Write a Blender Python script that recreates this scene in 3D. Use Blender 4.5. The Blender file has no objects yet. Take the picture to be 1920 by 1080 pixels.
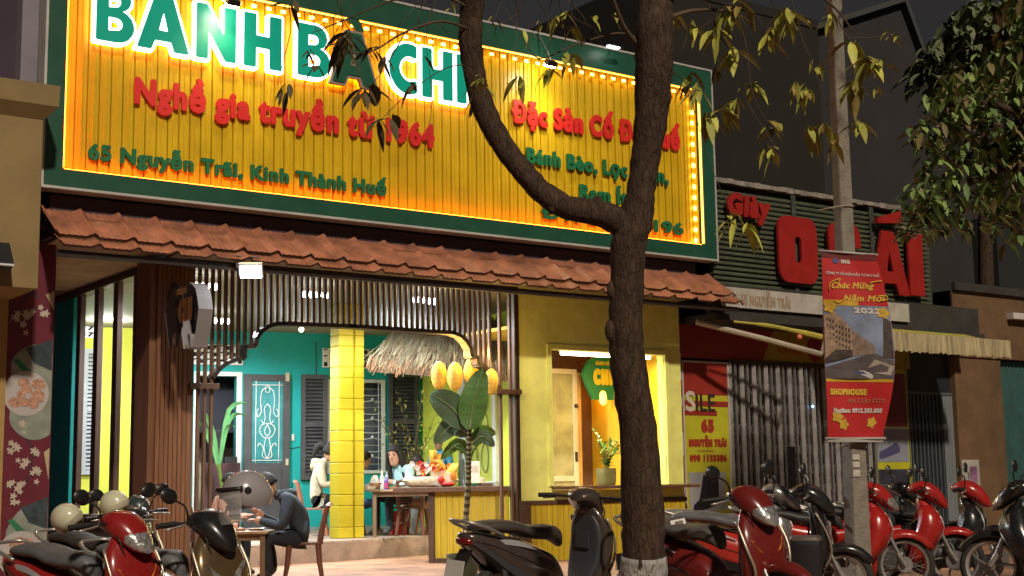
import bpy, bmesh, math, random
import numpy as np
from math import sin, cos, pi, radians, sqrt, atan2
from mathutils import Vector, Matrix, Euler
from mathutils.geometry import tessellate_polygon, interpolate_bezier
random.seed(7)
SC = bpy.context.scene
COL = SC.collection

# ------------------------------------------------------------------ camera
CAM_Z = 1.12
YAW, PIT, ROL, FPX = radians(54.234), radians(7.988), radians(-0.853), 2601.0
FW = Vector((cos(YAW)*cos(PIT), sin(YAW)*cos(PIT), sin(PIT)))
R0 = Vector((sin(YAW), -cos(YAW), 0)); U0 = R0.cross(FW)
RT = cos(ROL)*R0 + sin(ROL)*U0; UP = -sin(ROL)*R0 + cos(ROL)*U0
CP = Vector((0, 0, CAM_Z))
cam = bpy.data.cameras.new('camera'); cam_o = bpy.data.objects.new('camera', cam); COL.objects.link(cam_o)
cam.sensor_width = 36; cam.lens = 36*FPX/1920; cam.clip_start = .1; cam.clip_end = 900
m = Matrix((RT, UP, -FW)).transposed().to_4x4(); m.translation = CP; cam_o.matrix_world = m
SC.camera = cam_o

# ------------------------------------------------------------------ night sky, one weak warm street glow, exposure
SUN_EL, SUN_DIR = radians(38), Vector((0.22, 0.78, 0))
w = bpy.data.worlds.new("World"); SC.world = w; w.use_nodes = True
nt = w.node_tree; bg = nt.nodes['Background']
sky = nt.nodes.new('ShaderNodeTexSky'); sky.sky_type = 'NISHITA'; sky.sun_disc = False
sky.sun_elevation = radians(-2.5); sky.sun_rotation = atan2(-SUN_DIR.x, -SUN_DIR.y)
nt.links.new(sky.outputs[0], bg.inputs[0]); bg.inputs[1].default_value = 0.15
sl = bpy.data.lights.new('sun', 'SUN'); sl.energy = 1.6; sl.angle = radians(2.5); sl.color = (1.0, .84, .66)
so = bpy.data.objects.new('sun', sl); COL.objects.link(so)
d = SUN_DIR.normalized()*cos(SUN_EL); d = Vector((d.x, d.y, -sin(SUN_EL)))
so.rotation_euler = d.to_track_quat('-Z', 'Y').to_euler(); so.location = (5, -10, 20)
SC.view_settings.view_transform = 'Standard'; SC.view_settings.look = 'None'
SC.view_settings.exposure = 0.75; SC.view_settings.gamma = 1.0
SC.render.engine = 'CYCLES'
cy = SC.cycles; cy.use_denoising = True; cy.max_bounces = 6; cy.diffuse_bounces = 3; cy.glossy_bounces = 3
cy.transmission_bounces = 4; cy.transparent_max_bounces = 8; cy.sample_clamp_indirect = 4; cy.caustics_reflective = False; cy.caustics_refractive = False

# ------------------------------------------------------------------ points of the place from the survey of the photograph
def ray(x, y): return FW + RT*((x-960)/FPX) + UP*((540-y)/FPX)
def P(x, y, Y): d = ray(x, y); return CP + d*(Y/d.y)
def PX(x, y, X): d = ray(x, y); return CP + d*(X/d.x)
def PZ(x, y, Z=0.): d = ray(x, y); return CP + d*((Z-CAM_Z)/d.z)
def PD(x, y, D): return CP + ray(x, y)*D

# ------------------------------------------------------------------ materials
MT = {}
def mat(name, c, rough=.6, metal=0, var=.12, scale=3., bump=0., bscale=25., spec=.5, coat=0., emit=None, es=0., dirt=0., dcol=(.03, .025, .02), stretch=None, trans=0., alpha=1., sub=0.):
    if name in MT: return MT[name]
    m = bpy.data.materials.new(name); m.use_nodes = True; n = m.node_tree.nodes; L = m.node_tree.links
    b = n['Principled BSDF']; b.inputs['Roughness'].default_value = rough; b.inputs['Metallic'].default_value = metal
    b.inputs['Specular IOR Level'].default_value = spec; b.inputs['Coat Weight'].default_value = coat; b.inputs['Coat Roughness'].default_value = .06
    b.inputs['Base Color'].default_value = (*c, 1); b.inputs['Transmission Weight'].default_value = trans; b.inputs['Alpha'].default_value = alpha
    if emit: b.inputs['Emission Color'].default_value = (*emit, 1); b.inputs['Emission Strength'].default_value = es
    tc = n.new('ShaderNodeTexCoord'); src = tc.outputs['Object']
    if stretch:
        mp = n.new('ShaderNodeMapping'); mp.inputs['Scale'].default_value = stretch; L.new(src, mp.inputs[0]); src = mp.outputs[0]
    if var or dirt:
        nz = n.new('ShaderNodeTexNoise'); nz.inputs['Scale'].default_value = scale; nz.inputs['Detail'].default_value = 5; nz.inputs['Roughness'].default_value = .62; L.new(src, nz.inputs[0])
        mr = n.new('ShaderNodeMapRange'); mr.inputs[1].default_value = .3; mr.inputs[2].default_value = .7; mr.inputs[3].default_value = 1-var; mr.inputs[4].default_value = 1+var; L.new(nz.outputs[0], mr.inputs[0])
        mx = n.new('ShaderNodeMix'); mx.data_type = 'RGBA'; mx.blend_type = 'MULTIPLY'; mx.inputs[0].default_value = 1; mx.inputs[6].default_value = (*c, 1); L.new(mr.outputs[0], mx.inputs[7])
        out = mx.outputs[2]
        if dirt:
            n2 = n.new('ShaderNodeTexNoise'); n2.inputs['Scale'].default_value = scale*2.3; n2.inputs['Detail'].default_value = 8; n2.inputs['Roughness'].default_value = .7; L.new(src, n2.inputs[0])
            r2 = n.new('ShaderNodeMapRange'); r2.inputs[1].default_value = .48; r2.inputs[2].default_value = .72; r2.inputs[3].default_value = 0; r2.inputs[4].default_value = dirt; L.new(n2.outputs[0], r2.inputs[0])
            m2 = n.new('ShaderNodeMix'); m2.data_type = 'RGBA'; L.new(r2.outputs[0], m2.inputs[0]); L.new(out, m2.inputs[6]); m2.inputs[7].default_value = (*dcol, 1); out = m2.outputs[2]
        L.new(out, b.inputs['Base Color'])
        rr = n.new('ShaderNodeMapRange'); rr.inputs[3].default_value = max(0, rough-.08); rr.inputs[4].default_value = min(1, rough+.1); L.new(nz.outputs[0], rr.inputs[0]); L.new(rr.outputs[0], b.inputs['Roughness'])
    if bump:
        n3 = n.new('ShaderNodeTexNoise'); n3.inputs['Scale'].default_value = bscale; n3.inputs['Detail'].default_value = 6; L.new(src, n3.inputs[0])
        bp = n.new('ShaderNodeBump'); bp.inputs['Strength'].default_value = bump; bp.inputs['Distance'].default_value = .02; L.new(n3.outputs[0], bp.inputs['Height']); L.new(bp.outputs[0], b.inputs['Normal'])
    MT[name] = m; return m
def glow(name, c, s):
    return mat(name, (.8, .8, .8), var=0, emit=c, es=s)

# ------------------------------------------------------------------ mesh builder
class MB:
    def __init__(s): s.v = []; s.f = []; s.m = []; s.mi = 0
    def add(s, vs, fs):
        o = len(s.v); s.v += [tuple(v) for v in vs]
        for f in fs: s.f.append([i+o for i in f]); s.m.append(s.mi)
        return s
    def box(s, x0, x1, y0, y1, z0, z1):
        return s.add([(x, y, z) for z in (z0, z1) for y in (y0, y1) for x in (x0, x1)], [(0, 2, 3, 1), (4, 5, 7, 6), (0, 1, 5, 4), (2, 6, 7, 3), (0, 4, 6, 2), (1, 3, 7, 5)])
    def obox(s, c, a, b, d):
        c, a, b, d = Vector(c), Vector(a), Vector(b), Vector(d)
        if a.cross(b).dot(d) < 0: a = -a
        return s.add([c+a*i+b*j+d*k for k in (-1, 1) for j in (-1, 1) for i in (-1, 1)], [(0, 2, 3, 1), (4, 5, 7, 6), (0, 1, 5, 4), (2, 6, 7, 3), (0, 4, 6, 2), (1, 3, 7, 5)])
    def bar(s, p, q, w, h, up=(0, 0, 1)):
        p, q = Vector(p), Vector(q); t = (q-p); u = Vector(up)
        if abs(t.normalized().dot(u)) > .95: u = Vector((0, 1, 0))
        x = t.cross(u).normalized(); y = x.cross(t).normalized()
        return s.obox((p+q)/2, t/2, x*w/2, y*h/2)
    def loft(s, rings, cap=True):
        n = len(rings[0]); o = len(s.v); fs = []
        for r in rings: s.v += [tuple(p) for p in r]
        for i in range(len(rings)-1):
            for j in range(n):
                k = (j+1) % n; fs.append((o+i*n+j, o+i*n+k, o+(i+1)*n+k, o+(i+1)*n+j))
        if cap: fs += [tuple(o+j for j in reversed(range(n))), tuple(o+(len(rings)-1)*n+j for j in range(n))]
        for f in fs: s.f.append(list(f)); s.m.append(s.mi)
        return s
    def tube(s, pts, r, n=8, cap=True, lump=0., flat=1.):
        pts = [Vector(p) for p in pts]; N = len(pts)
        rs = r if isinstance(r, (list, tuple)) else [r]*N
        rings = []; ref = None
        for i in range(N):
            t = (pts[min(i+1, N-1)]-pts[max(i-1, 0)])
            t = t.normalized() if t.length > 1e-9 else Vector((0, 0, 1))
            if ref is None: ref = Vector((0, 0, 1)) if abs(t.z) < .9 else Vector((1, 0, 0))
            a = (ref-t*ref.dot(t)); a = a.normalized() if a.length > 1e-6 else t.orthogonal().normalized(); ref = a; b = t.cross(a)
            rings.append([pts[i]+(a*cos(2*pi*j/n)*flat+b*sin(2*pi*j/n))*rs[i]*(1+random.uniform(-lump, lump)) for j in range(n)])
        return s.loft(rings, cap)
    def lathe(s, prof, n=16, c=(0, 0, 0), ax='z', cap=True):
        c = Vector(c); rings = []
        for r, h in prof:
            ring = []
            for j in range(n):
                a = 2*pi*j/n
                p = (r*cos(a), r*sin(a), h) if ax == 'z' else ((h, r*cos(a), r*sin(a)) if ax == 'x' else (r*sin(a), h, r*cos(a)))
                ring.append(c+Vector(p))
            rings.append(ring)
        return s.loft(rings, cap)
    def ell(s, c, rx, ry, rz, nu=12, nv=8, M=None):
        rings = []
        for i in range(nv+1):
            t = -pi/2+pi*i/nv; t = max(-pi/2+.06, min(pi/2-.06, t))
            ring = [Vector((rx*cos(t)*cos(2*pi*j/nu), ry*cos(t)*sin(2*pi*j/nu), rz*sin(t))) for j in range(nu)]
            rings.append([Vector(c)+((M @ p) if M else p) for p in ring])
        return s.loft(rings)
    def sheet(s, grid):
        h, wd = len(grid), len(grid[0]); o = len(s.v)
        for r in grid: s.v += [tuple(p) for p in r]
        for i in range(h-1):
            for j in range(wd-1):
                s.f.append([o+i*wd+j, o+i*wd+j+1, o+(i+1)*wd+j+1, o+(i+1)*wd+j]); s.m.append(s.mi)
        return s
    def quad(s, a, b, c, d): return s.add([a, b, c, d], [(0, 1, 2, 3)])
    def flatpoly(s, loops, O, X, Y, depth=0., sides=True):
        """loops of 2-D points -> plate; depth is the thickness along X x Y"""
        O, X, Y = Vector(O), Vector(X), Vector(Y); N = X.cross(Y).normalized()
        loops = [l for l in loops if len(l) > 2]
        if not loops: return s
        pts = [p for l in loops for p in l]
        tri = tessellate_polygon([[Vector((p[0], p[1], 0)) for p in l] for l in loops])
        F = [O+X*p[0]+Y*p[1]+N*depth for p in pts]
        ts = []
        for t in tri:
            a, b, c = [Vector(pts[i]) for i in t]
            if abs((b-a).cross(c-a)) < 1e-10: continue
            ts.append(t if (b-a).cross(c-a) > 0 else (t[0], t[2], t[1]))
        s.add(F, ts)
        if sides and depth:
            k = 0
            for l in loops:
                n = len(l); A = [O+X*p[0]+Y*p[1] for p in l]; B = [O+X*p[0]+Y*p[1]+N*depth for p in l]
                s.add(A+B, [(i, (i+1) % n, n+(i+1) % n, n+i) for i in range(n)])
        return s
    def leaf(s, p, d, L, W, droop=.3, side=None, nseg=3):
        d = Vector(d).normalized(); u = Vector((0, 0, 1)); sd = side or d.cross(u)
        sd = sd.normalized() if sd.length > 1e-4 else Vector((1, 0, 0)); nn = sd.cross(d).normalized()
        p = Vector(p); rows = []
        ws = {2: (.1, 1, .05), 3: (.12, .9, .8, .04), 4: (.1, .75, 1, .7, .03), 6: (.06, .55, .9, 1, .85, .55, .03)}[nseg]
        for i, wq in enumerate(ws):
            t = i/nseg; c = p+d*L*t+Vector((0, 0, -droop*L*t*t))
            rows.append((c-sd*W/2*wq+nn*W*.16*wq, c, c+sd*W/2*wq+nn*W*.16*wq))
        return s.sheet(rows)
    def build(s, name, mats, parent=None, smooth=None, world=False, bevel=0, loc=None, rot=None, sub=0):
        me = bpy.data.meshes.new(name); me.from_pydata(s.v, [], s.f)
        mats = mats if isinstance(mats, (list, tuple)) else [mats]
        for q in mats: me.materials.append(q)
        if len(mats) > 1: me.polygons.foreach_set('material_index', s.m)
        if smooth is not None:
            me.polygons.foreach_set('use_smooth', [True]*len(s.f))
            if smooth < 180: me.set_sharp_from_angle(angle=radians(smooth))
        me.update()
        o = bpy.data.objects.new(name, me); COL.objects.link(o)
        if parent:
            o.parent = parent
            if world: o.location = -parent.location
        if loc: o.location = loc
        if rot: o.rotation_euler = rot
        if bevel:
            b = o.modifiers.new('bevel', 'BEVEL'); b.width = bevel; b.segments = 2; b.limit_method = 'ANGLE'; b.angle_limit = radians(40)
        if sub:
            b = o.modifiers.new('subdivision', 'SUBSURF'); b.levels = sub; b.render_levels = sub
        return o
def tag(o, label=None, cat=None, group=None, kind=None):
    if label: o['label'] = label
    if cat: o['category'] = cat
    if group: o['group'] = group
    if kind: o['kind'] = kind
    return o
def thing(name, label, cat, loc=(0, 0, 0), rz=0., group=None):
    o = bpy.data.objects.new(name, None); COL.objects.link(o); o.location = loc; o.rotation_euler = (0, 0, rz); o.empty_display_size = .1
    return tag(o, label, cat, group)
def copy_tree(o, parent=None):
    c = o.copy(); COL.objects.link(c); c.parent = parent
    for ch in list(o.children): copy_tree(ch, c)
    return c
def light(kind, name, loc, power, color, target=None, size=.1, size_y=None, spot=None, blend=.6, spread=None, parent=None):
    l = bpy.data.lights.new(name, kind); l.energy = power; l.color = color
    if kind == 'AREA':
        l.size = size
        if size_y: l.shape = 'RECTANGLE'; l.size_y = size_y
        if spread: l.spread = radians(spread)
    else: l.shadow_soft_size = size
    if kind == 'SPOT': l.spot_size = radians(spot or 90); l.spot_blend = blend
    o = bpy.data.objects.new(name, l); COL.objects.link(o); o.location = loc
    if target is not None: o.rotation_euler = (Vector(target)-Vector(loc)).to_track_quat('-Z', 'Y').to_euler()
    if parent: o.parent = parent; o.location = Vector(loc)-parent.location
    return o
def srev(u, hw, hh, n=12, e=2.6, ax='x', c=(0, 0, 0)):
    """superellipse ring; ax = the axis the ring is swept along"""
    ring = []
    for j in range(n):
        a = 2*pi*j/n+pi/n; ca, sa = cos(a), sin(a)
        x = hw*math.copysign(abs(ca)**(2/e), ca); y = hh*math.copysign(abs(sa)**(2/e), sa)
        ring.append(Vector((u, c[0]+x, c[1]+y)) if ax == 'x' else Vector((c[0]+y, c[1]+x, u)))
    return ring
def lerp(a, b, t): return a+(b-a)*t
def smoothpath(pts, k=4):
    pts = [Vector(p) for p in pts]; out = []
    for i in range(len(pts)-1):
        p0, p1, p2, p3 = pts[max(i-1, 0)], pts[i], pts[i+1], pts[min(i+2, len(pts)-1)]
        for j in range(k):
            t = j/k; out.append(.5*((2*p1)+(p2-p0)*t+(2*p0-5*p1+4*p2-p3)*t*t+(3*p1-p0-3*p2+p3)*t**3))
    out.append(pts[-1]); return out

# ------------------------------------------------------------------ lettering: the built-in font's outlines, thickened
_G = {}
def _outline(ch):
    c = bpy.data.curves.new('g', 'FONT'); c.body = ch; o = bpy.data.objects.new('g', c); COL.objects.link(o)
    dg = bpy.context.evaluated_depsgraph_get(); cu = o.evaluated_get(dg).to_curve(dg)
    L = []
    for sp in cu.splines:
        bp = sp.bezier_points; n = len(bp); pts = []
        for i in range(n):
            a, b = bp[i], bp[(i+1) % n]
            if a.handle_right_type == 'VECTOR' and b.handle_left_type == 'VECTOR': pts.append(a.co.to_2d())
            else: pts += [p.to_2d() for p in interpolate_bezier(a.co, a.handle_right, b.handle_left, b.co, 6)[:-1]]
        if len(pts) > 2: L.append([tuple(p) for p in pts])
    o.evaluated_get(dg).to_curve_clear(); bpy.data.objects.remove(o); bpy.data.curves.remove(c)
    return L
def outline(ch):
    if ch not in _G:
        if ch == ' ': _G[ch] = ([], .26); return _G[ch]
        L = _outline(ch); hh = _outline('HH'); h1 = _outline('H'+ch+'H')
        mx = lambda q: max(p[0] for l in q for p in l)
        _G[ch] = (L, mx(h1)-mx(hh))
        if '_cap' not in _G:
            H = _outline('H'); _G['_cap'] = max(p[1] for l in H for p in l)
    return _G[ch]
def _simplify(l, tol):
    pts = np.array(l)
    def dp(i, j):
        if j <= i+1: return []
        a, b = pts[i], pts[j]; dd = b-a; n = np.hypot(*dd)
        q = pts[i+1:j]-a
        dist = np.abs(q[:, 0]*dd[1]-q[:, 1]*dd[0])/n if n > 1e-12 else np.hypot(q[:, 0], q[:, 1])
        k = int(np.argmax(dist))
        if dist[k] < tol: return []
        k += i+1; return dp(i, k)+[k]+dp(k, j)
    n = len(pts); far = int(np.argmax(np.hypot(*(pts-pts[0]).T)))
    idx = [0]+dp(0, far)+[far]+dp(far, n-1)
    return [tuple(pts[i]) for i in idx]
_S = {}
def glyph(ch, sx, wgt):
    key = (ch, round(sx, 3), round(wgt, 3))
    if key in _S: return _S[key]
    L, adv = outline(ch)
    if not L: _S[key] = []; return []
    segs = []
    for l in L:
        q = np.array(l)*[sx, 1]; segs.append(np.concatenate([q, np.roll(q, -1, 0)], 1))
    S = np.concatenate(segs); cell = .019; pad = wgt+.06
    x0, x1 = S[:, 0].min()-pad, S[:, 0].max()+pad; y0, y1 = S[:, 1].min()-pad, S[:, 1].max()+pad
    xs = np.arange(x0, x1, cell)+.00037; ys = np.arange(y0, y1, cell)+.00041
    X, Y = np.meshgrid(xs, ys); p = np.stack([X.ravel(), Y.ravel()], 1)
    a, b = S[:, :2], S[:, 2:]; ab = b-a; l2 = (ab**2).sum(1)+1e-12
    pa = p[:, None, :]-a[None]; t = np.clip((pa*ab[None]).sum(2)/l2, 0, 1)
    dist = np.sqrt(((pa-t[..., None]*ab[None])**2).sum(2)).min(1)
    up = (a[None, :, 1] <= p[:, None, 1]) & (b[None, :, 1] > p[:, None, 1]); dn = (a[None, :, 1] > p[:, None, 1]) & (b[None, :, 1] <= p[:, None, 1])
    cr = ab[None, :, 0]*pa[..., 1]-ab[None, :, 1]*pa[..., 0]
    wn = (up & (cr > 0)).sum(1)-(dn & (cr < 0)).sum(1)
    F = (np.where(wn != 0, -dist, dist)-wgt).reshape(X.shape)
    h, wd = F.shape; E = {}
    def pt(i, j, k, l):
        f0, f1 = F[i, j], F[k, l]; tt = f0/(f0-f1); return (xs[j]+(xs[l]-xs[j])*tt, ys[i]+(ys[k]-ys[i])*tt)
    nxt = {}; pos = {}
    for i in range(h-1):
        for j in range(wd-1):
            c = [(i, j), (i, j+1), (i+1, j+1), (i+1, j)]; ins = [F[q] < 0 for q in c]
            if all(ins) or not any(ins): continue
            ent = []; ex = []
            for k in range(4):
                A, B = c[k], c[(k+1) % 4]
                if ins[k] != ins[(k+1) % 4]:
                    e = (min(A, B), max(A, B))
                    if e not in pos: pos[e] = pt(*A, *B)
                    (ex if ins[k] else ent).append((k, e))
            for k, e in ex:
                # inside on the left: leave through the edge where inside ends, enter where it began before it
                best = min(ent, key=lambda q: (k-q[0]) % 4)
                nxt[e] = best[1]
    loops = []; seen = set()
    for st in list(nxt):
        if st in seen: continue
        l = []; e = st
        while e not in seen and e in nxt: seen.add(e); l.append(pos[e]); e = nxt[e]
        if len(l) > 5: loops.append(_simplify(l, .0035))
    _S[key] = [l for l in loops if len(l) > 2]
    return _S[key]
def text(body, cap, width=None, wgt=.05, track=.03, sx=1.):
    """-> (list of glyph loop lists, in metres, total width)"""
    outline('H'); k = cap/(_G['_cap']+2*wgt)
    def run(sx):
        x = wgt; out = []
        for ch in body:
            L, adv = outline(ch)
            out.append((ch, x)); x += adv*sx+track+wgt*1.2
        return out, (x-track-wgt*.2)*k
    if width:
        a, wa = run(1.); b, wb = run(2.); sx = 1+(width-wa)/(wb-wa); sx = max(.25, sx)
    pos, wt = run(sx); res = []
    for ch, x in pos:
        g = glyph(ch, sx, wgt)
        res.append([[((q[0]+x)*k, (q[1]+wgt)*k) for q in l] for l in g])
    return res, wt
def letters(mb, body, O, X, Y, cap, width=None, wgt=.05, depth=.01, track=.03, align='l', sx=1., shear=0.):
    gl, wt = text(body, cap, width, wgt, track, sx); X, Y, O = Vector(X), Vector(Y), Vector(O)
    if align == 'c': O = O-X*wt/2
    for g in gl:
        if not g: continue
        if shear: g = [[(p[0]+p[1]*shear, p[1]) for p in l] for l in g]
        # outer loops with the holes inside them
        area = lambda l: sum(l[i][0]*l[(i+1) % len(l)][1]-l[(i+1) % len(l)][0]*l[i][1] for i in range(len(l)))/2
        outs = sorted([l for l in g if area(l) > 0], key=area); sgn = 1
        big = max(g, key=lambda l: abs(area(l)))
        if area(big) < 0: outs = [l for l in g if area(l) < 0]; sgn = -1
        holes = [l for l in g if area(l)*sgn < 0]
        def inside(p, l):
            c = False
            for i in range(len(l)):
                a, b = l[i], l[i-1]
                if (a[1] > p[1]) != (b[1] > p[1]) and p[0] < (b[0]-a[0])*(p[1]-a[1])/(b[1]-a[1])+a[0]: c = not c
            return c
        for o in outs:
            hs = [q for q in holes if inside(q[0], o)]
            lo = [o]+hs
            if sgn < 0: lo = [list(reversed(q)) for q in lo]
            mb.flatpoly(lo, O, X, Y, depth)
    return wt
FX, FZ = Vector((1, 0, 0)), Vector((0, 0, 1))
# ------------------------------------------------------------------ shared materials
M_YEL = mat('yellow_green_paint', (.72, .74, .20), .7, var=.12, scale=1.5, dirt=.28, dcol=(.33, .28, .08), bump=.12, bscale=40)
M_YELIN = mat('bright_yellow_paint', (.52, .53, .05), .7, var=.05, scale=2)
M_TEAL = mat('teal_paint', (.0, .33, .31), .65, var=.12, scale=1.5, dirt=.25, dcol=(.02, .2, .19))
M_BRN = mat('brown_timber', (.075, .038, .022), .55, var=.3, scale=2, stretch=(8, 8, .7), bump=.15)
M_BRNR = mat('red_brown_timber', (.17, .075, .035), .5, var=.25, scale=2, stretch=(8, 8, .7), bump=.1)
M_DKB = mat('dark_timber', (.022, .013, .010), .5, var=.2, scale=3)
M_BLK = mat('black_plastic', (.012, .012, .013), .38, var=.1)
M_RUB = mat('tyre_rubber', (.02, .02, .02), .8, var=.25, scale=20, dirt=.5, dcol=(.12, .10, .08))
M_CHR = mat('chrome', (.62, .62, .60), .22, 1, var=.05)
M_STL = mat('grey_steel', (.35, .36, .37), .4, .8, var=.1)
M_WHT = mat('white_paint', (.75, .75, .72), .5, var=.05)
M_DARK = mat('dark_void', (.01, .01, .012), .9, var=0)
M_SKIN = mat('skin', (.50, .27, .18), .5, var=.05, scale=12)
M_HAIR = mat('black_hair', (.012, .009, .008), .75, var=.3, scale=40, stretch=(6, 6, 1))
M_GLS = mat('window_glass', (.06, .08, .09), .08, var=0, spec=.7)

# ------------------------------------------------------------------ ground
def ground_mat(name, c1, c2, tile, mortar=.02, bump=.3, rough=.75):
    m = mat(name, c1, rough, var=.0); n = m.node_tree.nodes; L = m.node_tree.links; b = n['Principled BSDF']
    tc = n.new('ShaderNodeTexCoord'); br = n.new('ShaderNodeTexBrick'); br.offset = 0; br.inputs['Scale'].default_value = 1/tile
    br.inputs['Color1'].default_value = (*c1, 1); br.inputs['Color2'].default_value = (*c2, 1); br.inputs['Mortar'].default_value = (.06, .05, .04, 1)
    br.inputs['Mortar Size'].default_value = mortar; br.inputs['Brick Width'].default_value = 1; br.inputs['Row Height'].default_value = 1
    L.new(tc.outputs['Object'], br.inputs[0])
    nz = n.new('ShaderNodeTexNoise'); nz.inputs['Scale'].default_value = 1.7; nz.inputs['Detail'].default_value = 8; L.new(tc.outputs['Object'], nz.inputs[0])
    mr = n.new('ShaderNodeMapRange'); mr.inputs[1].default_value = .3; mr.inputs[2].default_value = .7; mr.inputs[3].default_value = .55; mr.inputs[4].default_value = 1.25; L.new(nz.outputs[0], mr.inputs[0])
    mx = n.new('ShaderNodeMix'); mx.data_type = 'RGBA'; mx.blend_type = 'MULTIPLY'; mx.inputs[0].default_value = 1; L.new(br.outputs[0], mx.inputs[6]); L.new(mr.outputs[0], mx.inputs[7]); L.new(mx.outputs[2], b.inputs['Base Color'])
    bp = n.new('ShaderNodeBump'); bp.inputs['Strength'].default_value = bump; bp.inputs['Distance'].default_value = .01; bp.invert = True; L.new(br.outputs[1], bp.inputs['Height']); L.new(bp.outputs[0], b.inputs['Normal'])
    return m
KERB_Y = 4.2
tag(MB().add([(-300, -300, -.15), (300, -300, -.15), (300, 400, -.15), (-300, 400, -.15)], [(0, 1, 2, 3)]).build('ground', mat('asphalt', (.05, .05, .052), .85, var=.3, scale=4, bump=.5, bscale=80)), kind='structure')
mb = MB(); mb.box(3.4, 80, KERB_Y, 16.95, -.14, 0); mb.box(-60, 3.4, 13.2, 16.95, -.14, 0); mb.box(-60, 3.396, KERB_Y, 13.196, -.14, -.1)
tag(mb.build('pavement', ground_mat('terracotta_tiles', (.36, .19, .115), (.31, .165, .10), .4)), kind='structure')
tag(MB().box(-60, 80, KERB_Y-.2, KERB_Y-.003, -.14, .012).build('kerb', mat('kerb_concrete', (.3, .29, .27), .85, var=.25, scale=6, bump=.4), bevel=.015), kind='structure')
tag(MB().box(-60, 80, KERB_Y-1.1, KERB_Y-.95, -.146, -.142).build('road_marking', mat('road_paint', (.6, .6, .55), .7, var=.3, scale=9)), kind='structure')
# porch paving in front of the step, and the raised floor
a, b = PZ(571, 1057), PZ(804, 1040.5); sd = (b-a).normalized()
L0, L1 = a-sd*3.2, a+sd*9
tag(MB().box(4.8, 15.2, 16.95, 30, -.14, .001).build('porch_floor', ground_mat('orange_porch_tiles', (.42, .23, .13), (.38, .21, .125), .5, .01)), kind='structure')
mb = MB(); pts = [(L0.x, L0.y), (L1.x, L1.y), (L1.x, 31), (L0.x, 31)]
mb.mi = 0; mb.flatpoly([pts], (0, 0, .27), (1, 0, 0), (0, 1, 0), .03)
mb.mi = 1; q = Vector((sd.y, -sd.x, 0))*.004
mb.add([(L0.x, L0.y, .004), (L1.x, L1.y, .004), (L1.x, L1.y, .27), (L0.x, L0.y, .27)], [(0, 1, 2, 3)])
tag(mb.build('raised_floor', [ground_mat('raised_floor_tiles', (.33, .25, .19), (.30, .23, .18), .4, .012), mat('stained_concrete_step', (.26, .185, .14), .8, var=.35, scale=2.5, dirt=.5, dcol=(.38, .30, .25), bump=.3)]), kind='structure')

# ------------------------------------------------------------------ the restaurant building
BX0, BX1 = 4.75, 15.02        # ends of the front
FY = 16.2                     # front plane
rb = thing('restaurant_building', 'yellow and teal restaurant with a tiled canopy, slatted timber arch and open dining porch', 'restaurant', (10, 20, 0))
def part(mb, name, m, smooth=None, parent=rb, bevel=0): return mb.build(name, m, parent, smooth, world=(parent is rb), bevel=bevel)
def sub(mb, name, m, parent, smooth=None, bevel=0): return mb.build(name, m, parent, smooth, bevel=bevel)   # parent is a part in world coordinates
CZ = 4.0
# front wall around the serving window
wx0, wx1 = P(1033, 700, FY).x, P(1247, 760, FY).x; wz1 = P(1100, 658, FY).z; wz0 = 1.06; jx = P(968, 700, FY).x
mb = MB(); mb.box(jx, wx0, FY, FY+.16, .84, CZ); mb.box(wx1, 14.92, FY, FY+.16, .84, CZ); mb.box(wx0, wx1, FY, FY+.16, wz1, CZ); mb.box(wx0, wx1, FY, FY+.16, .84, wz0-.06)
part(mb, 'front_wall', M_YEL)
mb = MB(); t = .075
mb.box(wx0-t, wx0, FY-.03, FY+.02, wz0, wz1+t); mb.box(wx1, wx1+t, FY-.03, FY+.02, wz0, wz1+t); mb.box(wx0, wx1, FY-.03, FY+.02, wz1, wz1+t)
part(mb, 'window_frame', M_YEL, bevel=.006)
mb = MB(); mb.box(P(1036, 905, FY).x-.02, 14.98, FY-.3, FY+.25, wz0-.05, wz0); part(mb, 'window_sill', mat('sill_timber', (.13, .065, .035), .45, var=.25, stretch=(1, 8, 8), dirt=.3), bevel=.01)
mb = MB(); x = jx+.2
while x < 14.9:
    x2 = min(x+.098, 14.92); mb.box(x+.003, x2-.003, FY-.012, FY+.1, 0.0, .80); x += .1
part(mb, 'plinth_boards', mat('mustard_boards', (.50, .36, .02), .55, var=.15, scale=2, stretch=(6, 6, .6), dirt=.15, dcol=(.2, .15, .02)))
mb = MB(); mb.box(jx, 14.95, FY-.035, FY+.12, .80, .86); mb.box(jx, jx+.2, FY-.04, FY+.12, 0, .80); mb.box(jx+.2, 14.92, FY+.02, FY+.15, 0, .80); part(mb, 'plinth_trim', M_BRN, bevel=.008)
# right party wall of the kiosk and its room
mb = MB(); mb.box(14.80, 14.92, FY+.16, 19.2, 0, CZ); part(mb, 'kiosk_side_wall', mat('warm_yellow_paint', (.75, .47, .03), .65, var=.05))
kx = P(978, 700, 18.3).x
mb = MB(); mb.box(kx, 14.8, 18.3, 18.4, 0, CZ); part(mb, 'kiosk_back_wall', mat('woven_bamboo', (.12, .05, .022), .7, var=.35, scale=6, stretch=(12, 12, 1.2), bump=.5))
mb = MB(); mb.box(jx+.3, 14.8, FY+.16, 18.3, 3.4, 3.45); part(mb, 'kiosk_ceiling', mat('kiosk_ceiling_paint', (.6, .42, .08), .7))
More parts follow.
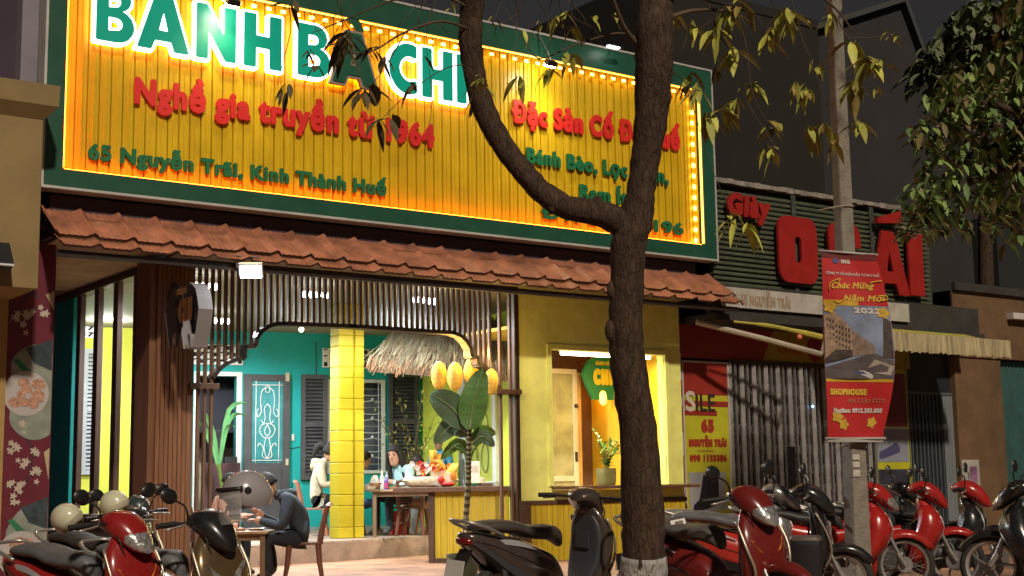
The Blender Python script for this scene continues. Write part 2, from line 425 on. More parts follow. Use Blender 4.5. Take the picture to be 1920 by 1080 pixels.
# cream doors behind the serving window
kd = thing  # alias keeps the intent readable
def door_leaf(name, x0, x1, y, z0, z1, mframe, mpanel, nb=2, par=rb):
    mb = MB(); s = .085
    mb.box(x0, x0+s, y-.03, y+.02, z0, z1); mb.box(x1-s, x1, y-.03, y+.02, z0, z1)
    for zz in (z0, z0+(z1-z0)*.36, z1-s): mb.box(x0+s, x1-s, y-.03, y+.02, zz, zz+s)
    o = part(mb, name, mframe, bevel=.006)
    mb = MB(); mb.box(x0+s, x1-s, y-.012, y, z0+s, z1-s); sub(mb, 'panel', mpanel, o)
    return o
M_CREAM = mat('cream_paint', (.62, .52, .36), .55, var=.08, scale=4, dirt=.15, dcol=(.3, .22, .12))
dx0, dx1 = P(1036, 700, 17.9).x, P(1080, 720, 17.9).x
d_ = door_leaf('door', dx0-.15, dx1, 17.9, .1, P(1060, 692, 17.9).z, M_CREAM, mat('frosted_panel', (.32, .30, .16), .3, var=.4, scale=3))
mb = MB(); mb.ell((dx1-.05, 17.84, 2.35), .035, .03, .035); mb.box(dx1-.075, dx1-.03, 17.85, 17.868, 1.45, 1.6); sub(mb, 'handle', M_DKB, d_, 60)
mb = MB(); mb.box(dx1, dx1+.06, 17.85, 17.97, .1, 2.9); part(mb, 'door_jamb', mat('amber_timber', (.45, .25, .07), .5))
# upper wall that carries the billboard
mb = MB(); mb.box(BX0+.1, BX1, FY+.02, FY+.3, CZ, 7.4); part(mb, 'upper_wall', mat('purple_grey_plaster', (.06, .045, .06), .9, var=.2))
mb = MB(); mb.box(BX0+.1, BX1, FY+.3, 30, 4.3, 4.42); part(mb, 'roof_slab', mat('roof_concrete', (.12, .12, .12), .9))
# ceilings
M_SOF = mat('stained_ceiling_board', (.36, .25, .15), .85, var=.3, scale=1.6, dirt=.45, dcol=(.14, .09, .05), bump=.25)
mb = MB()
for i, y0 in enumerate((15.5, 17.0, 18.5, 20.0, 21.5, 23.0)): mb.box(4.95, 6.45, y0+.012, y0+1.488, CZ-.03, CZ+.02)
part(mb, 'soffit', M_SOF)
mb = MB(); mb.box(6.45, BX1-.12, 16.3, 28, CZ-.02, CZ+.02); mb.box(6.45, BX1-.05, 15.5, 16.3, CZ-.06, CZ+.02); part(mb, 'ceiling', mat('pale_ceiling', (.30, .27, .20), .8, var=.06))
# ---- tiled canopy: two courses of moulded sheet with a sharp crest and a long hollow
M_TILE = mat('terracotta_sheet', (.33, .135, .08), .38, var=.4, scale=3.2, dirt=.6, dcol=(.10, .055, .04), bump=.15, bscale=18, spec=.5)
cy0, cz0, cy1, cz1 = 15.86, P(480, 432, 15.86).z, 15.20, P(452, 492, 15.2).z
def tile_h(x):
    p = (x-BX0)/.455 % 1
    h = .06*(1-(p/.16)**1.5) if p < .16 else (.010*sin((p-.16)/.62*pi*4)**2 if p < .78 else .06*((p-.78)/.22)**1.6)
    return h
def course(mb, t0, t1, lift, x0, x1):
    n = int((x1-x0)/.02); rows = []
    for r in range(7):
        t = lerp(t0, t1, r/6); y, z = lerp(cy0, cy1, t), lerp(cz0, cz1, t)
        lf = lift*(r/6)
        jit = lambda x: .02*((sin(int((x-BX0)/.455)*12.9898+t0*7)*43758.5453) % 1-.5)*(r/6)
        rows.append([(x0+(x1-x0)*i/n, y-(tile_h(x0+(x1-x0)*i/n)+lf+jit(x0+(x1-x0)*i/n))*.7, z+(tile_h(x0+(x1-x0)*i/n)+lf+jit(x0+(x1-x0)*i/n)*.6)*.7) for i in range(n+1)])
    mb.sheet(rows)
    lip = [[p for p in rows[-1]], [(p[0], p[1]+.02, p[2]-.022) for p in rows[-1]]]; mb.mi = 1; mb.sheet(lip); mb.mi = 0
mb = MB()
course(mb, 0, .20, .0, BX0, BX1+.3); course(mb, .20, .76, .05, BX0, BX1+.3); course(mb, .76, 1.02, .05, BX0, BX1+.3)
part(mb, 'tile_canopy', [M_TILE, mat('tile_gap_shade', (.05, .018, .014), .7)], smooth=50)  # dark lip colour paints the shaded gap under each course
mb = MB(); mb.box(BX0+.02, BX1+.28, cy1+.05, cy1+.12, cz1-.09, cz1-.02); mb.box(BX0+.05, BX1+.25, cy0-.05, FY, cz0-.22, cz0-.16); part(mb, 'canopy_batten', M_DKB)
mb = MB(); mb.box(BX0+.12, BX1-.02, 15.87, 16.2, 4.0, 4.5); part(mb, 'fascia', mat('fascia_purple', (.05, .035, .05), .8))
# ---- timber pillar
px0, px1 = P(292, 700, FY).x, P(358, 700, FY).x
mb = MB(); mb.box(px0-.08, px1+.02, FY+.02, FY+.48, 0, CZ-.08)
nb = 8
for i in range(nb): mb.box(lerp(px0, px1, i/nb)+.004, lerp(px0, px1, (i+1)/nb)-.004, FY-.015, FY+.02, 0, CZ-.1)
part(mb, 'timber_pillar', M_BRNR)
# ---- open timber bars on the left side, and the beam above and rail below them
mb = MB()
for y in (17.35, 18.1, 18.86, 19.6): mb.box(6.50, 6.58, y, y+.17, .75, CZ-.12)
part(mb, 'side_bars', M_BRN, bevel=.008)
mb = MB(); mb.box(6.46, 6.64, 16.7, 24, CZ-.13, CZ-.03); part(mb, 'side_beam', M_BRN)
mb = MB(); mb.box(6.44, 6.66, 16.72, 19.85, .72, .78); part(mb, 'side_rail', mat('rail_timber', (.22, .2, .17), .7, var=.2))
mb = MB(); mb.box(6.50, 6.62, 16.72, 19.85, 0, .72); part(mb, 'side_dado', mat('dark_brown_boards', (.05, .035, .025), .7, var=.3, stretch=(6, 6, .6)))
# green end wall of the porch
M_GRN = mat('dark_green_paint', (.02, .13, .12), .45, var=.15)
mb = MB(); mb.box(6.49, 6.53, 19.87, 22.2, 0, CZ-.1); part(mb, 'green_wall', M_TEAL)
mb = MB(); mb.box(6.53, 6.63, 19.88, 22.2, 0, CZ-.1); part(mb, 'teal_wall_edge', M_TEAL)

# ---- slatted screen with the scalloped arch
def FP(px, py): v = P(px, py, FY); return (v.x, v.z)
prof = [(360, 770), (392, 722), (398, 708), (408, 694), (422, 682), (440, 675), (456, 672), (457, 650), (477, 649), (480, 634), (488, 622), (500, 613), (514, 608), (532, 607), (660, 612), (845, 624), (860, 629), (872, 640), (880, 654), (881, 668), (893, 670), (894, 684), (905, 687), (917, 697), (926, 711), (931, 728), (968, 775)]
pf = [FP(*p) for p in prof]
def prof_z(x):
    for (x0, z0), (x1, z1) in zip(pf, pf[1:]):
        if x0 <= x <= x1: return lerp(z0, z1, (x-x0)/max(1e-6, x1-x0))
    return pf[0][1]
sx0, sx1 = FP(362, 600)[0], FP(967, 700)[0]; legL, legR = FP(400, 740)[0], FP(929, 740)[0]
mb = MB(); n = int(round((sx1-sx0)/.0885)); K = (sx1-sx0)/n
for i in range(n+1):
    x = sx0+K*i; zb = prof_z(x)+.02
    if x < legL or x > legR: zb = 0 if x > legR or i in (0, 2, 3) else .05
    if x > legR and i % 2 == 0 and i != n: continue
    mb.box(x-.018, x+.018, FY-.005, FY+.045, zb, CZ-.06)
part(mb, 'slat_screen', mat('slat_timber', (.12, .07, .045), .42, var=.25, scale=2, stretch=(8, 8, .6)))
mb = MB(); tr = [(p[0], p[1]) for p in pf[2:-1]]
for (x0, z0), (x1, z1) in zip(tr, tr[1:]):
    mb.bar((x0, FY+.035, z0), (x1, FY+.035, z1), .16, .055, (0, 1, 0)) if False else mb.obox(((x0+x1)/2, FY+.035, (z0+z1)/2), Vector(((x1-x0)/2*1.06, 0, (z1-z0)/2*1.06)), (0, .085, 0), Vector((-(z1-z0), 0, (x1-x0))).normalized()*.026)
part(mb, 'arch_trim', M_DKB)
mb = MB(); mb.box(sx0-.06, sx1+.04, FY-.03, FY+.12, CZ-.1, CZ-.02); part(mb, 'screen_head', M_DKB)
for (xa, xb, py) in ((P(352, 725, FY).x, P(407, 725, FY).x, 725), (P(925, 735, FY).x, P(973, 735, FY).x, 735)):
    z = P(400 if py == 725 else 950, py, FY).z
    mb = MB(); mb.box(xa, xb, FY-.08, FY+.16, z-.035, z+.035); part(mb, 'bracket', M_BRN, bevel=.006)
mb = MB(); mb.box(sx1+.002, sx1+.05, FY-.02, FY+.14, 0, CZ-.1); part(mb, 'screen_post', M_DKB)

# ---- the old house inside the porch: its wall is set at an angle to the street
HD = radians(-12.7); HU = Vector((cos(HD), sin(HD), 0)); HN = Vector((sin(HD), -cos(HD), 0)); HP = PZ(590, 994, .3)
def W(px, py, off=0.):
    d = ray(px, py); t = (HP+HN*off-CP).dot(HN)/d.dot(HN); return CP+d*t
def hu(v): return (v-HP).dot(HU)
def hp(u, z, off=0.): q = HP+HU*u+HN*off; return Vector((q.x, q.y, z))
def hbox(mb, u0, u1, z0, z1, o0, o1):
    return mb.obox(hp((u0+u1)/2, (z0+z1)/2, (o0+o1)/2), HU*(u1-u0)/2, HN*(o1-o0)/2, FZ*(z1-z0)/2)
uY0, uY1, uT1 = hu(W(60, 800)), hu(W(335, 700)), hu(W(792, 800))
od0, od1 = hu(W(372, 760)), hu(W(443, 760)); oz1 = W(400, 705).z
w0, w1 = hu(W(612, 800)), hu(W(722, 800)); wz_1, wz_0 = W(700, 712).z, W(700, 888).z
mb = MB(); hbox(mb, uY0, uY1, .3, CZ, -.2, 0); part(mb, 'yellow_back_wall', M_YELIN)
mb = MB()
hbox(mb, uY1, od0, .3, CZ, -.2, 0); hbox(mb, od0, od1, oz1, CZ, -.2, 0); hbox(mb, od1, w0, .3, CZ, -.2, 0)
hbox(mb, w0, w1, wz_1, CZ, -.2, 0); hbox(mb, w0, w1, .3, wz_0, -.2, 0); hbox(mb, w1, uT1, .3, CZ, -.2, 0)
part(mb, 'teal_back_wall', M_TEAL)
mb = MB(); hbox(mb, uY0, uT1, CZ, CZ+.3, -.3, .0); part(mb, 'cornice', mat('grey_cornice', (.4, .4, .36), .8))
mb = MB(); hbox(mb, uY1, od0, .3, .36, 0, .05); hbox(mb, od1, uT1, .3, .36, 0, .06); part(mb, 'skirting', mat('grey_skirting', (.22, .30, .28), .8))
mb = MB(); mb.tube([W(593, 640, .01), W(593, 702, .01)], .008, 5); mb.tube([W(541, 842, .01), W(563, 838, .01)], .006, 5); mb.tube([W(548, 905, .012), W(548, 990, .012)], .008, 5); part(mb, 'wall_cable', M_DKB)
mb = MB(); hbox(mb, hu(W(546, 0+820)), hu(W(551, 820)), W(548, 826).z, W(548, 814).z, .0, .03); part(mb, 'light_switch', M_WFR_ if False else mat('switch_white', (.55, .55, .5), .5))
# room behind the open door: pale back wall and dark blind
mb = MB(); hbox(mb, od0-1, od1+1, .3, 3.6, -2.2, -2.1); part(mb, 'inner_room_wall', mat('inner_cream', (.48, .38, .25), .8))
mb = MB(); hbox(mb, od0-.1, od1+.2, oz1-1.0, oz1+.2, -.9, -.86); part(mb, 'dark_blind', mat('dark_blind', (.03, .03, .04), .8))
M_WFR = mat('door_frame_white', (.6, .6, .55), .5, var=.08)
mb = MB(); hbox(mb, od1, od1+.1, .3, oz1, -.05, .04); hbox(mb, od0-.09, od0, .3, oz1, -.05, .04); hbox(mb, od0-.09, od1+.1, oz1, oz1+.08, -.05, .04); part(mb, 'door_frame', M_WFR, bevel=.006)
mb = MB(); hbox(mb, uY1-2.2, uY1, 3.2, 3.3, .0, .3); 
M_SHT = mat('weathered_shutter', (.055, .053, .055), .6, var=.25, scale=4, dirt=.25, dcol=(.12, .12, .12))
# door leaf swung against the wall: dark frame, teal glass with white scroll grille
dl0, dl1 = hu(W(455, 800)), hu(W(541, 800)); dz1 = W(500, 703).z; g0, g1 = hu(W(470, 800)), hu(W(528, 800)); gz0, gz1 = W(500, 868).z, W(500, 715).z
mb = MB(); hbox(mb, dl0, g0, .32, dz1, .05, .11); hbox(mb, g1, dl1, .32, dz1, .05, .11); hbox(mb, g0, g1, gz1, dz1, .05, .11); hbox(mb, g0, g1, .32, gz0, .05, .11)
for zz in (.5, 1.05): hbox(mb, g0+.04, g1-.04, zz, zz+.42, .11, .125)
dr = part(mb, 'door', M_SHT, bevel=.008)
mb = MB(); hbox(mb, g0, g1, gz0, gz1, .06, .075); sub(mb, 'glass', mat('teal_door_glass', (.03, .22, .23), .25, var=.2), dr)
mb = MB(); gu, gw, gh = (g0+g1)/2, (g1-g0)/2, gz1-gz0
def scroll(pts, r=.008): mb.tube(smoothpath([hp(gu+p[0]*gw, gz0+p[1]*gh, .095) for p in pts], 5), r, 5)
for s in (-1, 1):
    scroll([(s*.75, 0), (s*.75, 1)]); scroll([(0, .92), (s*.35, .88), (s*.45, .75), (s*.4, .62), (s*.62, .56), (s*.7, .62), (s*.58, .66)])
    scroll([(0, .72), (s*.2, .66), (s*.15, .55), (s*.25, .48), (s*.4, .52)]); scroll([(0, .3), (s*.3, .32), (s*.5, .4), (s*.35, .46), (0, .48)])
    scroll([(0, .32), (s*.18, .38), (0, .47)]); scroll([(0, .05), (s*.3, .08), (s*.25, .18), (s*.5, .24), (s*.6, .2)]); scroll([(s*.1, .3), (s*.2, .2), (s*.12, .1), (0, .06)])
scroll([(-1, .95), (1, .95)]); scroll([(-1, .03), (1, .03)])
mb.tube([hp(gu+.16*gw*cos(a), gz0+gh*.9+.045*gh*sin(a), .095) for a in [i*pi/5 for i in range(11)]], .008, 5)
sub(mb, 'grille', M_WHT, dr, 180)
mb = MB(); mb.box(0, 0, 0, 0, 0, 0) if False else None
hbox(mb, dl1-.08, dl1-.03, 1.5, 1.62, .11, .14); hbox(mb, dl1-.09, dl1-.02, gz1+.0, gz1+.16, .11, .118); sub(mb, 'hinge', mat('old_brass', (.5, .45, .3), .5, .3), dr)
def shutter(u0, u1, z0, z1, off, m=M_SHT):
    mb = MB(); s = .085
    hbox(mb, u0, u0+s, z0, z1, off, off+.06); hbox(mb, u1-s, u1, z0, z1, off, off+.06)
    for zz in (z0, (z0+z1)/2, z1-s): hbox(mb, u0+s, u1-s, zz, zz+s, off, off+.06)
    n = int((z1-z0)/.075)
    for i in range(n):
        z = z0+s+(z1-z0-2*s)*(i+.5)/n
        mb.obox(hp((u0+u1)/2, z, off+.025), HU*((u1-u0)/2-s), (HN*.025+FZ*-.028), (HN*.004+FZ*.004))
    o = part(mb, 'shutter', m, bevel=.004)
    mb = MB(); hbox(mb, u0+s, u1-s, z0+s, z1-s, off-.012, off-.004); sub(mb, 'louvre_shadow', M_DARK, o); return o  # dark sheet stands in for the shade between the louvres
shutter(hu(W(563, 800)), hu(W(612, 800)), W(590, 900).z, W(590, 703).z, .03)
shutter(hu(W(727, 800)), hu(W(783, 800)), W(750, 892).z, W(750, 700).z, .03)
shutter(hu(W(152, 800)), hu(W(188, 800)), W(170, 890).z, W(170, 655).z, .03, mat('grey_shutter', (.30, .31, .32), .6, var=.2))
# barred window
mb = MB(); hbox(mb, w0, w0+.07, wz_0, wz_1, -.06, .03); hbox(mb, w1-.07, w1, wz_0, wz_1, -.06, .03); hbox(mb, w0, w1, wz_1-.06, wz_1, -.06, .035); hbox(mb, w0, w1, wz_0, wz_0+.06, -.06, .035)
wn = part(mb, 'window', M_WFR, bevel=.006)
mb = MB(); hbox(mb, w0, w1, wz_0, wz_1, -.35, -.3); sub(mb, 'pane', mat('dark_grey_pane', (.09, .10, .115), .25, var=.3, scale=1.2), wn)
mb = MB(); nr = 5
for i in range(nr):
    z = lerp(wz_0, wz_1, (i+.5)/nr); hh = (wz_1-wz_0)/nr*.33
    for uc in (lerp(w0, w1, .25), lerp(w0, w1, .78)):
        wv = (w1-w0)*.2
        mb.tube(smoothpath([hp(uc-wv, z-hh, 0), hp(uc+wv*.6, z-hh, 0), hp(uc+wv, z, 0), hp(uc+wv*.6, z+hh, 0), hp(uc-wv*.6, z+hh, 0), hp(uc-wv, z+hh*.4, 0)], 3), .010, 5)
        mb.ell(hp(uc, z+hh*1.3, .01), .035, .035, .035, 6, 5)
    mb.tube([hp(w0, z, -.01), hp(w1, z, -.01)], .008, 5)
mb.tube([hp(w1-.13, wz_0, 0), hp(w1-.13, wz_1, 0)], .01, 5)
sub(mb, 'grille', mat('pale_grille', (.5, .52, .5), .5), wn, 180)
# vent blocks with cut pattern
def vent(px0, px1, py0, py1, zig=False):
    u0, u1, z0, z1 = hu(W(px0, py0)), hu(W(px1, py0)), W((px0+px1)/2, py1).z, W((px0+px1)/2, py0).z
    mb = MB(); hbox(mb, u0, u1, z0, z1, 0, .05); o = part(mb, 'vent_panel', M_WHT, bevel=.005)
    mb = MB(); n = max(3, int((u1-u0)/.11))
    for r in range(3):
        z = lerp(z0, z1, (r+.5)/3); hh = (z1-z0)/3*.3
        for i in range(n):
            u = lerp(u0, u1, (i+.5)/n); b = (u1-u0)/n*.3
            if (i+r) % 3 == 0: hbox(mb, u-b, u+b, z-hh, z+hh, .052, .056)
            else:
                mb.obox(hp(u, z, .054), (HU*b+FZ*hh*(1 if i % 2 else -1)), HN*.002, (HU*-.012+FZ*.012))
                mb.obox(hp(u, z+hh, .054), HU*b, HN*.002, FZ*.012)
    sub(mb, 'vent_pattern', M_DARK, o)
vent(335, 455, 646, 684); vent(604, 700, 654, 690); vent(150, 190, 598, 634)
# right wing: yellow-green wall coming forward, with a cream glazed door
C0 = W(792, 800); WU = -HN*-1
wdir = HN   # towards the street
def wp(s, z, off=0.): q = Vector((C0.x, C0.y, 0))+wdir*s+HU*(-off); return Vector((q.x, q.y, z))
def wbox(mb, s0, s1, z0, z1, o0, o1): return mb.obox(wp((s0+s1)/2, (z0+z1)/2, (o0+o1)/2), wdir*(s1-s0)/2, HU*(o1-o0)/2, FZ*(z1-z0)/2)
def ws(px, py):
    d = ray(px, py); t = (Vector((C0.x, C0.y, 0))-CP).dot(HU)/d.dot(HU); return (CP+d*t-Vector((C0.x, C0.y, 0))).dot(wdir), (CP+d*t).z
mb = MB(); wbox(mb, 0, 5.2, .3, CZ, -.15, 0); part(mb, 'wing_wall', mat('lime_paint', (.55, .60, .06), .7, var=.06))
s0, s1 = ws(866, 800)[0], ws(936, 800)[0]; zt = ws(900, 690)[1]
mb = MB(); a_ = .16
for (x0, x1, z0, z1) in ((s0, s0+a_*2, .3, zt), (s1-a_, s1, .3, zt), (s0, s1, zt-.12, zt), (s0, s1, .3, 1.15)): wbox(mb, x0, x1, z0, z1, 0, .07)
dr2 = part(mb, 'glazed_door', M_WFR, bevel=.006)
mb = MB(); wbox(mb, s0+a_*2, s1-a_, 1.15, zt-.12, .02, .03); sub(mb, 'glass', mat('lime_glass', (.45, .5, .08), .2, var=.2), dr2)
mb = MB()
for k in range(3):
    for q in (.3, .7):
        mb.tube([wp(lerp(s0+a_*2, s1-a_, q)+.16*cos(t), lerp(1.3, zt-.3, (k+.5)/3)+.25*sin(t), .05) for t in [i*pi/6 for i in range(13)]], .01, 5)
sub(mb, 'grille', mat('olive_grille', (.25, .26, .1), .5), dr2, 180)
# the yellow block pillar on the step: cross-shaped plan with cut joints
pb = PZ(648, 1009, .3)
mb = MB(); u, v = HU, HN
def crossring(k, z):
    pp = [(-.2, -.1), (-.1, -.1), (-.1, -.2), (.1, -.2), (.1, -.1), (.2, -.1), (.2, .1), (.1, .1), (.1, .2), (-.1, .2), (-.1, .1), (-.2, .1)]
    return [Vector((pb.x, pb.y, z))+(u*p[0]+v*p[1])*k for p in pp]
def plinth(mb, c, k, z0, z1, hw):
    mb.obox((c.x, c.y, (z0+z1)/2), u*hw, v*hw, FZ*(z1-z0)/2)
z = .3; i = 0; ca, sa = cos(radians(12)), -sin(radians(12)); pu, pv = HU*ca+HN*sa, HN*ca-HU*sa
mb2 = MB(); hs = []
while z < CZ-.01:
    h = .33 if i % 2 else .17; h = min(h, CZ-z)
    for (cu, cv, hw, hd) in ((-.075, .0, .125, .15), (.15, .03, .075, .15)):
        q = pb+pu*cu+pv*cv
        r = .012; rings = []
        for zz, k in ((z+.001, 1-.07), (z+.012, 1), (z+h-.012, 1), (z+h-.001, 1-.07)):
            rings.append([Vector((q.x, q.y, zz))+pu*(sx_*hw*k)+pv*(sy_*hd*k) for sx_, sy_ in ((-1, -1), (1, -1), (1, 1), (-1, 1))])
        mb2.loft(rings)
    z += h; i += 1
q = pb+pu*.06; mb2.obox((q.x, q.y, (.3+CZ)/2), pu*.05, pv*.12, FZ*(CZ-.3)/2)
part(mb2, 'block_pillar', mat('yellow_block_paint', (.44, .34, .010), .55, var=.08, scale=3, dirt=.1, dcol=(.4, .3, .02)))
# ------------------------------------------------------------------ the billboard
SY = 15.75; SX0, SX1, SZ0, SZ1 = 4.72, 15.27, 4.56, 7.62
IX0, IX1, IZ0, IZ1 = 4.94, 15.03, 4.77, 7.28
bb = thing('billboard', 'yellow ribbed billboard with green border, orange light strips and BÁNH BÀ CHI letters', 'billboard', (10, SY, SZ0))
def bpart(mb, name, m, smooth=None, bevel=0): return mb.build(name, m, bb, smooth, world=True, bevel=bevel)
M_SGRN = mat('sign_green', (.010, .075, .045), .45, var=.12, dirt=.15, dcol=(.05, .06, .05))
M_SYEL = mat('ribbed_yellow_metal', (.64, .425, .012), .36, var=.14, scale=1.4, dirt=.22, dcol=(.36, .2, .02))
mb = MB(); rows = [[], []]; x = IX0; per = .142
while x < IX1:
    for dx, dy in ((0, 0), (.005, .034), (.017, .034), (.022, 0), (.074, 0), (.080, -.009), (.092, -.009), (.098, 0)):
        if x+dx < IX1:
            rows[0].append((x+dx, SY+dy+.02, IZ0-.02)); rows[1].append((x+dx, SY+dy+.02, IZ1+.02))
    x += per
mb.sheet(rows); bpart(mb, 'ribbed_panel', M_SYEL)
mb = MB()
for (x0, x1, z0, z1) in ((SX0, SX1, SZ0, IZ0), (SX0, SX1, IZ1, SZ1), (SX0, IX0, IZ0, IZ1), (IX1, SX1, IZ0, IZ1)): mb.box(x0, x1, SY-.10, SY+.12, z0, z1)
bpart(mb, 'green_border', M_SGRN)
mb = MB(); e = .03
for (x0, x1, z0, z1) in ((SX0-e, SX1+e, SZ0-e, SZ0), (SX0-e, SX1+e, SZ1, SZ1+e), (SX0-e, SX0, SZ0, SZ1), (SX1, SX1+e, SZ0, SZ1)): mb.box(x0, x1, SY-.11, SY+.14, z0, z1)
bpart(mb, 'edge_trim', mat('aluminium_trim', (.55, .55, .53), .4, .3, var=.1))
mb = MB()
for x in (5.5, 8, 10.5, 13, 14.9): mb.box(x-.03, x+.03, SY+.12, FY+.05, 5.0, 7.3)
bpart(mb, 'support', M_DKB)
# light strips along the inside of the border and a row of bulbs
OR = (1.0, .42, .035)
mb = MB()
mb.box(IX0+.01, IX1-.01, SY-.085, SY-.065, IZ1-.022, IZ1-.004); mb.box(IX1-.030, IX1-.006, SY-.085, SY-.06, IZ0+.03, IZ1-.05)
bpart(mb, 'light_strip', glow('orange_strip_glow', (1, .36, .02), 3.2))
mb = MB(); mb.box(IX0+.006, IX0+.02, SY-.07, SY-.05, IZ0+.03, IZ1-.05); mb.box(IX0+.03, IX1-.05, SY-.07, SY-.055, IZ0+.003, IZ0+.012)
bpart(mb, 'border_strip', glow('orange_border_glow', (1, .10, .0), 22))
M_BULB = glow('bulb_glow', (1, .50, .06), 4.5); k = 0
x = IX0+.12
while x < IX1-.2:
    mb = MB(); mb.box(x-.035, x+.035, SY-.075, SY-.045, IZ1-.115, IZ1-.07); bpart(mb, 'bulb', M_BULB, bevel=.01); x += .205
z = IZ0+.07
while z < IZ1-.2:
    mb = MB(); mb.box(IX1-.165, IX1-.105, SY-.045, SY-.015, z-.035, z+.035); bpart(mb, 'bulb', M_BULB, bevel=.01); z += .172
# lettering: block letters drawn for the name, built-in outlines for the rest
outline('H'); CAPH = _G['_cap']
def arc(cx, cy, rx, ry, a0, a1, n=10): return [(cx+rx*cos(radians(lerp(a0, a1, i/n))), cy+ry*sin(radians(lerp(a0, a1, i/n)))) for i in range(n+1)]
def custom(key, loops, adv): _G[key] = ([[(p[0]*CAPH, p[1]*CAPH) for p in l] for l in loops], adv*CAPH)
custom('\ue001', [[(0, 0)]+arc(.42, .29, .33, .29, -90, 75, 8)+arc(.40, .76, .28, .24, -50, 90, 8)+[(0, 1)], list(reversed([(.25, .2)]+arc(.40, .32, .11, .105, -90, 90, 6)+[(.25, .43)])), list(reversed([(.25, .6)]+arc(.38, .71, .09, .09, -90, 90, 6)+[(.25, .8)]))], .8)
custom('\ue002', [[(0, 0), (.27, 0), (.33, .17), (.61, .17), (.67, 0), (.95, 0), (.63, 1), (.31, 1)], list(reversed([(.395, .36), (.55, .36), (.4725, .68)]))], 1.)
custom('\ue003', [[(0, 0), (.25, 0), (.25, .52), (.58, 0), (.80, 0), (.80, 1), (.55, 1), (.55, .48), (.22, 1), (0, 1)]], .85)
custom('\ue004', [[(0, 0), (.26, 0), (.26, .37), (.52, .37), (.52, 0), (.78, 0), (.78, 1), (.52, 1), (.52, .60), (.26, .60), (.26, 1), (0, 1)]], .85)
custom('\ue005', [[(.70, .02), (.70, .27)]+arc(.52, .5, .25, .245, -60, -300, 12)+[(.70, .73), (.70, .98)]+arc(.50, .5, .5, .51, 66, 294, 16)], .75)
custom('\ue006', [[(0, 0), (.28, 0), (.28, 1), (0, 1)]], .3)
custom('\ue007', [[(.22, 0), (.78, 0)]+arc(.78, .2, .22, .2, -90, 0, 5)+arc(.78, .8, .22, .2, 0, 90, 5)+arc(.22, .8, .22, .2, 90, 180, 5)+arc(.22, .2, .22, .2, 180, 270, 5), list(reversed(arc(.5, .36, .08, .06, 180, 360, 6)+arc(.5, .64, .08, .06, 0, 180, 6)))], 1.)
custom('\ue008', [[(.22, 0), (.78, 0)]+arc(.78, .2, .22, .2, -90, 0, 5)+[(1, .5), (.5, .5), (.5, .36), (.62, .36), (.62, .24), (.38, .24), (.38, .76), (.62, .76), (.62, .64), (1, .64)]+arc(.78, .8, .22, .2, 0, 90, 5)+arc(.22, .8, .22, .2, 90, 180, 5)+arc(.22, .2, .22, .2, 180, 270, 5)], 1.)
LZ0, LZ1 = 6.37, 7.08
def big(ch, xa, xb, lit=True):
    L, _ = _G[ch]; wd = max(p[0] for l in L for p in l)
    k = (LZ1-LZ0)/CAPH; sx = (xb-xa)/(wd*k)
    for wg, y, dep, m, nm in ((.030, SY-.03, .06, M_HALO if lit else M_UNLIT, 'letter_rim'), (-.005, SY-.092, .012, M_LGRN if lit else M_LGRD, 'letter_face')):
        mb = MB(); g = glyph(ch, sx, wg)
        g = [[(p[0]*k, p[1]*k) for p in l] for l in g]; ar = lambda l: sum(l[i][0]*l[(i+1) % len(l)][1]-l[(i+1) % len(l)][0]*l[i][1] for i in range(len(l)))/2
        b_ = max(g, key=lambda l: abs(ar(l)))
        if ar(b_) < 0: g = [list(reversed(l)) for l in g]
        mb.flatpoly(g, (xa, y, LZ0), FX, FZ, dep)
        o = bpart(mb, nm, m)
        if wg > 0 :
            mb = MB(); mb.flatpoly(g, (xa, SY-.026, LZ0), FX, FZ, 0); bpart(mb, 'letter_backlight', M_BACK)
M_BACK = glow('letter_back_glow', (1, .26, .006), 7)
M_HALO = glow('white_letter_glow', (.93, .95, 1), 1.6)
M_LGRN = mat('lit_letter_green', (.0, .16, .10), .4, var=.05, emit=(.0, .20, .13), es=.55)
M_LGRD = mat('letter_green', (.015, .10, .06), .4, var=.1); M_UNLIT = mat('letter_rim_unlit', (.25, .24, .2), .5)
def X_(px, py): return P(px, py, SY).x
for ch, pa, pb_, py, lit in (('\ue001', 174, 247, 50, 1), ('\ue002', 250, 350, 80, 1), ('\ue003', 361, 437, 90, 1), ('\ue004', 450, 522, 110, 1), ('\ue001', 551, 613, 120, 1), ('\ue002', 616, 699, 140, 0), ('\ue005', 722, 775, 140, 1), ('\ue004', 784, 842, 160, 1), ('\ue006', 849, 868, 170, 1)):
    big(ch, X_(pa, py), X_(pb_, py), lit)
xa = X_(300, 10)
mb = MB(); mb.flatpoly([[(0, 0), (.14, .0), (.34, .2), (.16, .2)]], (xa-.02, SY-.03, 7.15), FX, FZ, .06); bpart(mb, 'letter_accent', M_HALO)
xa = X_(640, 60); mb = MB(); mb.flatpoly([[(0, .2), (.18, .0), (.30, .0), (.2, .2)]], (xa, SY-.03, 7.12), FX, FZ, .06); bpart(mb, 'letter_accent', M_LGRD)
M_RED = mat('sign_red', (.55, .02, .015), .45, var=.08, emit=(.55, .02, .02), es=.12); M_GTX = mat('sign_text_green', (.01, .15, .06), .45, var=.08)
def line(body, x0, x1, z, cap, m, wgt=.048, dep=.03):
    mb = MB(); letters(mb, body, (x0, SY-.005, z), FX, FZ, cap, x1-x0, wgt, dep, track=.0); bpart(mb, 'text_line', m)
line('Nghề gia truyền từ 1964', 5.76, 10.06, 5.69, .33, M_RED)
line('65 Nguyễn Trãi, Kinh Thành Huế', 5.24, 9.29, 4.935, .195, M_GTX)
line('Đặc Sản Cố Đô Huế', 11.37, 14.64, 6.25, .33, M_RED)
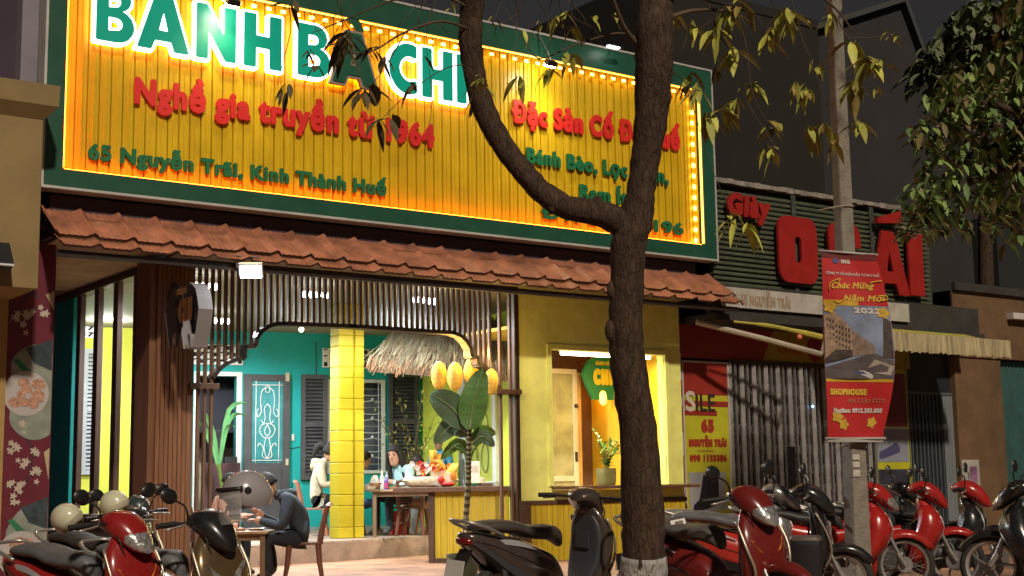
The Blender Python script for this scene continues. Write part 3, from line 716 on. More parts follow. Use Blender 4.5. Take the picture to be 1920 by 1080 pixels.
line('Bánh Bèo, Lọc Trần,', 11.60, 14.37, 5.68, .235, M_GTX)
line('Ram Ít,', 12.56, 13.6, 5.25, .235, M_GTX)
line('ĐT: 0905.0196', 11.87, 14.65, 4.9, .19, M_GTX)
# floodlights on arms over the top edge of the billboard
def sign_lamp(px, py, label, power):
    q = P(px, py, SY-.42)
    t = thing('floodlight', label, 'floodlight', (q.x, SY, SZ1), 0, 'floodlights shining on the billboard')
    mb = MB(); mb.tube([(0, .06, .05), (0, -.1, .06), (0, -.40, q.z-SZ1+.1), (0, -.42, q.z-SZ1+.02)], .012, 6); mb.build('arm', M_STL, t, 60)
    mb = MB(); mb.obox((0, -.42, q.z-SZ1), (.085, 0, 0), (0, .045, .03), (0, -.02, .03)); mb.build('housing', M_BLK, t, bevel=.008)
    mb = MB(); mb.obox((0, -.385, q.z-SZ1-.035), (.075, 0, 0), (0, .038, .025), (0, .006, -.010)); mb.build('lens', glow('flood_lens_glow', (1, .93, .7), 60), t)
    light('SPOT', 'floodlight_lamp', (q.x, SY-.44, q.z-.06), power, (1, .86, .5), (q.x, SY, 5.3), .06, spot=125, blend=.9, parent=t)
sign_lamp(437, 4, 'small floodlight above the N of the billboard name, washing the yellow panel', 48)
sign_lamp(1033, 118, 'small floodlight above the right half of the billboard, between the trunk and the branch', 62)
t = thing('arm_lamp', 'flat street-side lamp glowing white just above the top edge of the billboard right of centre', 'lamp', (P(1148, 88, SY).x, SY, SZ1))
q = P(1148, 88, SY-.3)-t.location
mb = MB(); mb.tube([(0, .1, .05), (q.x, q.y, q.z+.03)], .012, 6); mb.build('arm', M_STL, t)
mb = MB(); mb.box(q.x-.12, q.x+.2, q.y-.04, q.y+.04, q.z+.006, q.z+.03); mb.build('housing', M_BLK, t)
mb = MB(); mb.box(q.x-.08, q.x+.12, q.y-.035, q.y+.035, q.z-.01, q.z+.005); mb.build('lens', glow('cool_lens_glow', (1, 1, .9), 9), t)

# ------------------------------------------------------------------ lamps of the porch
# floodlight under the canopy
q = P(470, 510, 15.12)
t = thing('canopy_floodlight', 'square white LED floodlight glaring under the tiled canopy', 'floodlight', tuple(q))
fn_ = Vector((-.35, -.62, -.75)).normalized(); fa = fn_.cross(FZ).normalized(); fb = fa.cross(fn_)
mb = MB(); mb.obox(-fn_*.035, fa*.145, fb*.105, fn_*.03); mb.build('housing', M_STL, t, bevel=.008)
mb = MB(); mb.obox(fn_*.0, fa*.12, fb*.085, fn_*.004); mb.build('lens', glow('flood_white_glow', (.9, .96, 1), 45), t)
mb = MB(); mb.tube([(-.15, .06, .05), (-.15, .1, .2), (.15, .1, .2), (.15, .06, .05)], .012, 6); mb.tube([(0, .1, .2), (0, .15, cz1-q.z+.1)], .015, 6); mb.build('bracket', M_STL, t)
light('SPOT', 'floodlight_lamp', tuple(q+fn_*.06), 330, (.9, .96, 1), (q.x+2.5, q.y-1.6, -.5), .1, spot=150, blend=.7, parent=t)
# clusters of four white bulbs on the ceiling
M_LED = glow('white_led_glow', (.93, .97, 1), 22)
def cluster(px, py, Y, label, power, n=4):
    q = PZ(px, py, 3.84); t = thing('ceiling_light', label, 'ceiling light', tuple(q), 0, 'four-bulb lights under the porch ceiling')
    mb = MB(); mb.tube([(0, 0, .03), (0, 0, CZ-.03-q.z)], .012, 6); mb.box(-.22, .22, -.02, .02, .02, .045); mb.build('stem', M_WHT, t)
    for i in range(n):
        mb = MB(); mb.ell((-.165+.11*i, 0, -.02), .042, .042, .042, 10, 6); mb.build('bulb', M_LED, t, 180)
    light('SPOT', 'cluster_lamp', (q.x, q.y, q.z-.08), power*2.6, (.93, .97, 1), (q.x, q.y+.25, 0), .15, spot=172, blend=.35, parent=t)
cluster(381, 534, 17.6, 'four-bulb ceiling light nearest the timber pillar, half behind the round sign', 55)
cluster(408, 600, 20.6, 'four-bulb ceiling light low behind the slats, left of the arch curve', 195)
cluster(591, 551, 19.0, 'four-bulb ceiling light above the middle of the arch opening, under the floodlight', 185)
cluster(797, 562, 18.9, 'four-bulb ceiling light behind the slats above the straw roof', 60)
# fluorescent tube over the left bay
q = W(196, 589, .5)
t = thing('tube_light', 'short bluish white tube light high on the yellow wall behind the timber bars', 'tube light', tuple(q))
mb = MB(); mb.tube([-HU*.2, HU*.2], .028, 8); mb.build('tube', glow('tube_glow', (.85, .9, 1), 20), t, 60)
mb = MB(); mb.obox(FZ*.05, HU*.24, HN*.03, FZ*.015); mb.tube([FZ*.05, FZ*(CZ-q.z)], .01, 6); mb.build('batten', M_WHT, t)
light('POINT', 'tube_lamp', tuple(q+HN*.7+FZ*-.3), 60, (.95, 1, .95), None, .2, parent=t)
for px, py, off, lab in ((270, 590, .9, 'warm track spotlight in front of the yellow wall beside the pillar'), (565, 618, 1.2, 'warm track spotlight glowing against the teal wall under the arch')):
    q = W(px, py, off); t = thing('track_spotlight', lab, 'spotlight', tuple(q), 0, 'track spotlights in the porch')
    mb = MB(); mb.obox(FZ*.1+HN*-.03, HU*.035, (HN*.07+FZ*-.03), (HN*.015+FZ*.035)); mb.tube([FZ*.12, FZ*(CZ-q.z)], .01, 6); mb.build('housing', M_BLK, t, bevel=.006)
    mb = MB(); mb.ell((0, 0, 0), .045, .045, .045, 10, 6); mb.build('bulb', glow('warm_spot_glow', (1, .62, .35), 14), t, 180)
    light('POINT', 'track_lamp', tuple(q+HN*.15), 10, (1, .65, .4), None, .08, parent=t)
# tube over the serving window
xa, xb = P(1052, 660, FY+.25).x, P(1218, 667, FY+.25).x; z = P(1052, 660, FY+.25).z-.02
t = thing('window_tube_light', 'long warm white tube light along the top of the serving window', 'tube light', (xa, FY+.25, z))
mb = MB(); mb.tube([(0, 0, 0), (xb-xa, 0, 0)], .024, 8); mb.build('tube', glow('warm_tube_glow', (1, .84, .55), 14), t, 60)
mb = MB(); mb.box(-.03, xb-xa+.03, -.03, .03, .03, .05); mb.build('batten', M_WHT, t)
light('AREA', 'window_lamp', ((xa+xb)/2, FY+.3, z-.04), 34, (1, .70, .28), ((xa+xb)/2, FY+.45, 0), xb-xa, .06, parent=t)
light('AREA', 'window_front_fill', ((xa+xb)/2-.2, FY-.05, z-.06), 24, (1, .92, .5), ((xa+xb)/2-.5, FY-.4, 1.0), .8, .06, parent=t)  # unseen extra light outside the window, added to brighten the front wall

# ------------------------------------------------------------------ round dark sign on the pillar and the leaf sign in the kiosk
def leafshape(n=40, w=.5, h=.5):
    pts = []
    for i in range(n):
        a = 2*pi*i/n; r = 1+.10*cos(4*a)+.05*cos(8*a); pts.append((w*r*cos(a)*.95, h*r*sin(a)))
    return pts
def shield(w, h): return [(p[0]*w, p[1]*h) for p in [(0, 1), (.34, .90), (.66, .74), (.84, .48), (1, .12), (.88, -.22), (.74, -.52), (.60, -.78), (.5, -1), (.16, -1), (.16, -.78)]+arc(0, -.72, .16, .16, 0, 180, 6)+[(-.16, -1), (-.5, -1), (-.60, -.78), (-.74, -.52), (-.88, -.22), (-1, .12), (-.84, .48), (-.66, .74), (-.34, .90)]]
q = PX(325, 592, 6.28)
t = thing('projecting_sign', 'dark brown shield sign with white sides and dim orange CHI on the timber pillar', 'sign', (6.22, q.y-.15, q.z))
O = Vector((.27, 0, 0)); Ys = Vector((0, -1, 0))
mb = MB(); mb.flatpoly([shield(.29, .39)], O+Vector((-.08, 0, 0)), Ys, FZ, -.18); mb.mi = 0; mb.build('sign_side', mat('sign_side_white', (.24, .24, .26), .5, var=.05), t)
mb = MB(); mb.flatpoly([shield(.288, .388)], O+Vector((-.262, 0, 0)), Ys, FZ, -.012); mb.build('sign_face', M_DKB, t)
mb = MB(); letters(mb, 'CHI', (-.022, -.20, -.13), Ys, FZ, .28, .40, .09, -.004); letters(mb, 'BÁNH BÀ', (-.022, -.14, .2), Ys, FZ, .07, .28, .06, -.004); mb.build('sign_letters', mat('dull_orange', (.15, .06, .012), .5), t)
mb = MB(); mb.box(.1, .2, .16, .5, -.05, .05); mb.build('bracket', M_BLK, t)
q = P(1126, 708, 17.75)
t = thing('leaf_sign', 'green leaf-shaped BÁNH BÀ CHI sign with yellow letters inside the serving window', 'sign', (q.x, 17.75, q.z))
mb = MB(); mb.flatpoly([shield(.42, .37)], (0, 0, 0), FX, FZ, .05); mb.build('board', mat('leaf_board_green', (.01, .19, .07), .5, var=.05), t)
mb = MB(); letters(mb, 'CHI', (-.21, -.052, -.13), FX, FZ, .27, .42, .09, .015); letters(mb, 'BÁNH BÀ', (0, -.052, .20), FX, FZ, .065, .30, .06, .012, align='c'); mb.build('letters', mat('leaf_letter_yellow', (.72, .55, .03), .5), t)
mb = MB(); mb.ell((.02, -.03, -.34), .09, .03, .12, 12, 8); mb.build('lamp', glow('amber_lamp_glow', (1, .42, .03), 3.2), t, 180)
mb = MB(); mb.ell((.34, -.03, -.38), .05, .03, .07, 10, 6); mb.build('lamp', glow('amber_lamp_glow', (1, .42, .03), 3.2), t, 180)
mb = MB(); mb.box(-.02, .02, .0, .55, .1, .14); mb.build('hanger', M_DKB, t)
light('POINT', 'amber_lamp', (q.x-.04, 17.95, q.z-.35), 3, (1, .45, .08), None, .06, parent=t)

# ------------------------------------------------------------------ left neighbour: beige box front and cherry-blossom poster wall
ln = thing('beige_building', 'beige shopfront at the left edge with ledge and red blossom poster wall', 'building', (2, 18, 0))
M_BEI = mat('beige_panel', (.26, .185, .075), .7, var=.15, scale=1.3, dirt=.25, dcol=(.16, .11, .06), bump=.15)
def lp(mb, n, m, **k): return mb.build(n, m, ln, world=True, **k)
xe = P(77, 400, 15.1).x; zt, zb = P(60, 222, 15.1).z, P(60, 541, 15.1).z
mb = MB(); xs = [xe-1.6*k for k in range(8)]
for k in range(7): mb.box(xs[k+1]+.006, xs[k]-.006, 15.1, 16.4, zb, zt)
lp(mb, 'front_box', M_BEI, bevel=.01)
z1 = P(94, 190, 15.0).z; mb = MB(); mb.loft([[(x, y, z) for x, y in ((-10, y0), (xe+dx, y0), (xe+dx, 16.5), (-10, 16.5))] for z, dx, y0 in ((zt, 0, 15.1), (zt+.14, .12, 14.98), (z1+.18, .13, 14.97))]); lp(mb, 'ledge', M_BEI)
mx1 = P(99, 700, FY).x; mx0 = P(12, 700, FY).x
mb = MB(); mb.box(mx0, mx1, FY, FY+.25, 0, 4.6); lp(mb, 'poster_wall', mat('magenta_poster', (.12, .014, .03), .45, var=.2, scale=1.2, dirt=.2, dcol=(.08, .01, .02)))
mb = MB(); mb.box(mx0-3, mx0-.02, FY-.06, FY+.2, 0, 4.6); lp(mb, 'ochre_pier', mat('ochre_pier', (.36, .24, .08), .7, var=.15, dirt=.3))
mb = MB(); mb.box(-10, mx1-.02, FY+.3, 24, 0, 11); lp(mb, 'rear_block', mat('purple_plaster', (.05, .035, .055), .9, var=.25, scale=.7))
q = P(50, 100, FY+.2); mb = MB(); mb.box(q.x-.10, q.x+.12, FY+.08, FY+.32, zt, 10); mb.box(q.x+.16, q.x+.2, FY+.16, FY+.32, zt, 10); lp(mb, 'downpipe', mat('pale_pipe', (.22, .2, .25), .6))
# printed panels: bowl of rice cakes and blossom sprays
def MP(px, py, o=.0): v = P(px, py, FY-o); return v
for cz_ in (735, 1035):
    c = MP(62, cz_); mb = MB()
    a0 = [(c.x-.22+.42*cos(t)*.9, c.z+.55*sin(t)) for t in [i*pi/20 for i in range(41)]]
    a0 = [(max(mx0+.05, min(mx1-.01, p[0]+.25)), p[1]) for p in a0]
    mb.flatpoly([a0], (0, FY-.001, 0), FX, FZ, .003); lp(mb, 'print_plate', mat('print_grey_green', (.22, .26, .22), .5, var=.3, scale=5))
    mb = MB(); cx = mx1-.30
    mb.flatpoly([[(cx+.26*cos(i*pi/12) if cx+.26*cos(i*pi/12) < mx1-.012 else mx1-.012, c.z-.02+.26*sin(i*pi/12)) for i in range(24)]], (0, FY-.005, 0), FX, FZ, .002); lp(mb, 'print_bowl', mat('print_white', (.42, .40, .40), .5, var=.1))
    mb = MB(); R = random.Random(int(cz_))
    for i in range(11):
        x, z, r = cx-.12+R.random()*.26, c.z-.16+R.random()*.28, .035+R.random()*.03
        mb.flatpoly([[(x+r*1.2*cos(j*pi/5)*(1+.2*R.random()), z+r*sin(j*pi/5)) for j in range(10)]], (0, FY-.0075-.0004*i, 0), FX, FZ, .001)
    lp(mb, 'print_shrimp', mat('print_shrimp', (.42, .24, .17), .5, var=.5, scale=25))
    mb = MB(); mb.flatpoly([[(mx1-.32, c.z+.50), (mx1-.014, c.z+.62), (mx1-.014, c.z+.25), (mx1-.22, c.z+.33)]], (0, FY-.0045, 0), FX, FZ, .001); lp(mb, 'print_leaf', mat('print_dark_slate', (.03, .05, .06), .5, var=.5, scale=8))
    mb = MB(); mb.flatpoly([[(mx1-.46, c.z+.36), (mx1-.40, c.z+.38), (mx1-.22, c.z+.20), (mx1-.3, c.z+.18)]], (0, FY-.0045, 0), FX, FZ, .001); lp(mb, 'print_leaf', mat('print_green', (.02, .16, .08), .5, var=.3), )
M_BLO = mat('print_blossom', (.46, .40, .34), .5, var=.1); M_TWG = mat('print_twig', (.06, .015, .03), .6)
R = random.Random(3)
for (pts, cl) in (([(75, 560), (60, 545), (40, 570), (30, 600)], [(55, 585, 7), (28, 590, 5), (48, 600, 3), (78, 580, 3), (40, 615, 2)]), ([(38, 790), (50, 815), (62, 850), (55, 890), (40, 920)], [(38, 800, 4), (24, 840, 5), (42, 870, 6), (68, 850, 5), (15, 910, 6), (40, 915, 6), (65, 895, 3), (30, 935, 3), (72, 885, 3)])):
    mb = MB()
    for p, q in zip(pts, pts[1:]):
        A, B = MP(*p), MP(*q); dv = Vector((B.x-A.x, 0, B.z-A.z)); nn = Vector((-dv.z, 0, dv.x)).normalized()*.022
        mb.add([A-nn+Vector((0, -.003, 0)), B-nn*.7+Vector((0, -.003, 0)), B+nn*.7+Vector((0, -.003, 0)), A+nn+Vector((0, -.003, 0))], [(0, 1, 2, 3)])
    lp(mb, 'print_branch', M_TWG)
    mb = MB(); k = 0
    for (x, y, n) in cl:
        for i in range(n):
            c = MP(x+R.uniform(-9, 9), y+R.uniform(-11, 11)); r = R.uniform(.025, .05); k += 1
            if c.x+r > mx1-.01 or c.x-r < mx0+.01: continue
            mb.flatpoly([[(c.x+r*(.75+.3*cos(5*j*pi/10))*cos(j*pi/10), c.z+r*(.75+.3*cos(5*j*pi/10))*sin(j*pi/10)) for j in range(20)]], (0, FY-.0045-.0003*k, 0), FX, FZ, .0002, sides=False)
    lp(mb, 'print_blossom', M_BLO)
for pa, pb_, pt_, pbm in ((86, 99, 545, 582), (82, 99, 840, 900)):
    mb = MB(); A, B = MP(pa, pt_), MP(99, pbm); mb.flatpoly([[(mx1-.012, B.z), (mx1-.012, A.z), (A.x, A.z-.05)]], (0, FY-.004, 0), FX, FZ, .001); lp(mb, 'print_moon', mat('print_cream', (.42, .36, .22), .5))
q = P(5, 480, 14.9)
t = thing('wall_floodlight', 'black and white floodlight head cut by the left edge of the picture', 'floodlight', (q.x-.05, 15.1, q.z))
mb = MB(); mb.obox((0, -.18, 0), (.14, 0, 0), (0, .05, -.04), (0, .09, .12)); mb.build('housing', M_BLK, t, bevel=.01)
mb = MB(); mb.obox((0.02, -.24, -.02), (.12, 0, 0), (0, .004, -.003), (0, .08, .10)); mb.build('lens', mat('pale_lens', (.55, .57, .6), .2), t)
mb = MB(); mb.bar((0, -.12, 0), (0, .02, .05), .04, .04); mb.build('arm', M_STL, t)
# ------------------------------------------------------------------ right neighbour: shoe shop with folding gate
SHY = 16.35
ss = thing('shoe_shop', 'shoe shop with green slat sign board, grey folding gate and red and lime panels', 'shop', (18, 18, 0))
def sp(mb, n, m, **k): return mb.build(n, m, ss, world=True, **k)
XL, XR = 15.03, 21.9
gx0, gx1 = P(1370, 800, SHY).x, P(1638, 800, SHY).x
gz = P(1400, 683, SHY).z
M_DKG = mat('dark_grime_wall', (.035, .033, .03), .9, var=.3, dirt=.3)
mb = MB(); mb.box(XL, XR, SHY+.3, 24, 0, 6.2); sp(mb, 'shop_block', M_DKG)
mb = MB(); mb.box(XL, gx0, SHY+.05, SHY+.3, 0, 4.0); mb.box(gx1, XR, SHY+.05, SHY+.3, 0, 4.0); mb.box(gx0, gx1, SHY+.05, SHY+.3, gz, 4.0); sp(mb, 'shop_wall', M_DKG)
# striped strip beside the party wall
mb = MB(); mb2 = MB(); z = 0; i = 0; R = random.Random(5)
xs0 = P(1271, 800, SHY-.04).x; xs1 = P(1278, 800, SHY-.04).x
while z < 3.1:
    h = R.uniform(.12, .45); (mb if i % 2 else mb2).box(xs0+.03, xs1+.03, SHY-.04, SHY+.05, z, z+h-.002); z += h; i += 1
sp(mb, 'striped_trim', mat('dull_red', (.22, .03, .02), .6)); sp(mb2, 'striped_trim', mat('dull_white', (.5, .48, .45), .6))
# tall lime and red panel
a0, a1 = P(1283, 800, SHY).x, P(1366, 800, SHY).x; zt = P(1320, 681, SHY).z; zm = P(1320, 741, SHY).z
M_LIME = mat('lime_panel', (.42, .42, .02), .5, var=.12, dirt=.15, dcol=(.25, .2, .02)); M_SRED = mat('shop_red', (.26, .022, .014), .5, var=.15, dirt=.15)
mb = MB(); mb.box(a0, a1, SHY, SHY+.05, .1, zm); sp(mb, 'lime_panel', M_LIME)
mb = MB(); mb.box(a0, a1, SHY, SHY+.05, zm, zt)
for (y0, y1, xe) in ((752, 762, a1-.003), (770, 779, a0+.72)): mb.box(a0+.002, xe, SHY-.008, SHY-.001, P(1320, y1, SHY).z, P(1320, y0, SHY).z)
sp(mb, 'red_panel', M_SRED)
mb = MB(); mb.box(a0-.03, a0, SHY-.02, SHY+.05, .1, zt+.03); mb.box(a1, a1+.03, SHY-.02, SHY+.05, .1, zt+.03); mb.box(a0, a1, SHY-.02, SHY+.05, zt, zt+.03); sp(mb, 'panel_trim', mat('dull_aluminium', (.45, .42, .38), .5))
def L(body, px0, px1, pyb, cap_px, y, m, wgt=.07, n='panel_text', dep=.006, shear=0):
    A = P(px0, pyb, y); B = P(px1, pyb, y); mb = MB(); letters(mb, body, (A.x, y, A.z), FX, FZ, cap_px*(A-CP).dot(FW)/FPX, B.x-A.x, wgt, dep, 0., shear=shear); return sp(mb, n, m)
M_TXR = mat('text_red', (.30, .03, .015), .5)
L('65', 1314, 1340, 811, 25, SHY-.002, M_TXR, .09); L('NGUYỄN TRÃI', 1291, 1363, 838, 15, SHY-.002, M_TXR, .09); L('090 1133386', 1293, 1363, 866, 13.5, SHY-.002, M_TXR, .08)
L('S', 1284, 1305, 771, 38, SHY-.012, mat('dull_white_letter', (.5, .45, .38), .5), .03)
L('ILE', 1303, 1342, 771, 33, SHY-.012, mat('dark_letter', (.03, .02, .02), .5), .01)
mb = MB(); A = P(1308, 846, SHY); mb.box(A.x, A.x+.36, SHY-.006, SHY-.001, A.z, A.z+.012); sp(mb, 'panel_rule', M_TXR)
# poster with a pair of dark boots
A, B = P(1291, 886, SHY), P(1362, 957, SHY); mb = MB(); mb.box(A.x, B.x, SHY-.012, SHY-.002, B.z, A.z); po = sp(mb, 'boot_poster', mat('poster_grey', (.30, .31, .33), .5, var=.15, scale=2))
mb = MB()
for dx in (0, .17):
    bx, bz = P(1318, 950, SHY).x+dx, P(1318, 945, SHY).z+.04+dx*.25
    mb.flatpoly([[(bx-.08, bz+.03), (bx-.20, bz-.05), (bx-.22, bz-.13), (bx-.12, bz-.17), (bx+.12, bz-.10), (bx+.17, bz-.02), (bx+.17, bz+.40), (bx+.02, bz+.42)]], (0, SHY-.013-.004*(dx > 0), 0), FX, FZ, .003)
mb.build('boot_print', mat('boot_black', (.012, .012, .018), .4), po)
# red fascia with a yellow slanted name field
fz0, fz1 = gz+.02, P(1300, 608, SHY).z
mb = MB(); mb.box(XL, gx1+1.1, SHY-.0, SHY+.05, fz0+.04, fz1); sp(mb, 'red_fascia', M_SRED)
x0 = P(1428, 640, SHY).x; x1 = P(1560, 640, SHY).x
mb = MB(); mb.flatpoly([[(x0, fz0+.05), (gx1+1.08, fz0+.05), (gx1+1.08, fz1-.02), (x0+.28, fz1-.02)]], (0, SHY-.002, 0), FX, FZ, .006); sp(mb, 'fascia_field', mat('ochre_field', (.36, .27, .02), .5, dirt=.2))
L('Giày', 1455, 1510, 662, 18, SHY-.009, mat('orange_print', (.4, .12, .02), .5), .05, 'fascia_text', shear=.25)
mb = MB(); A = P(1527, 655, SHY); mb.flatpoly([[(A.x+.1*cos(t)*2, A.z+.22*sin(t)) for t in [i*pi/10 for i in range(20)]]], (0, SHY-.009, 0), FX, FZ, .005); sp(mb, 'fascia_disc', M_SRED)
# folding gate
mb = MB(); n = 25
for i in range(n+1):
    x = lerp(gx0, gx1, i/n); mb.obox((x, SHY+.0, gz/2), (.034, .014*(1 if i % 2 else -1), 0), (0, .02, 0), FZ*gz/2)
    if i < n:
        x2 = lerp(gx0, gx1, (i+1)/n); k = 0; z = .15
        while z < gz-.3:
            mb.bar((x, SHY+.03, z), (x2, SHY+.03, z+.28), .012, .006, (0, 1, 0)); mb.bar((x, SHY+.037, z+.28), (x2, SHY+.037, z), .012, .006, (0, 1, 0)); z += .33
sp(mb, 'folding_gate', mat('gate_grey', (.25, .245, .24), .55, .4, var=.3, dirt=.3))
mb = MB(); mb.box(gx0, gx1, SHY+.12, SHY+.16, 0, gz); sp(mb, 'gate_backing', mat('gate_backing', (.10, .095, .09), .9))
mb = MB(); gm = P(1481, 850, SHY).x; mb.box(gm-.09, gm+.09, SHY-.04, SHY-.022, .75, 1.65); mb.box(gm-.04, gm+.03, SHY-.06, SHY-.04, 1.15, 1.3); sp(mb, 'gate_lock', M_BLK)
mb = MB(); mb.box(gx0, gx1, SHY-.05, SHY+.05, gz, gz+.06); sp(mb, 'gate_track', M_DKG)
q = P(1524, 762, SHY-.03); mb = MB(); mb.ell(q, .02, .02, .02, 8, 6); sp(mb, 'status_light', glow('blue_led_glow', (.2, .6, 1), 5))
# narrow shoe panel right of the gate
b0, b1 = P(1638, 750, SHY).x, P(1700, 750, SHY).x
def zz(py): return P(1668, py, SHY).z
mb = MB(); mb.box(b0, b1, SHY, SHY+.05, .1, zz(670)); sp(mb, 'lime_panel', M_LIME)
for i, (ya, yb, m) in enumerate(((700, 800, mat('panel_maroon', (.13, .02, .03), .5, var=.4, scale=6, stretch=(6, 1, .5))), (802, 866, mat('panel_grey_blue', (.22, .24, .30), .5)), (880, 943, mat('panel_dark', (.03, .03, .05), .5, var=.6, scale=5)))):
    mb = MB(); mb.box(b0+.03, b1-.03, SHY-.006, SHY-.001, zz(yb), zz(ya)); sp(mb, 'panel_print', m)
mb = MB(); A = P(1667, 850, SHY); mb.flatpoly([[(A.x+p[0], A.z+p[1]) for p in ((-.28, -.08), (-.2, -.1), (.28, .02), (.3, .1), (.2, .2), (.08, .14), (-.1, .08), (-.26, .03))]], (0, SHY-.008, 0), FX, FZ, .003); sp(mb, 'shoe_print', mat('shoe_print_blue', (.06, .06, .14), .5))
mb = MB()
for x in (b0-.02, b1): mb.box(x, x+.025, SHY-.02, SHY+.05, .1, zz(670))
sp(mb, 'panel_trim', mat('olive_trim', (.16, .19, .10), .5))
# dark shop window further right, with pale curtain
c0, c1 = b1+.05, P(1788, 750, SHY).x
mb = MB(); mb.box(c0, c1, SHY+.02, SHY+.05, .1, 4.0); sp(mb, 'dark_window', mat('dark_shop_glass', (.02, .023, .03), .2, var=.3))
mb = MB(); n = 12
for i in range(n):
    x = lerp(c0, c1, (i+.5)/n); mb.box(x-.012, x+.012, SHY, SHY+.02, .1, P(1740, 735, SHY).z)
mb.box(c0, c1, SHY-.005, SHY+.02, P(1740, 740, SHY).z, P(1740, 735, SHY).z); sp(mb, 'window_bars', mat('blue_grey_bars', (.07, .09, .10), .6))
mb = MB(); x = P(1768, 800, SHY).x; mb.sheet([[(x+.05*i, SHY-.01+.02*(i % 2), z) for i in range(9)] for z in (.3, 2.6)]); sp(mb, 'curtain', mat('grey_blue_curtain', (.14, .16, .17), .8))
# sign board of green slats, with raised red letters
gx_0, gx_1 = 15.28, P(1690, 400, 15.75).x; sz1 = P(1338, 338, 15.75).z; sz0 = P(1380, 548, 15.7).z
mb = MB(); n = 19
for i in range(n):
    z = lerp(sz0+.1, sz1-.12, (i+.5)/n); mb.box(gx_0, gx_1+.7, 15.74, 15.77, z-.022, z+.022)
sb = sp(mb, 'sign_slats', mat('slat_green', (.07, .085, .05), .6, var=.25, dirt=.35))
mb = MB(); mb.box(gx_0, gx_1+.7, 15.82, 15.84, sz0, sz1); sp(mb, 'sign_back', mat('sign_back', (.02, .022, .018), .9))
mb = MB(); n = 30
for i in range(n):
    x0 = lerp(gx_0, gx_1, i/n); x1_ = lerp(gx_0, gx_1, (i+1)/n); mb.box(x0, x1_-.004, 15.70, 15.85, sz1-.04+.02*random.random(), sz1+.04+.02*random.random())
sp(mb, 'sign_cap', mat('weathered_cap', (.24, .23, .20), .9, var=.4, scale=6, dirt=.4))
for px in (1487, 1632):
    mb = MB(); x = P(px, 400, 15.73).x; mb.box(x-.05, x+.05, 15.71, 15.735, sz0, sz1-.05)
    sp(mb, 'sign_upright', mat('upright_dark', (.03, .035, .028), .8, var=.5, scale=12, dirt=.3, dcol=(.3, .3, .28)))
M_RL = mat('raised_red', (.30, .012, .009), .5, var=.12, dirt=.12, dcol=(.12, .01, .01))
def bigred(ch, xa, xb, za, zb, y=15.62):
    L_, _ = _G[ch]; k = (zb-za)/CAPH; wd = max(p[0] for l in L_ for p in l); s_ = (xb-xa)/(wd*k)
    g = [[(p[0]*k*s_, p[1]*k) for p in l] for l in L_]; mb = MB(); mb.flatpoly(g, (xa, y+.04, za), FX, FZ, .05); sp(mb, 'sign_letter', M_RL, bevel=.004)
bigred('\ue007', 16.64, 17.56, 4.31, 5.42); bigred('\ue008', 17.86, 18.66, 4.31, 5.42); bigred('\ue002', 18.90, 19.92, 4.28, 5.40); bigred('\ue006', 19.93, 20.33, 4.30, 5.42)
mb = MB(); mb.flatpoly([[(19.06, 5.50), (19.70, 5.56), (19.70, 5.78), (19.06, 5.60)]], (0, 15.62, 0), FX, FZ, .08); sp(mb, 'sign_letter', M_RL)
mb = MB(); letters(mb, 'Giày', (15.47, 15.66, 5.30), FX, FZ, .38, .98, .07, .05, 0., shear=.12); sp(mb, 'sign_letter', M_RL)
# pale address board and the shade roof under the sign
A = P(1366, 535, 15.6); B = P(1540, 606, 15.6); dz0, dz1 = P(1400, 578, 15.6).z, P(1400, 541, 15.6).z
xd = P(1705, 590, 15.6).x
mb = MB(); xm = P(1438, 560, 15.6).x; mb.box(15.34, xm-.006, 15.6, 15.66, dz0, dz1); mb.box(xm+.006, xd, 15.6, 15.66, dz0, dz1); sp(mb, 'address_board', mat('dirty_white_board', (.42, .40, .36), .7, var=.15, dirt=.45, dcol=(.18, .15, .12)))
A = P(1371, 569, 15.6); B = P(1483, 573, 15.6); mb = MB(); letters(mb, 'ĐC: 65 NGUYỄN TRÃI', (15.42, 15.598, A.z-.01), FX, FZ, .17, B.x-15.42, .04, .004, 0.); sp(mb, 'address_text', mat('faded_orange', (.30, .23, .15), .6))
mb = MB(); mb.box(15.1, XR, 15.55, SHY+.3, dz0-.22, dz0-.12); mb.box(15.1, XR, 15.66, 15.75, dz0-.12, sz0+.1); sp(mb, 'shade_roof', M_DKG)
# retractable awning: roller tube, arm and scalloped valance
M_AWN = mat('awning_yellow', (.40, .36, .06), .8, var=.15, dirt=.3, dcol=(.15, .13, .03)); vy = 14.6
zl = P(1440, 612, vy+.9).z; zr = P(1890, 645, vy).z
x0, x1 = P(1648, 612, vy).x, P(1893, 650, vy).x
mb = MB(); mb.tube(smoothpath([P(1376, 603, 15.5), P(1450, 612, 15.35), P(1540, 632, 15.1)], 5), [.02]*4+[.035]*4+[.05]*3, 8, flat=1.0); sp(mb, 'awning_edge', M_AWN)
mb = MB(); nn = 40
mb.sheet([[(lerp(x0, x1, i/nn), lerp(15.5, vy, j/4), lerp(dz0-.16, zr+.06, j/4)-.03*sin(pi*j/4)) for i in range(nn+1)] for j in range(5)]); aw = sp(mb, 'awning', M_AWN)
mb = MB(); nn = 132; R = random.Random(8)
hem = [.02*R.random() for i in range(nn+1)]
mb.sheet([[(lerp(x0, x1, i/nn), vy-.02-.022*sin(i*2*pi/4.4)*(.4+j/3), zr+.06-.32*j/3+(.03*abs(sin(i*pi/6)) if j == 3 else 0)-hem[i]*(j == 3)) for i in range(nn+1)] for j in range(4)]); mb.build('valance', mat('valance_stripes', (.40, .34, .2), .8, var=.4, scale=4, stretch=(3, 1, .3), dirt=.35, dcol=(.10, .08, .03)), aw)
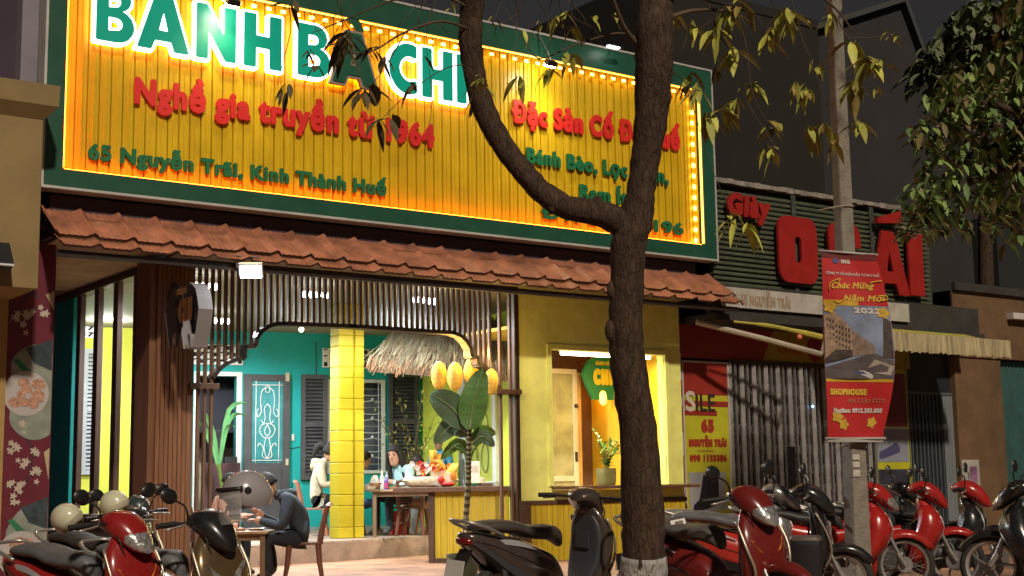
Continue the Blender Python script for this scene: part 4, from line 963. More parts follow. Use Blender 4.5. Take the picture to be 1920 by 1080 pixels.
mb = MB(); A, B = P(1306, 604, 15.7), P(1540, 664, 15.0); mb.tube([A, (A+B)/2+Vector((0, 0, .01)), B], .045, 8); mb.tube([B, B+Vector((.02, -.1, .3))], .03, 6); sp(mb, 'awning_arm', mat('arm_pale', (.42, .38, .30), .5, .2))
q = P(1499, 632, 15.2); mb = MB(); mb.ell(q, .045, .045, .045, 10, 8); sp(mb, 'float_ball', mat('orange_plastic', (.6, .16, .08), .5))
# brown pier, and a teal gate beyond
mb = MB(); bx0, bx1 = P(1793, 750, SHY-.1).x, P(1880, 750, SHY-.1).x
bp = thing('brown_pier', 'bare brown plaster pier between the dark shop window and the teal gate', 'pillar', ((bx0+bx1)/2, SHY, 0))
mb.box(bx0, bx1, SHY-.1, SHY+.5, 0, 4.6); mb.box(bx0, bx1+9, SHY-.14, SHY+.5, 3.35, 4.6); mb.build('pier', mat('brown_plaster', (.13, .075, .035), .85, var=.25, scale=1.5, dirt=.35), bp, world=True)
mb = MB(); A = P(1806, 905, SHY-.1); mb.box(A.x-.04, A.x+.48, SHY-.125, SHY-.104, A.z-.3, A.z+.42); mb.build('notice', mat('pale_notice', (.34, .33, .30), .6, var=.2), bp, world=True)
mb = MB(); mb.box(A.x+.18, A.x+.4, SHY-.129, SHY-.126, A.z, A.z+.3); mb.build('notice_print', mat('notice_print', (.25, .12, .22), .6, var=.6, scale=6), bp, world=True)
mb = MB(); mb.box(bx0, bx1+9, SHY-.22, SHY-.14, 4.6, 4.75); mb.build('coping', M_DKG, bp, world=True)
mb = MB(); A = P(1906, 592, SHY-.3); mb.box(A.x-.1, A.x+1.5, SHY-.3, SHY-.14, A.z-.06, A.z+.06); mb.build('white_batten', mat('dull_white', (.5, .48, .45), .6), bp, world=True)
tg = thing('teal_gate', 'dark teal ribbed metal gate at the right edge', 'gate', (bx1+2, SHY, 0))
mb = MB(); rows = [[], []]; x = bx1+.02; i = 0
while x < bx1+8: rows[0].append((x, SHY+.04*(i % 2), 0)); rows[1].append((x, SHY+.04*(i % 2), 3.33)); x += .06; i += 1
mb.sheet(rows); mb.build('gate_panel', mat('teal_metal', (.012, .075, .07), .5, .2, var=.25, dirt=.3), tg, world=True)
mb = MB(); mb.box(bx1+.02, bx1+8, SHY+.1, SHY+.2, 0, 3.34); mb.build('gate_frame', M_DKG, tg, world=True)

# ------------------------------------------------------------------ dark houses behind
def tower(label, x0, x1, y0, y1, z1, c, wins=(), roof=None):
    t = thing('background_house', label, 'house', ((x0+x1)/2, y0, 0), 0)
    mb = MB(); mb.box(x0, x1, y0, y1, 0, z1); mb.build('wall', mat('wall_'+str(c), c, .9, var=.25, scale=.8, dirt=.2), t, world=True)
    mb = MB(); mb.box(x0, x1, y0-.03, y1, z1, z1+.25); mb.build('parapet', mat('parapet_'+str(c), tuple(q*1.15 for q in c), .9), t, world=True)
    for (xa, xb, za, zb) in wins:
        mb = MB(); mb.box(xa, xb, y0-.04, y0-.01, za, zb); mb.build('window', M_GLS, t, world=True, bevel=.01)
    return t
a = P(1345, 200, 24).x; b = P(1570, 200, 24).x
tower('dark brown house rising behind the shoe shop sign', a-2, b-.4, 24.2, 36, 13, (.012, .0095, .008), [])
c_ = P(1745, 150, 27).x; d_ = P(1560, 150, 27).x
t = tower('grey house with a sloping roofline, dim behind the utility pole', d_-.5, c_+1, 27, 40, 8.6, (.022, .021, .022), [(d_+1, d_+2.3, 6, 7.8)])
mb = MB(); A, B, Cc = P(1500, 60, 26.8), P(1690, 0, 26.8), P(1760, 190, 26.8)
mb.bar(A, B, .3, .16); mb.bar(B+Vector((0, 0, .1)), B+(Cc-B)*1.3, .3, .16); mb.build('roof_edge', mat('pale_roof_edge', (.05, .049, .052), .8), t, world=True)
mb = MB(); mb.loft([[(x, y, z) for x, z in ((A.x, 3), (A.x, A.z), (B.x, B.z), (Cc.x+1.5, Cc.z-1.5), (Cc.x+1.5, 3))] for y in (26.9, 34)]); mb.build('gable', mat('wall_gable', (.022, .021, .022), .9, var=.25, scale=.8), t, world=True)
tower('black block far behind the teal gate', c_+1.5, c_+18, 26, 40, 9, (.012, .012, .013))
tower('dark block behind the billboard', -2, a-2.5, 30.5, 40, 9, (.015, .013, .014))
# ------------------------------------------------------------------ the street tree
BARK = mat('tree_bark', (.062, .038, .026), .92, var=.45, scale=9, stretch=(2.2, 2.2, .7), dirt=.4, dcol=(.15, .12, .09), spec=.25)
def bark_nodes(m, sc):
    n = m.node_tree.nodes; L = m.node_tree.links; b = n['Principled BSDF']
    tc = n.new('ShaderNodeTexCoord'); mp = n.new('ShaderNodeMapping'); mp.inputs['Scale'].default_value = (sc, sc, sc*.33); L.new(tc.outputs['Object'], mp.inputs[0])
    nz = n.new('ShaderNodeTexNoise'); nz.inputs['Scale'].default_value = 3; nz.inputs['Detail'].default_value = 6; L.new(mp.outputs[0], nz.inputs[0])
    mv = n.new('ShaderNodeVectorMath'); mv.operation = 'MULTIPLY_ADD'; L.new(nz.outputs['Color'], mv.inputs[0]); mv.inputs[1].default_value = (.7, .7, .7); L.new(mp.outputs[0], mv.inputs[2])
    vo = n.new('ShaderNodeTexVoronoi'); vo.feature = 'DISTANCE_TO_EDGE'; vo.inputs['Scale'].default_value = 1.6; L.new(mv.outputs[0], vo.inputs[0])
    mr = n.new('ShaderNodeMapRange'); mr.inputs[1].default_value = 0; mr.inputs[2].default_value = .10; L.new(vo.outputs['Distance'], mr.inputs[0])
    ad = n.new('ShaderNodeMath'); ad.operation = 'MULTIPLY_ADD'; L.new(nz.outputs[0], ad.inputs[0]); ad.inputs[1].default_value = 1.1; mh = n.new('ShaderNodeMath'); mh.operation = 'MULTIPLY'; mh.inputs[1].default_value = .45; L.new(mr.outputs[0], mh.inputs[0]); L.new(mh.outputs[0], ad.inputs[2])
    bp = n.new('ShaderNodeBump'); bp.inputs['Strength'].default_value = 1; bp.inputs['Distance'].default_value = .013; L.new(ad.outputs[0], bp.inputs['Height']); L.new(bp.outputs[0], b.inputs['Normal'])
bark_nodes(BARK, 15)
TD = 9.3; base = PD(1208, 1100, TD); base.z = 0
def T(px, py, dd=0.): return PD(px, py, TD+dd)
tr = thing('street_tree', 'dark rough-barked tree with a whitewashed foot in front of the serving window', 'tree', tuple(base))
def trel(l): return [p-base for p in l]
def bark_tube(mb, cps, ws, k=5, n=20, lump=.07):
    pts = smoothpath(cps, k); m = len(pts); rs = [w_*TD/FPX/2 for w_ in ws]
    rr = [lerp(rs[min(int(i/k), len(rs)-1)], rs[min(int(i/k)+1, len(rs)-1)], i/k-int(i/k)) for i in range(m)]
    mb.tube(pts, rr, n, True, lump)
zw = T(1205, 1040).z
mb = MB(); tp = [T(1209, 1225), T(1207, 1040), T(1204, 950), T(1195, 800), T(1178, 690), T(1173, 600), T(1176, 520), T(1178, 462), T(1190, 420), T(1200, 370), T(1208, 310), T(1219, 240), T(1226, 140), T(1228, 60), T(1230, 0, .1), T(1224, -130, .4), T(1235, -330, .9)]
bark_tube(mb, trel(tp), [108, 82, 78, 70, 66, 62, 62, 68, 66, 54, 52, 60, 72, 70, 66, 56, 40], 5, 18)
trunk = mb.build('trunk', BARK, tr, 180)
R = random.Random(2)
for (kx, ky, kr) in ((1148, 620, 16), (1205, 905, 14), (1172, 760, 15), (1120, 385, 13), (1035, 385, 12), (930, 235, 12), (1245, 180, 16), (1150, 545, 14)):
    mb = MB(); c = T(kx, ky, -.03)-base; mb.ell(c, kr*TD/FPX*.9, kr*TD/FPX*.9, kr*TD/FPX*1.5, 10, 7)
    mb.build('knot', BARK, tr, 180)
# whitewash: a thin coat around the foot
mb = MB(); bark_tube(mb, trel([T(1209, 1222), T(1207, 1120), T(1207, 1042)]), [112, 92, 87], 5, 18, .03); mb.build('whitewash', mat('whitewash', (.36, .355, .35), .9, var=.25, scale=8, dirt=.5, dcol=(.12, .1, .08), ), tr, 180); bark_nodes(MT['whitewash'], 9)
mb = MB(); bark_tube(mb, trel([T(1186, 430), T(1160, 415), T(1122, 400), T(1060, 387), T(1015, 358), T(980, 320), T(950, 282), T(915, 222), T(893, 155), T(882, 80), T(885, 10), T(895, -120, -.2), T(880, -300, -.5)]), [60, 54, 48, 46, 44, 42, 42, 44, 42, 44, 46, 40, 30], 5, 14)
mb.build('branch', BARK, tr, 180)
mb = MB(); R = random.Random(21); tw = []
def twig(cps, r0, r1):
    r0 *= .66; r1 *= .66; pts = smoothpath(trel(cps), 4); mb.tube(pts, [lerp(r0, r1, i/(len(pts)-1)) for i in range(len(pts))], 5); tw.append(pts)
twig([T(1200, 90), T(1170, 50, -.1), T(1150, 0, -.2), T(1130, -60, -.3)], .03, .015)
twig([T(1210, 80), T(1160, 62), T(1080, 84, -.1), T(1010, 110, -.2), T(985, 70, -.2)], .014, .005)
twig([T(1240, 40), T(1300, 20, .2), T(1380, 25, .3), T(1420, 60, .4)], .03, .008)
twig([T(1240, 10), T(1290, -30), T(1360, -60, .2), T(1480, -40, .4), T(1560, 10, .5), T(1600, 60, .5)], .035, .008)
twig([T(1380, 20, .3), T(1400, 90, .3), T(1410, 170, .3), T(1440, 235, .35)], .008, .004)
twig([T(1330, 10, .2), T(1345, 60, .2), T(1372, 95, .2)], .008, .004)
twig([T(1480, -20, .4), T(1500, 60, .4), T(1530, 140, .4), T(1550, 200, .4)], .008, .004)
twig([T(1560, 20, .5), T(1600, 90, .5), T(1625, 160, .5)], .008, .004)
twig([T(1585, 70, .5), T(1640, 70, .5), T(1680, 60, .5)], .006, .003)
twig([T(1400, 190, .3), T(1430, 240, .3), T(1455, 275, .3)], .006, .003)
twig([T(1255, 130), T(1290, 160, .1), T(1300, 200, .1)], .008, .004)
twig([T(1300, 200, .1), T(1340, 330, .2), T(1380, 410, .2)], .004, .003)
twig([T(890, 60), T(830, 40, -.2), T(760, 60, -.3), T(700, 95, -.4), T(650, 100, -.4)], .018, .005)
twig([T(890, 20), T(820, -10, -.2), T(740, 0, -.3), T(640, 40, -.4), T(590, 60, -.4)], .018, .004)
twig([T(760, 60, -.3), T(720, 130, -.3), T(690, 165, -.3)], .007, .003)
twig([T(820, -10, -.2), T(800, 70, -.2), T(810, 190, -.2), T(795, 290, -.2)], .005, .003)
twig([T(740, 0, -.3), T(560, -10, -.5), T(545, 60, -.5), T(520, 160, -.5)], .008, .003)
twig([T(700, 240, -.3), T(760, 180, -.3), T(830, 130, -.2), T(880, 120)], .003, .007)
for i in range(26):
    px, py = R.choice([(960, -40), (1080, -30), (1000, -60), (860, -60), (750, -50), (1350, -60), (1450, -60), (620, -50)])
    px += R.uniform(-60, 60); q = [T(px, py, R.uniform(-.4, .4))]
    for k in range(3): px += R.uniform(-45, 45); py += R.uniform(20, 70); q.append(T(px, py, R.uniform(-.4, .4)))
    twig(q, .006, .002)
mb.build('twigs', mat('twig_bark', (.09, .06, .04), .9, var=.3), tr, 180)
LEAFM = [mat('leaf_olive', (.32, .32, .06), .5, var=.3, scale=6, spec=.4), mat('leaf_yellow_green', (.50, .50, .09), .5, var=.25, scale=6), mat('leaf_brown_olive', (.27, .20, .05), .6, var=.3, scale=6)]
mb = MB(); k_ = TD/FPX
def cluster_leaves(px, py, n, L, dd=.2, mi=None, spread=1.):
    p = T(px, py, dd)-base
    for i in range(int(n*1.6)):
        a = R.uniform(0, 2*pi); d_ = Vector((cos(a), sin(a)*.8, R.uniform(-1.6, -.1)/spread))
        mb.mi = mi if mi is not None else R.choice([0, 0, 1, 2])
        mb.leaf(p+Vector((R.uniform(-.03, .03), R.uniform(-.03, .03), R.uniform(-.03, .03))), d_, L*k_*(f_ := R.uniform(.45, 1.15)), L*k_*.36*f_*R.uniform(.8, 1.2), R.uniform(.1, .6), nseg=4)
for (px, py, n, L) in [(1372, 95, 6, 55), (1345, 60, 5, 50), (1360, 20, 6, 50), (1440, 60, 6, 48), (1470, 20, 6, 44), (1415, 160, 5, 38), (1445, 235, 5, 40), (1490, 30, 6, 44), (1530, 120, 5, 30), (1505, 175, 4, 40), (1515, 240, 5, 48), (1545, 235, 4, 42), (1600, 80, 7, 52), (1625, 110, 7, 50), (1605, 150, 6, 48), (1665, 60, 3, 26), (1680, 62, 3, 26), (1655, 115, 4, 34), (1610, 230, 6, 46), (1565, 255, 4, 44), (1440, 275, 4, 32), (1450, 285, 4, 36), (1345, 130, 3, 24), (1330, 215, 6, 46), (1310, 165, 5, 45), (1295, 140, 5, 50), (1360, 210, 5, 46), (1380, 190, 4, 32), (1280, 330, 0, 30), (1490, 160, 3, 30), (1510, 165, 3, 32), (1640, 170, 3, 26), (1260, 30, 4, 45), (1300, 45, 4, 46), (1390, 5, 6, 46), (1555, 30, 4, 40)]: cluster_leaves(px, py, n, L, R.uniform(.1, .6))
for (px, py, n, L) in [(985, 65, 3, 24), (1010, 45, 3, 26), (1045, 35, 4, 30), (1060, 25, 4, 34), (1075, 45, 4, 30), (1110, 30, 3, 28), (925, 40, 3, 22), (905, 150, 5, 42), (895, 190, 3, 36), (1030, 130, 3, 40), (975, 150, 2, 44), (1070, 100, 3, 44), (1150, 25, 3, 26), (845, 10, 3, 22)]: cluster_leaves(px, py, n, L, R.uniform(-.3, .1))
for (px, py, n, L) in [(575, 100, 3, 26), (590, 125, 3, 40), (535, 165, 4, 34), (640, 75, 5, 58), (655, 60, 4, 60), (690, 165, 4, 58), (700, 90, 4, 52), (720, 110, 3, 44), (710, 225, 3, 52), (735, 220, 3, 48), (670, 170, 3, 44), (545, 5, 3, 34), (800, 100, 2, 30), (770, 150, 3, 34)]: cluster_leaves(px, py, n, L, R.uniform(-.5, -.1), 3)
# hanging sprig below, and the crown above the picture
cluster_leaves(1372, 408, 5, 44, .2, 1); cluster_leaves(1400, 425, 5, 40, .2, 1)
for i in range(1300):
    a = R.uniform(0, 2*pi); rr = 2.7*R.random()**.5; c = Vector((1.2+rr*cos(a)*1.0, .4+rr*sin(a)*.7, 5.9+R.uniform(-1.0, 1.7)))
    q = base+c; v = q-CP; py = 540-FPX*v.dot(UP)/v.dot(FW)
    if py > -60: continue
    mb.mi = R.choice([0, 0, 1, 2]); b_ = R.uniform(0, 2*pi); mb.leaf(c, (cos(b_), sin(b_), R.uniform(-1.4, 0)), R.uniform(.14, .24), R.uniform(.05, .085), .3)
mb.build('crown', LEAFM+[mat('leaf_silhouette', (.085, .065, .025), .7, var=.3)], tr, 180)  # last colour paints the leaves before the lit sign as dark silhouettes

# ------------------------------------------------------------------ the big leafy tree at the right, and its neighbour in the distance
def leafy(name, label, origin, clumps, n, L, cols, group=None, trunkpts=None):
    t = thing(name, label, 'tree', tuple(origin), 0, group); o = Vector(origin); R = random.Random(n)
    mb = MB()
    pts = smoothpath([p-o for p in trunkpts], 5); mb.tube(pts, [lerp(.22, .1, i/(len(pts)-1)) for i in range(len(pts))], 10, True, .05)
    top = pts[-1]
    for (c, r) in clumps[::2]:
        q = Vector(c)-o; mb.tube(smoothpath([top, (top+q)/2+Vector((0, 0, .3)), q], 4), [.07]*4+[.04]*4+[.02], 6)
    mb.build('trunk', BARK, t, 180)
    mb = MB(); tot = sum(r**2 for c, r in clumps)
    for (c, r) in clumps:
        m_ = int(n*r*r/tot)
        for i in range(m_):
            v = Vector((R.gauss(0, 1), R.gauss(0, 1), R.gauss(0, 1))).normalized()*r*R.random()**.33
            a = R.uniform(0, 2*pi); v.z *= .75
            mb.mi = R.randrange(len(cols)); mb.leaf(Vector(c)-o+v, (cos(a), sin(a), R.uniform(-1.5, .1)), L*R.uniform(.7, 1.3), L*.45*R.uniform(.8, 1.2), .25)
    mb.build('crown', cols, t, 180); return t
DL = [mat('leaf_deep', (.10, .17, .055), .5, var=.35, scale=2, spec=.4), mat('leaf_mid', (.20, .29, .08), .5, var=.35, scale=2), mat('leaf_rust', (.17, .14, .06), .6, var=.35, scale=2)]
E1 = 15.5
cl = [(PD(x, y, E1+dd), r) for x, y, dd, r in [(1790, 190, 0, .42), (1850, 160, .3, .5), (1900, 230, .2, .55), (1830, 250, 0, .45), (1760, 245, -.1, .25), (1745, 250, 0, .3), (1780, 310, 0, .38), (1740, 370, -.1, .36), (1730, 400, -.2, .36), (1770, 400, 0, .34), (1850, 340, .2, .45), (1905, 330, .3, .5), (1930, 120, .3, .5), (1905, 415, .5, .42), (1980, 300, .3, .8), (2050, 150, .3, .9), (2000, 30, .4, .9), (1960, -60, .5, .8), (2100, -120, .6, 1.2)]]
leafy('leafy_tree', 'big dark green leafy tree reaching in from the right edge', (PD(2120, 1040, E1).x, PD(2120, 1040, E1).y, 0), cl, 3900, .17, DL, None, [Vector((PD(2120, 1040, E1).x, PD(2120, 1040, E1).y, 0)), PD(2110, 800, E1), PD(2080, 560, E1), PD(2030, 330, E1)])
E2 = 30
cl = [(PD(x, y, E2), r) for x, y, r in [(1810, 110, 1.0), (1770, 140, .8), (1840, 60, .9), (1880, 30, 1.0), (1920, 60, 1.1)]]
leafy('distant_tree', 'faint dark tree top beyond the roofs, left of the big leafy tree', (PD(1850, 860, E2).x, PD(1850, 860, E2).y, 0), cl, 900, .45, [mat('leaf_far', (.12, .14, .07), .7, var=.3)], None, [Vector((PD(1850, 860, E2).x, PD(1850, 860, E2).y, 0)), PD(1848, 500, E2), PD(1845, 250, E2)])
# hanging leafy spray close to the camera side, right edge
# ------------------------------------------------------------------ concrete pole with the curved banner
pb_ = PZ(1612, 1122); PDp = (pb_-CP).dot(FW)
def Q(px, py, dd=0.): return PD(px, py, PDp+dd)
pole = thing('utility_pole', 'square concrete utility pole carrying a red new year banner', 'pole', tuple(pb_))
k = PDp/FPX; A = Q(1613, 1122)-pb_; B = Q(1563, -20)-pb_; B2 = A+(B-A)*1.9
ang = radians(12); ux = (RT*cos(ang)+FW*sin(ang)); ux.z = 0; ux.normalize(); uy = Vector((-ux.y, ux.x, 0))
def sec(c, hw, hd): return [c+ux*a*hw+uy*b*hd for a, b in ((-1, -.85), (-.85, -1), (.85, -1), (1, -.85), (1, .85), (.85, 1), (-.85, 1), (-1, .85))]
mb = MB(); rings = []
for i in range(9):
    t = i/8; c = A.lerp(B2, t); c = Vector((c.x, c.y, max(0, c.z)) if i == 0 else c); hw = lerp(24, 13.5, min(1, t*1.9))*k/1.05; rings.append(sec(c, hw*.80, hw*.95))
mb.loft(rings); mb.build('pole', mat('pole_concrete', (.25, .225, .19), .9, var=.25, scale=5, dirt=.4, dcol=(.12, .1, .08), bump=.45, bscale=40), pole)
mb = MB()
for py, s_ in ((385, 1.12), (475, 1.15), (826, 1.1)):
    t = (1110-py)/1130; c = A.lerp(B, t); hw = lerp(24, 13.5, t)*k/1.05*s_; r0 = sec(c, hw*.80, hw*.95)
    mb.tube(r0+[r0[0]], .006, 5)
c = A.lerp(B, (1110-388)/1130); mb.tube([c-ux*.05-uy*.1, c-ux*.12-uy*.12, c-ux*.30-uy*.1+Vector((0, 0, -.04))], .006, 5)
mb.build('tie_wire', mat('wire_pale', (.35, .3, .22), .6), pole, 180)
mb = MB()
for py, h, m_ in ((848, .05, 0), (862, .05, 0), (878, .06, 0)):
    t = (1110-py)/1130; c = A.lerp(B, t); hw = lerp(24, 13.5, t)*k/1.05; mb.obox(c-ux*hw*.3-uy*(hw*.95+.004), ux*.035, uy*.003, FZ*h/2)
mb.build('pole_label', mat('pole_label', (.5, .47, .42), .6, var=.3, scale=20), pole)
# banner: sheet bowed between an upper and a lower bar; right side billows out
bn = thing('new_year_banner', 'red vertical Chúc Mừng Năm Mới banner tied to the utility pole', 'banner', tuple(Q(1605, 645, -.16)))
bO = bn.location.copy(); o_ = -.16
TL, TR_, BL, BR = Q(1539, 470, o_), Q(1642, 478, o_), Q(1552, 822, o_), Q(1657, 822, o_)
NB_, MB_ = 22, 8
def bsurf(u, v):
    """u 0..1 left-right, v 0..1 bottom-top"""
    p = BL.lerp(TL, v).lerp(BR.lerp(TR_, v), u); bow = sin(pi*min(1, max(0, (v-.02)/.96)))
    nrm = ux.cross(FZ)
    return p+ux*(u**1.4)*(23*k*bow)-uy*(.06*bow*u+.012*sin(v*9+u*5))-bO
def btex(u, v, off=.003): return bsurf(u, v)-uy*off
def patch(name, m, u0, u1, v0, v1, off, nu=8, nv=16, shape=None):
    mb = MB(); mb.sheet([[btex(lerp(u0, u1, i/nu), lerp(v0, v1, j/nv), off) for i in range(nu+1)] for j in range(nv+1)]); return mb.build(name, m, bn, 180)
patch('cloth', mat('banner_red', (.52, .022, .025), .5, var=.1, scale=4), 0, 1, 0, 1, 0, 10, 26)
patch('backing', mat('banner_back', (.4, .35, .32), .6), 0, 1, 0, 1, -.006, 10, 26)
M_BSKY = mat('banner_sky', (.22, .27, .40), .5, var=.35, scale=4); VT, VB = .716, .315
patch('photo_sky', M_BSKY, .004, .996, VB, VT, .002)
patch('photo_gold', mat('banner_gold', (.62, .37, .03), .5, var=.25, scale=8), .004, .55, VT-.005, VT+.025, .004)
patch('photo_gold', mat('banner_gold', (.62, .37, .03), .5), .004, .996, VB-.012, VB+.004, .004)
def bpoly(name, m, pts, off, closed=True):
    """pts in (u, v) fan of a convex-ish outline"""
    mb = MB(); mb.add([btex(u, v, off) for u, v in pts], [tuple(range(len(pts)))]); return mb.build(name, m, bn)
bpoly('photo_road', mat('banner_road', (.10, .085, .09), .6, var=.3, scale=8), [(.01, VB+.005), (.99, VB+.005), (.99, .42), (.70, .46), (.01, .38)], .004)
bpoly('photo_pavement', mat('banner_pavement', (.42, .36, .30), .6), [(.60, .36), (.95, .34), (.99, .39), (.72, .425)], .006)
bpoly('photo_building', mat('banner_building', (.36, .25, .17), .6, var=.45, scale=14, stretch=(1, 1, 2)), [(.01, .40), (.42, .44), (.42, .58), (.25, .65), (.16, .68), (.01, .655)], .006)
bpoly('photo_building', mat('banner_building_far', (.26, .19, .15), .6, var=.4, scale=20), [(.42, .44), (.72, .455), (.72, .50), (.58, .54), (.42, .58)], .0062)
bpoly('photo_base', mat('banner_dark_base', (.06, .045, .04), .6, var=.5, scale=20), [(.01, .40), (.42, .44), (.42, .475), (.01, .475)], .008)
bpoly('photo_tower', mat('banner_dark_base', (.06, .045, .04), .6), [(.84, .44), (.99, .43), (.99, .63), (.90, .66), (.87, .60)], .0064)
mb = MB()
for r in range(5):
    for c in range(8):
        u0 = .05+.045*c; v0 = lerp(.49, .63, r/4)-.006*c+(.0 if c < 3 else -.004*r)
        mb.quad(btex(u0, v0, .009), btex(u0+.02, v0, .009), btex(u0+.02, v0+.016, .009), btex(u0, v0+.016, .009))
mb.build('photo_windows', mat('banner_window', (.07, .06, .06), .5), bn)
mb = MB(); mb.add([btex(u, v, .010) for u, v in [(.28, .325), (.70, .322), (.71, .337), (.66, .352), (.58, .364), (.44, .366), (.36, .352), (.28, .345)]], [tuple(range(8))]); mb.build('photo_car', mat('banner_white', (.66, .64, .62), .5), bn)
mb = MB(); mb.add([btex(u, v, .012) for u, v in [(.38, .348), (.62, .346), (.56, .360), (.45, .361)]], [(0, 1, 2, 3)]); mb.build('photo_car_glass', mat('banner_blue', (.08, .10, .25), .4), bn)
for k2, (cu, cv) in enumerate(((.28, .075), (.76, .085), (.17, .115), (.9, .68), (.1, .70))):
    mb = MB(); ru = .075 if k2 < 2 else .09; pts = [(cu+ru*(1+.2*cos(5*a))*cos(a), cv+.028*(1+.2*cos(5*a))*sin(a)) for a in [i*pi/10 for i in range(20)]]
    mb.add([btex(u, v, .005+.001*k2) for u, v in pts], [tuple(range(20))]); mb.build('flower_print', mat('banner_flower', (.62, .40, .05), .5, var=.3, scale=20), bn)
# lettering bent onto the cloth
def btext(body, u0, u1, v0, vcap, m, wgt=.05, shear=0., slope=0., off=.008):
    wdm = (TR_-TL).length; hm = (TL-BL).length; mb = MB()
    letters(mb, body, (0, 0, 0), FX, FZ, vcap*hm, (u1-u0)*wdm, wgt, 0, 0., shear=shear)
    mb.v = [tuple(btex(u0+p[0]/wdm, v0+p[2]/hm+slope*(p[0]/wdm), off)) for p in mb.v]; mb.build('banner_text', m, bn)
MBW = mat('banner_text_white', (.62, .55, .52), .5); MBY = mat('banner_text_yellow', (.70, .47, .06), .5)
btext('IMG', .35, .52, .940, .022, MBW, .08); mb = MB(); mb.add([btex(.26+.06*cos(a), .952+.014*sin(a), .006) for a in [i*pi/8 for i in range(16)]], [tuple(range(16))]); mb.build('banner_emblem', mat('banner_blue', (.08, .10, .25), .4), bn)
btext('CÔNG TY CỔ PHẦN ĐẦU TƯ IMG HUẾ', .06, .96, .876, .014, MBW, .03)
btext('Chúc Mừng', .12, .82, .80, .034, MBY, .04, .35, .015); btext('Năm Mới', .30, .95, .735, .034, MBY, .04, .35, .01)
mb = MB()
for pts in ([(.10, .79), (.13, .83), (.30, .855), (.26, .835)], [(.78, .84), (.88, .85), (.98, .855)], [(.18, .735), (.25, .725), (.36, .75)], [(.86, .77), (.98, .775), (1.0, .755), (.9, .745)]):
    mb.tube(smoothpath([btex(u, v, .009) for u, v in pts], 4), .006, 4)
mb.build('banner_flourish', MBY, bn, 180)
btext('2022', .46, .88, .672, .032, MBW, .07)
btext('SHOPHOUSE', .06, .64, .232, .034, MBY, .06); btext('AN CỰU CITY', .34, .92, .192, .022, mat('banner_text_dull', (.45, .22, .12), .5), .01); btext('Hotline: 0912.203.808', .10, .90, .137, .026, MBW, .06)
mb = MB(); mb.tube([TL-bO+ux*-.02, TR_-bO+ux*.02], .012, 6); mb.tube([BL-bO+ux*-.02, BR-bO+ux*.02], .012, 6); mb.build('rod', mat('rod_pale', (.45, .42, .4), .5), bn, 180)
patch('hem', mat('banner_hem', (.16, .02, .02), .6), 0, 1, .965, 1.0, .004); patch('hem', mat('rod_pale', (.45, .42, .4)), 0, 1, -.02, .006, .004)
# ------------------------------------------------------------------ motorbikes (local frame: +X forward, origin on the ground between the wheels)
def paint(name, c, rough=.26, coat=.45, metal=0.): return mat('paint_'+name, c, rough, metal, var=.12, scale=6, coat=coat, dirt=.28, dcol=tuple(.55*q+.05 for q in c))
M_LENS = mat('headlamp_lens', (.42, .43, .44), .06, .6, var=.55, scale=30, coat=1., bump=.5, bscale=45)
M_AMB = mat('amber_lens', (.55, .20, .02), .12, coat=.6, var=.1); M_TAIL = mat('tail_lens', (.14, .006, .006), .12, coat=.6, var=.1)
M_ALLOY = mat('alloy_grey', (.42, .42, .41), .35, .7, var=.15, scale=8, dirt=.3, dcol=(.15, .13, .1))
M_ENG = mat('engine_grey', (.13, .13, .13), .45, .6, var=.35, scale=10, dirt=.3)
def oval(sections, n=14, e=2.5):
    """sections: (x, z, half width, half height[, exponent]) swept along x"""
    return [srev(s[0], s[2], s[3], n, s[4] if len(s) > 4 else e, 'x', (0, s[1])) for s in sections]
def ovalz(sections, n=14, e=2.5):
    """sections: (z, x, half x, half y) swept upward"""
    out = []
    for s in sections:
        ring = []
        for j in range(n):
            a = 2*pi*j/n+pi/n; ca, sa = cos(a), sin(a)
            ring.append(Vector((s[1]+s[2]*math.copysign(abs(ca)**(2/e), ca), s[3]*math.copysign(abs(sa)**(2/e), sa), s[0])))
        out.append(ring)
    return out
def dense(secs, k=3):
    out = []; m = [tuple(s)+((2.5,) if len(s) == 4 else ()) for s in secs]
    for i in range(len(m)-1):
        p0, p1, p2, p3 = m[max(i-1, 0)], m[i], m[i+1], m[min(i+2, len(m)-1)]
        for j in range(k):
            t = j/k; out.append(tuple(.5*(2*b+(c-a)*t+(2*a-5*b+4*c-d)*t*t+(3*b-a-3*c+d)*t**3) for a, b, c, d in zip(p0, p1, p2, p3)))
    out.append(m[-1]); return [(s[0], s[1], max(.004, s[2]), max(.004, s[3]), max(2, s[4])) for s in out]
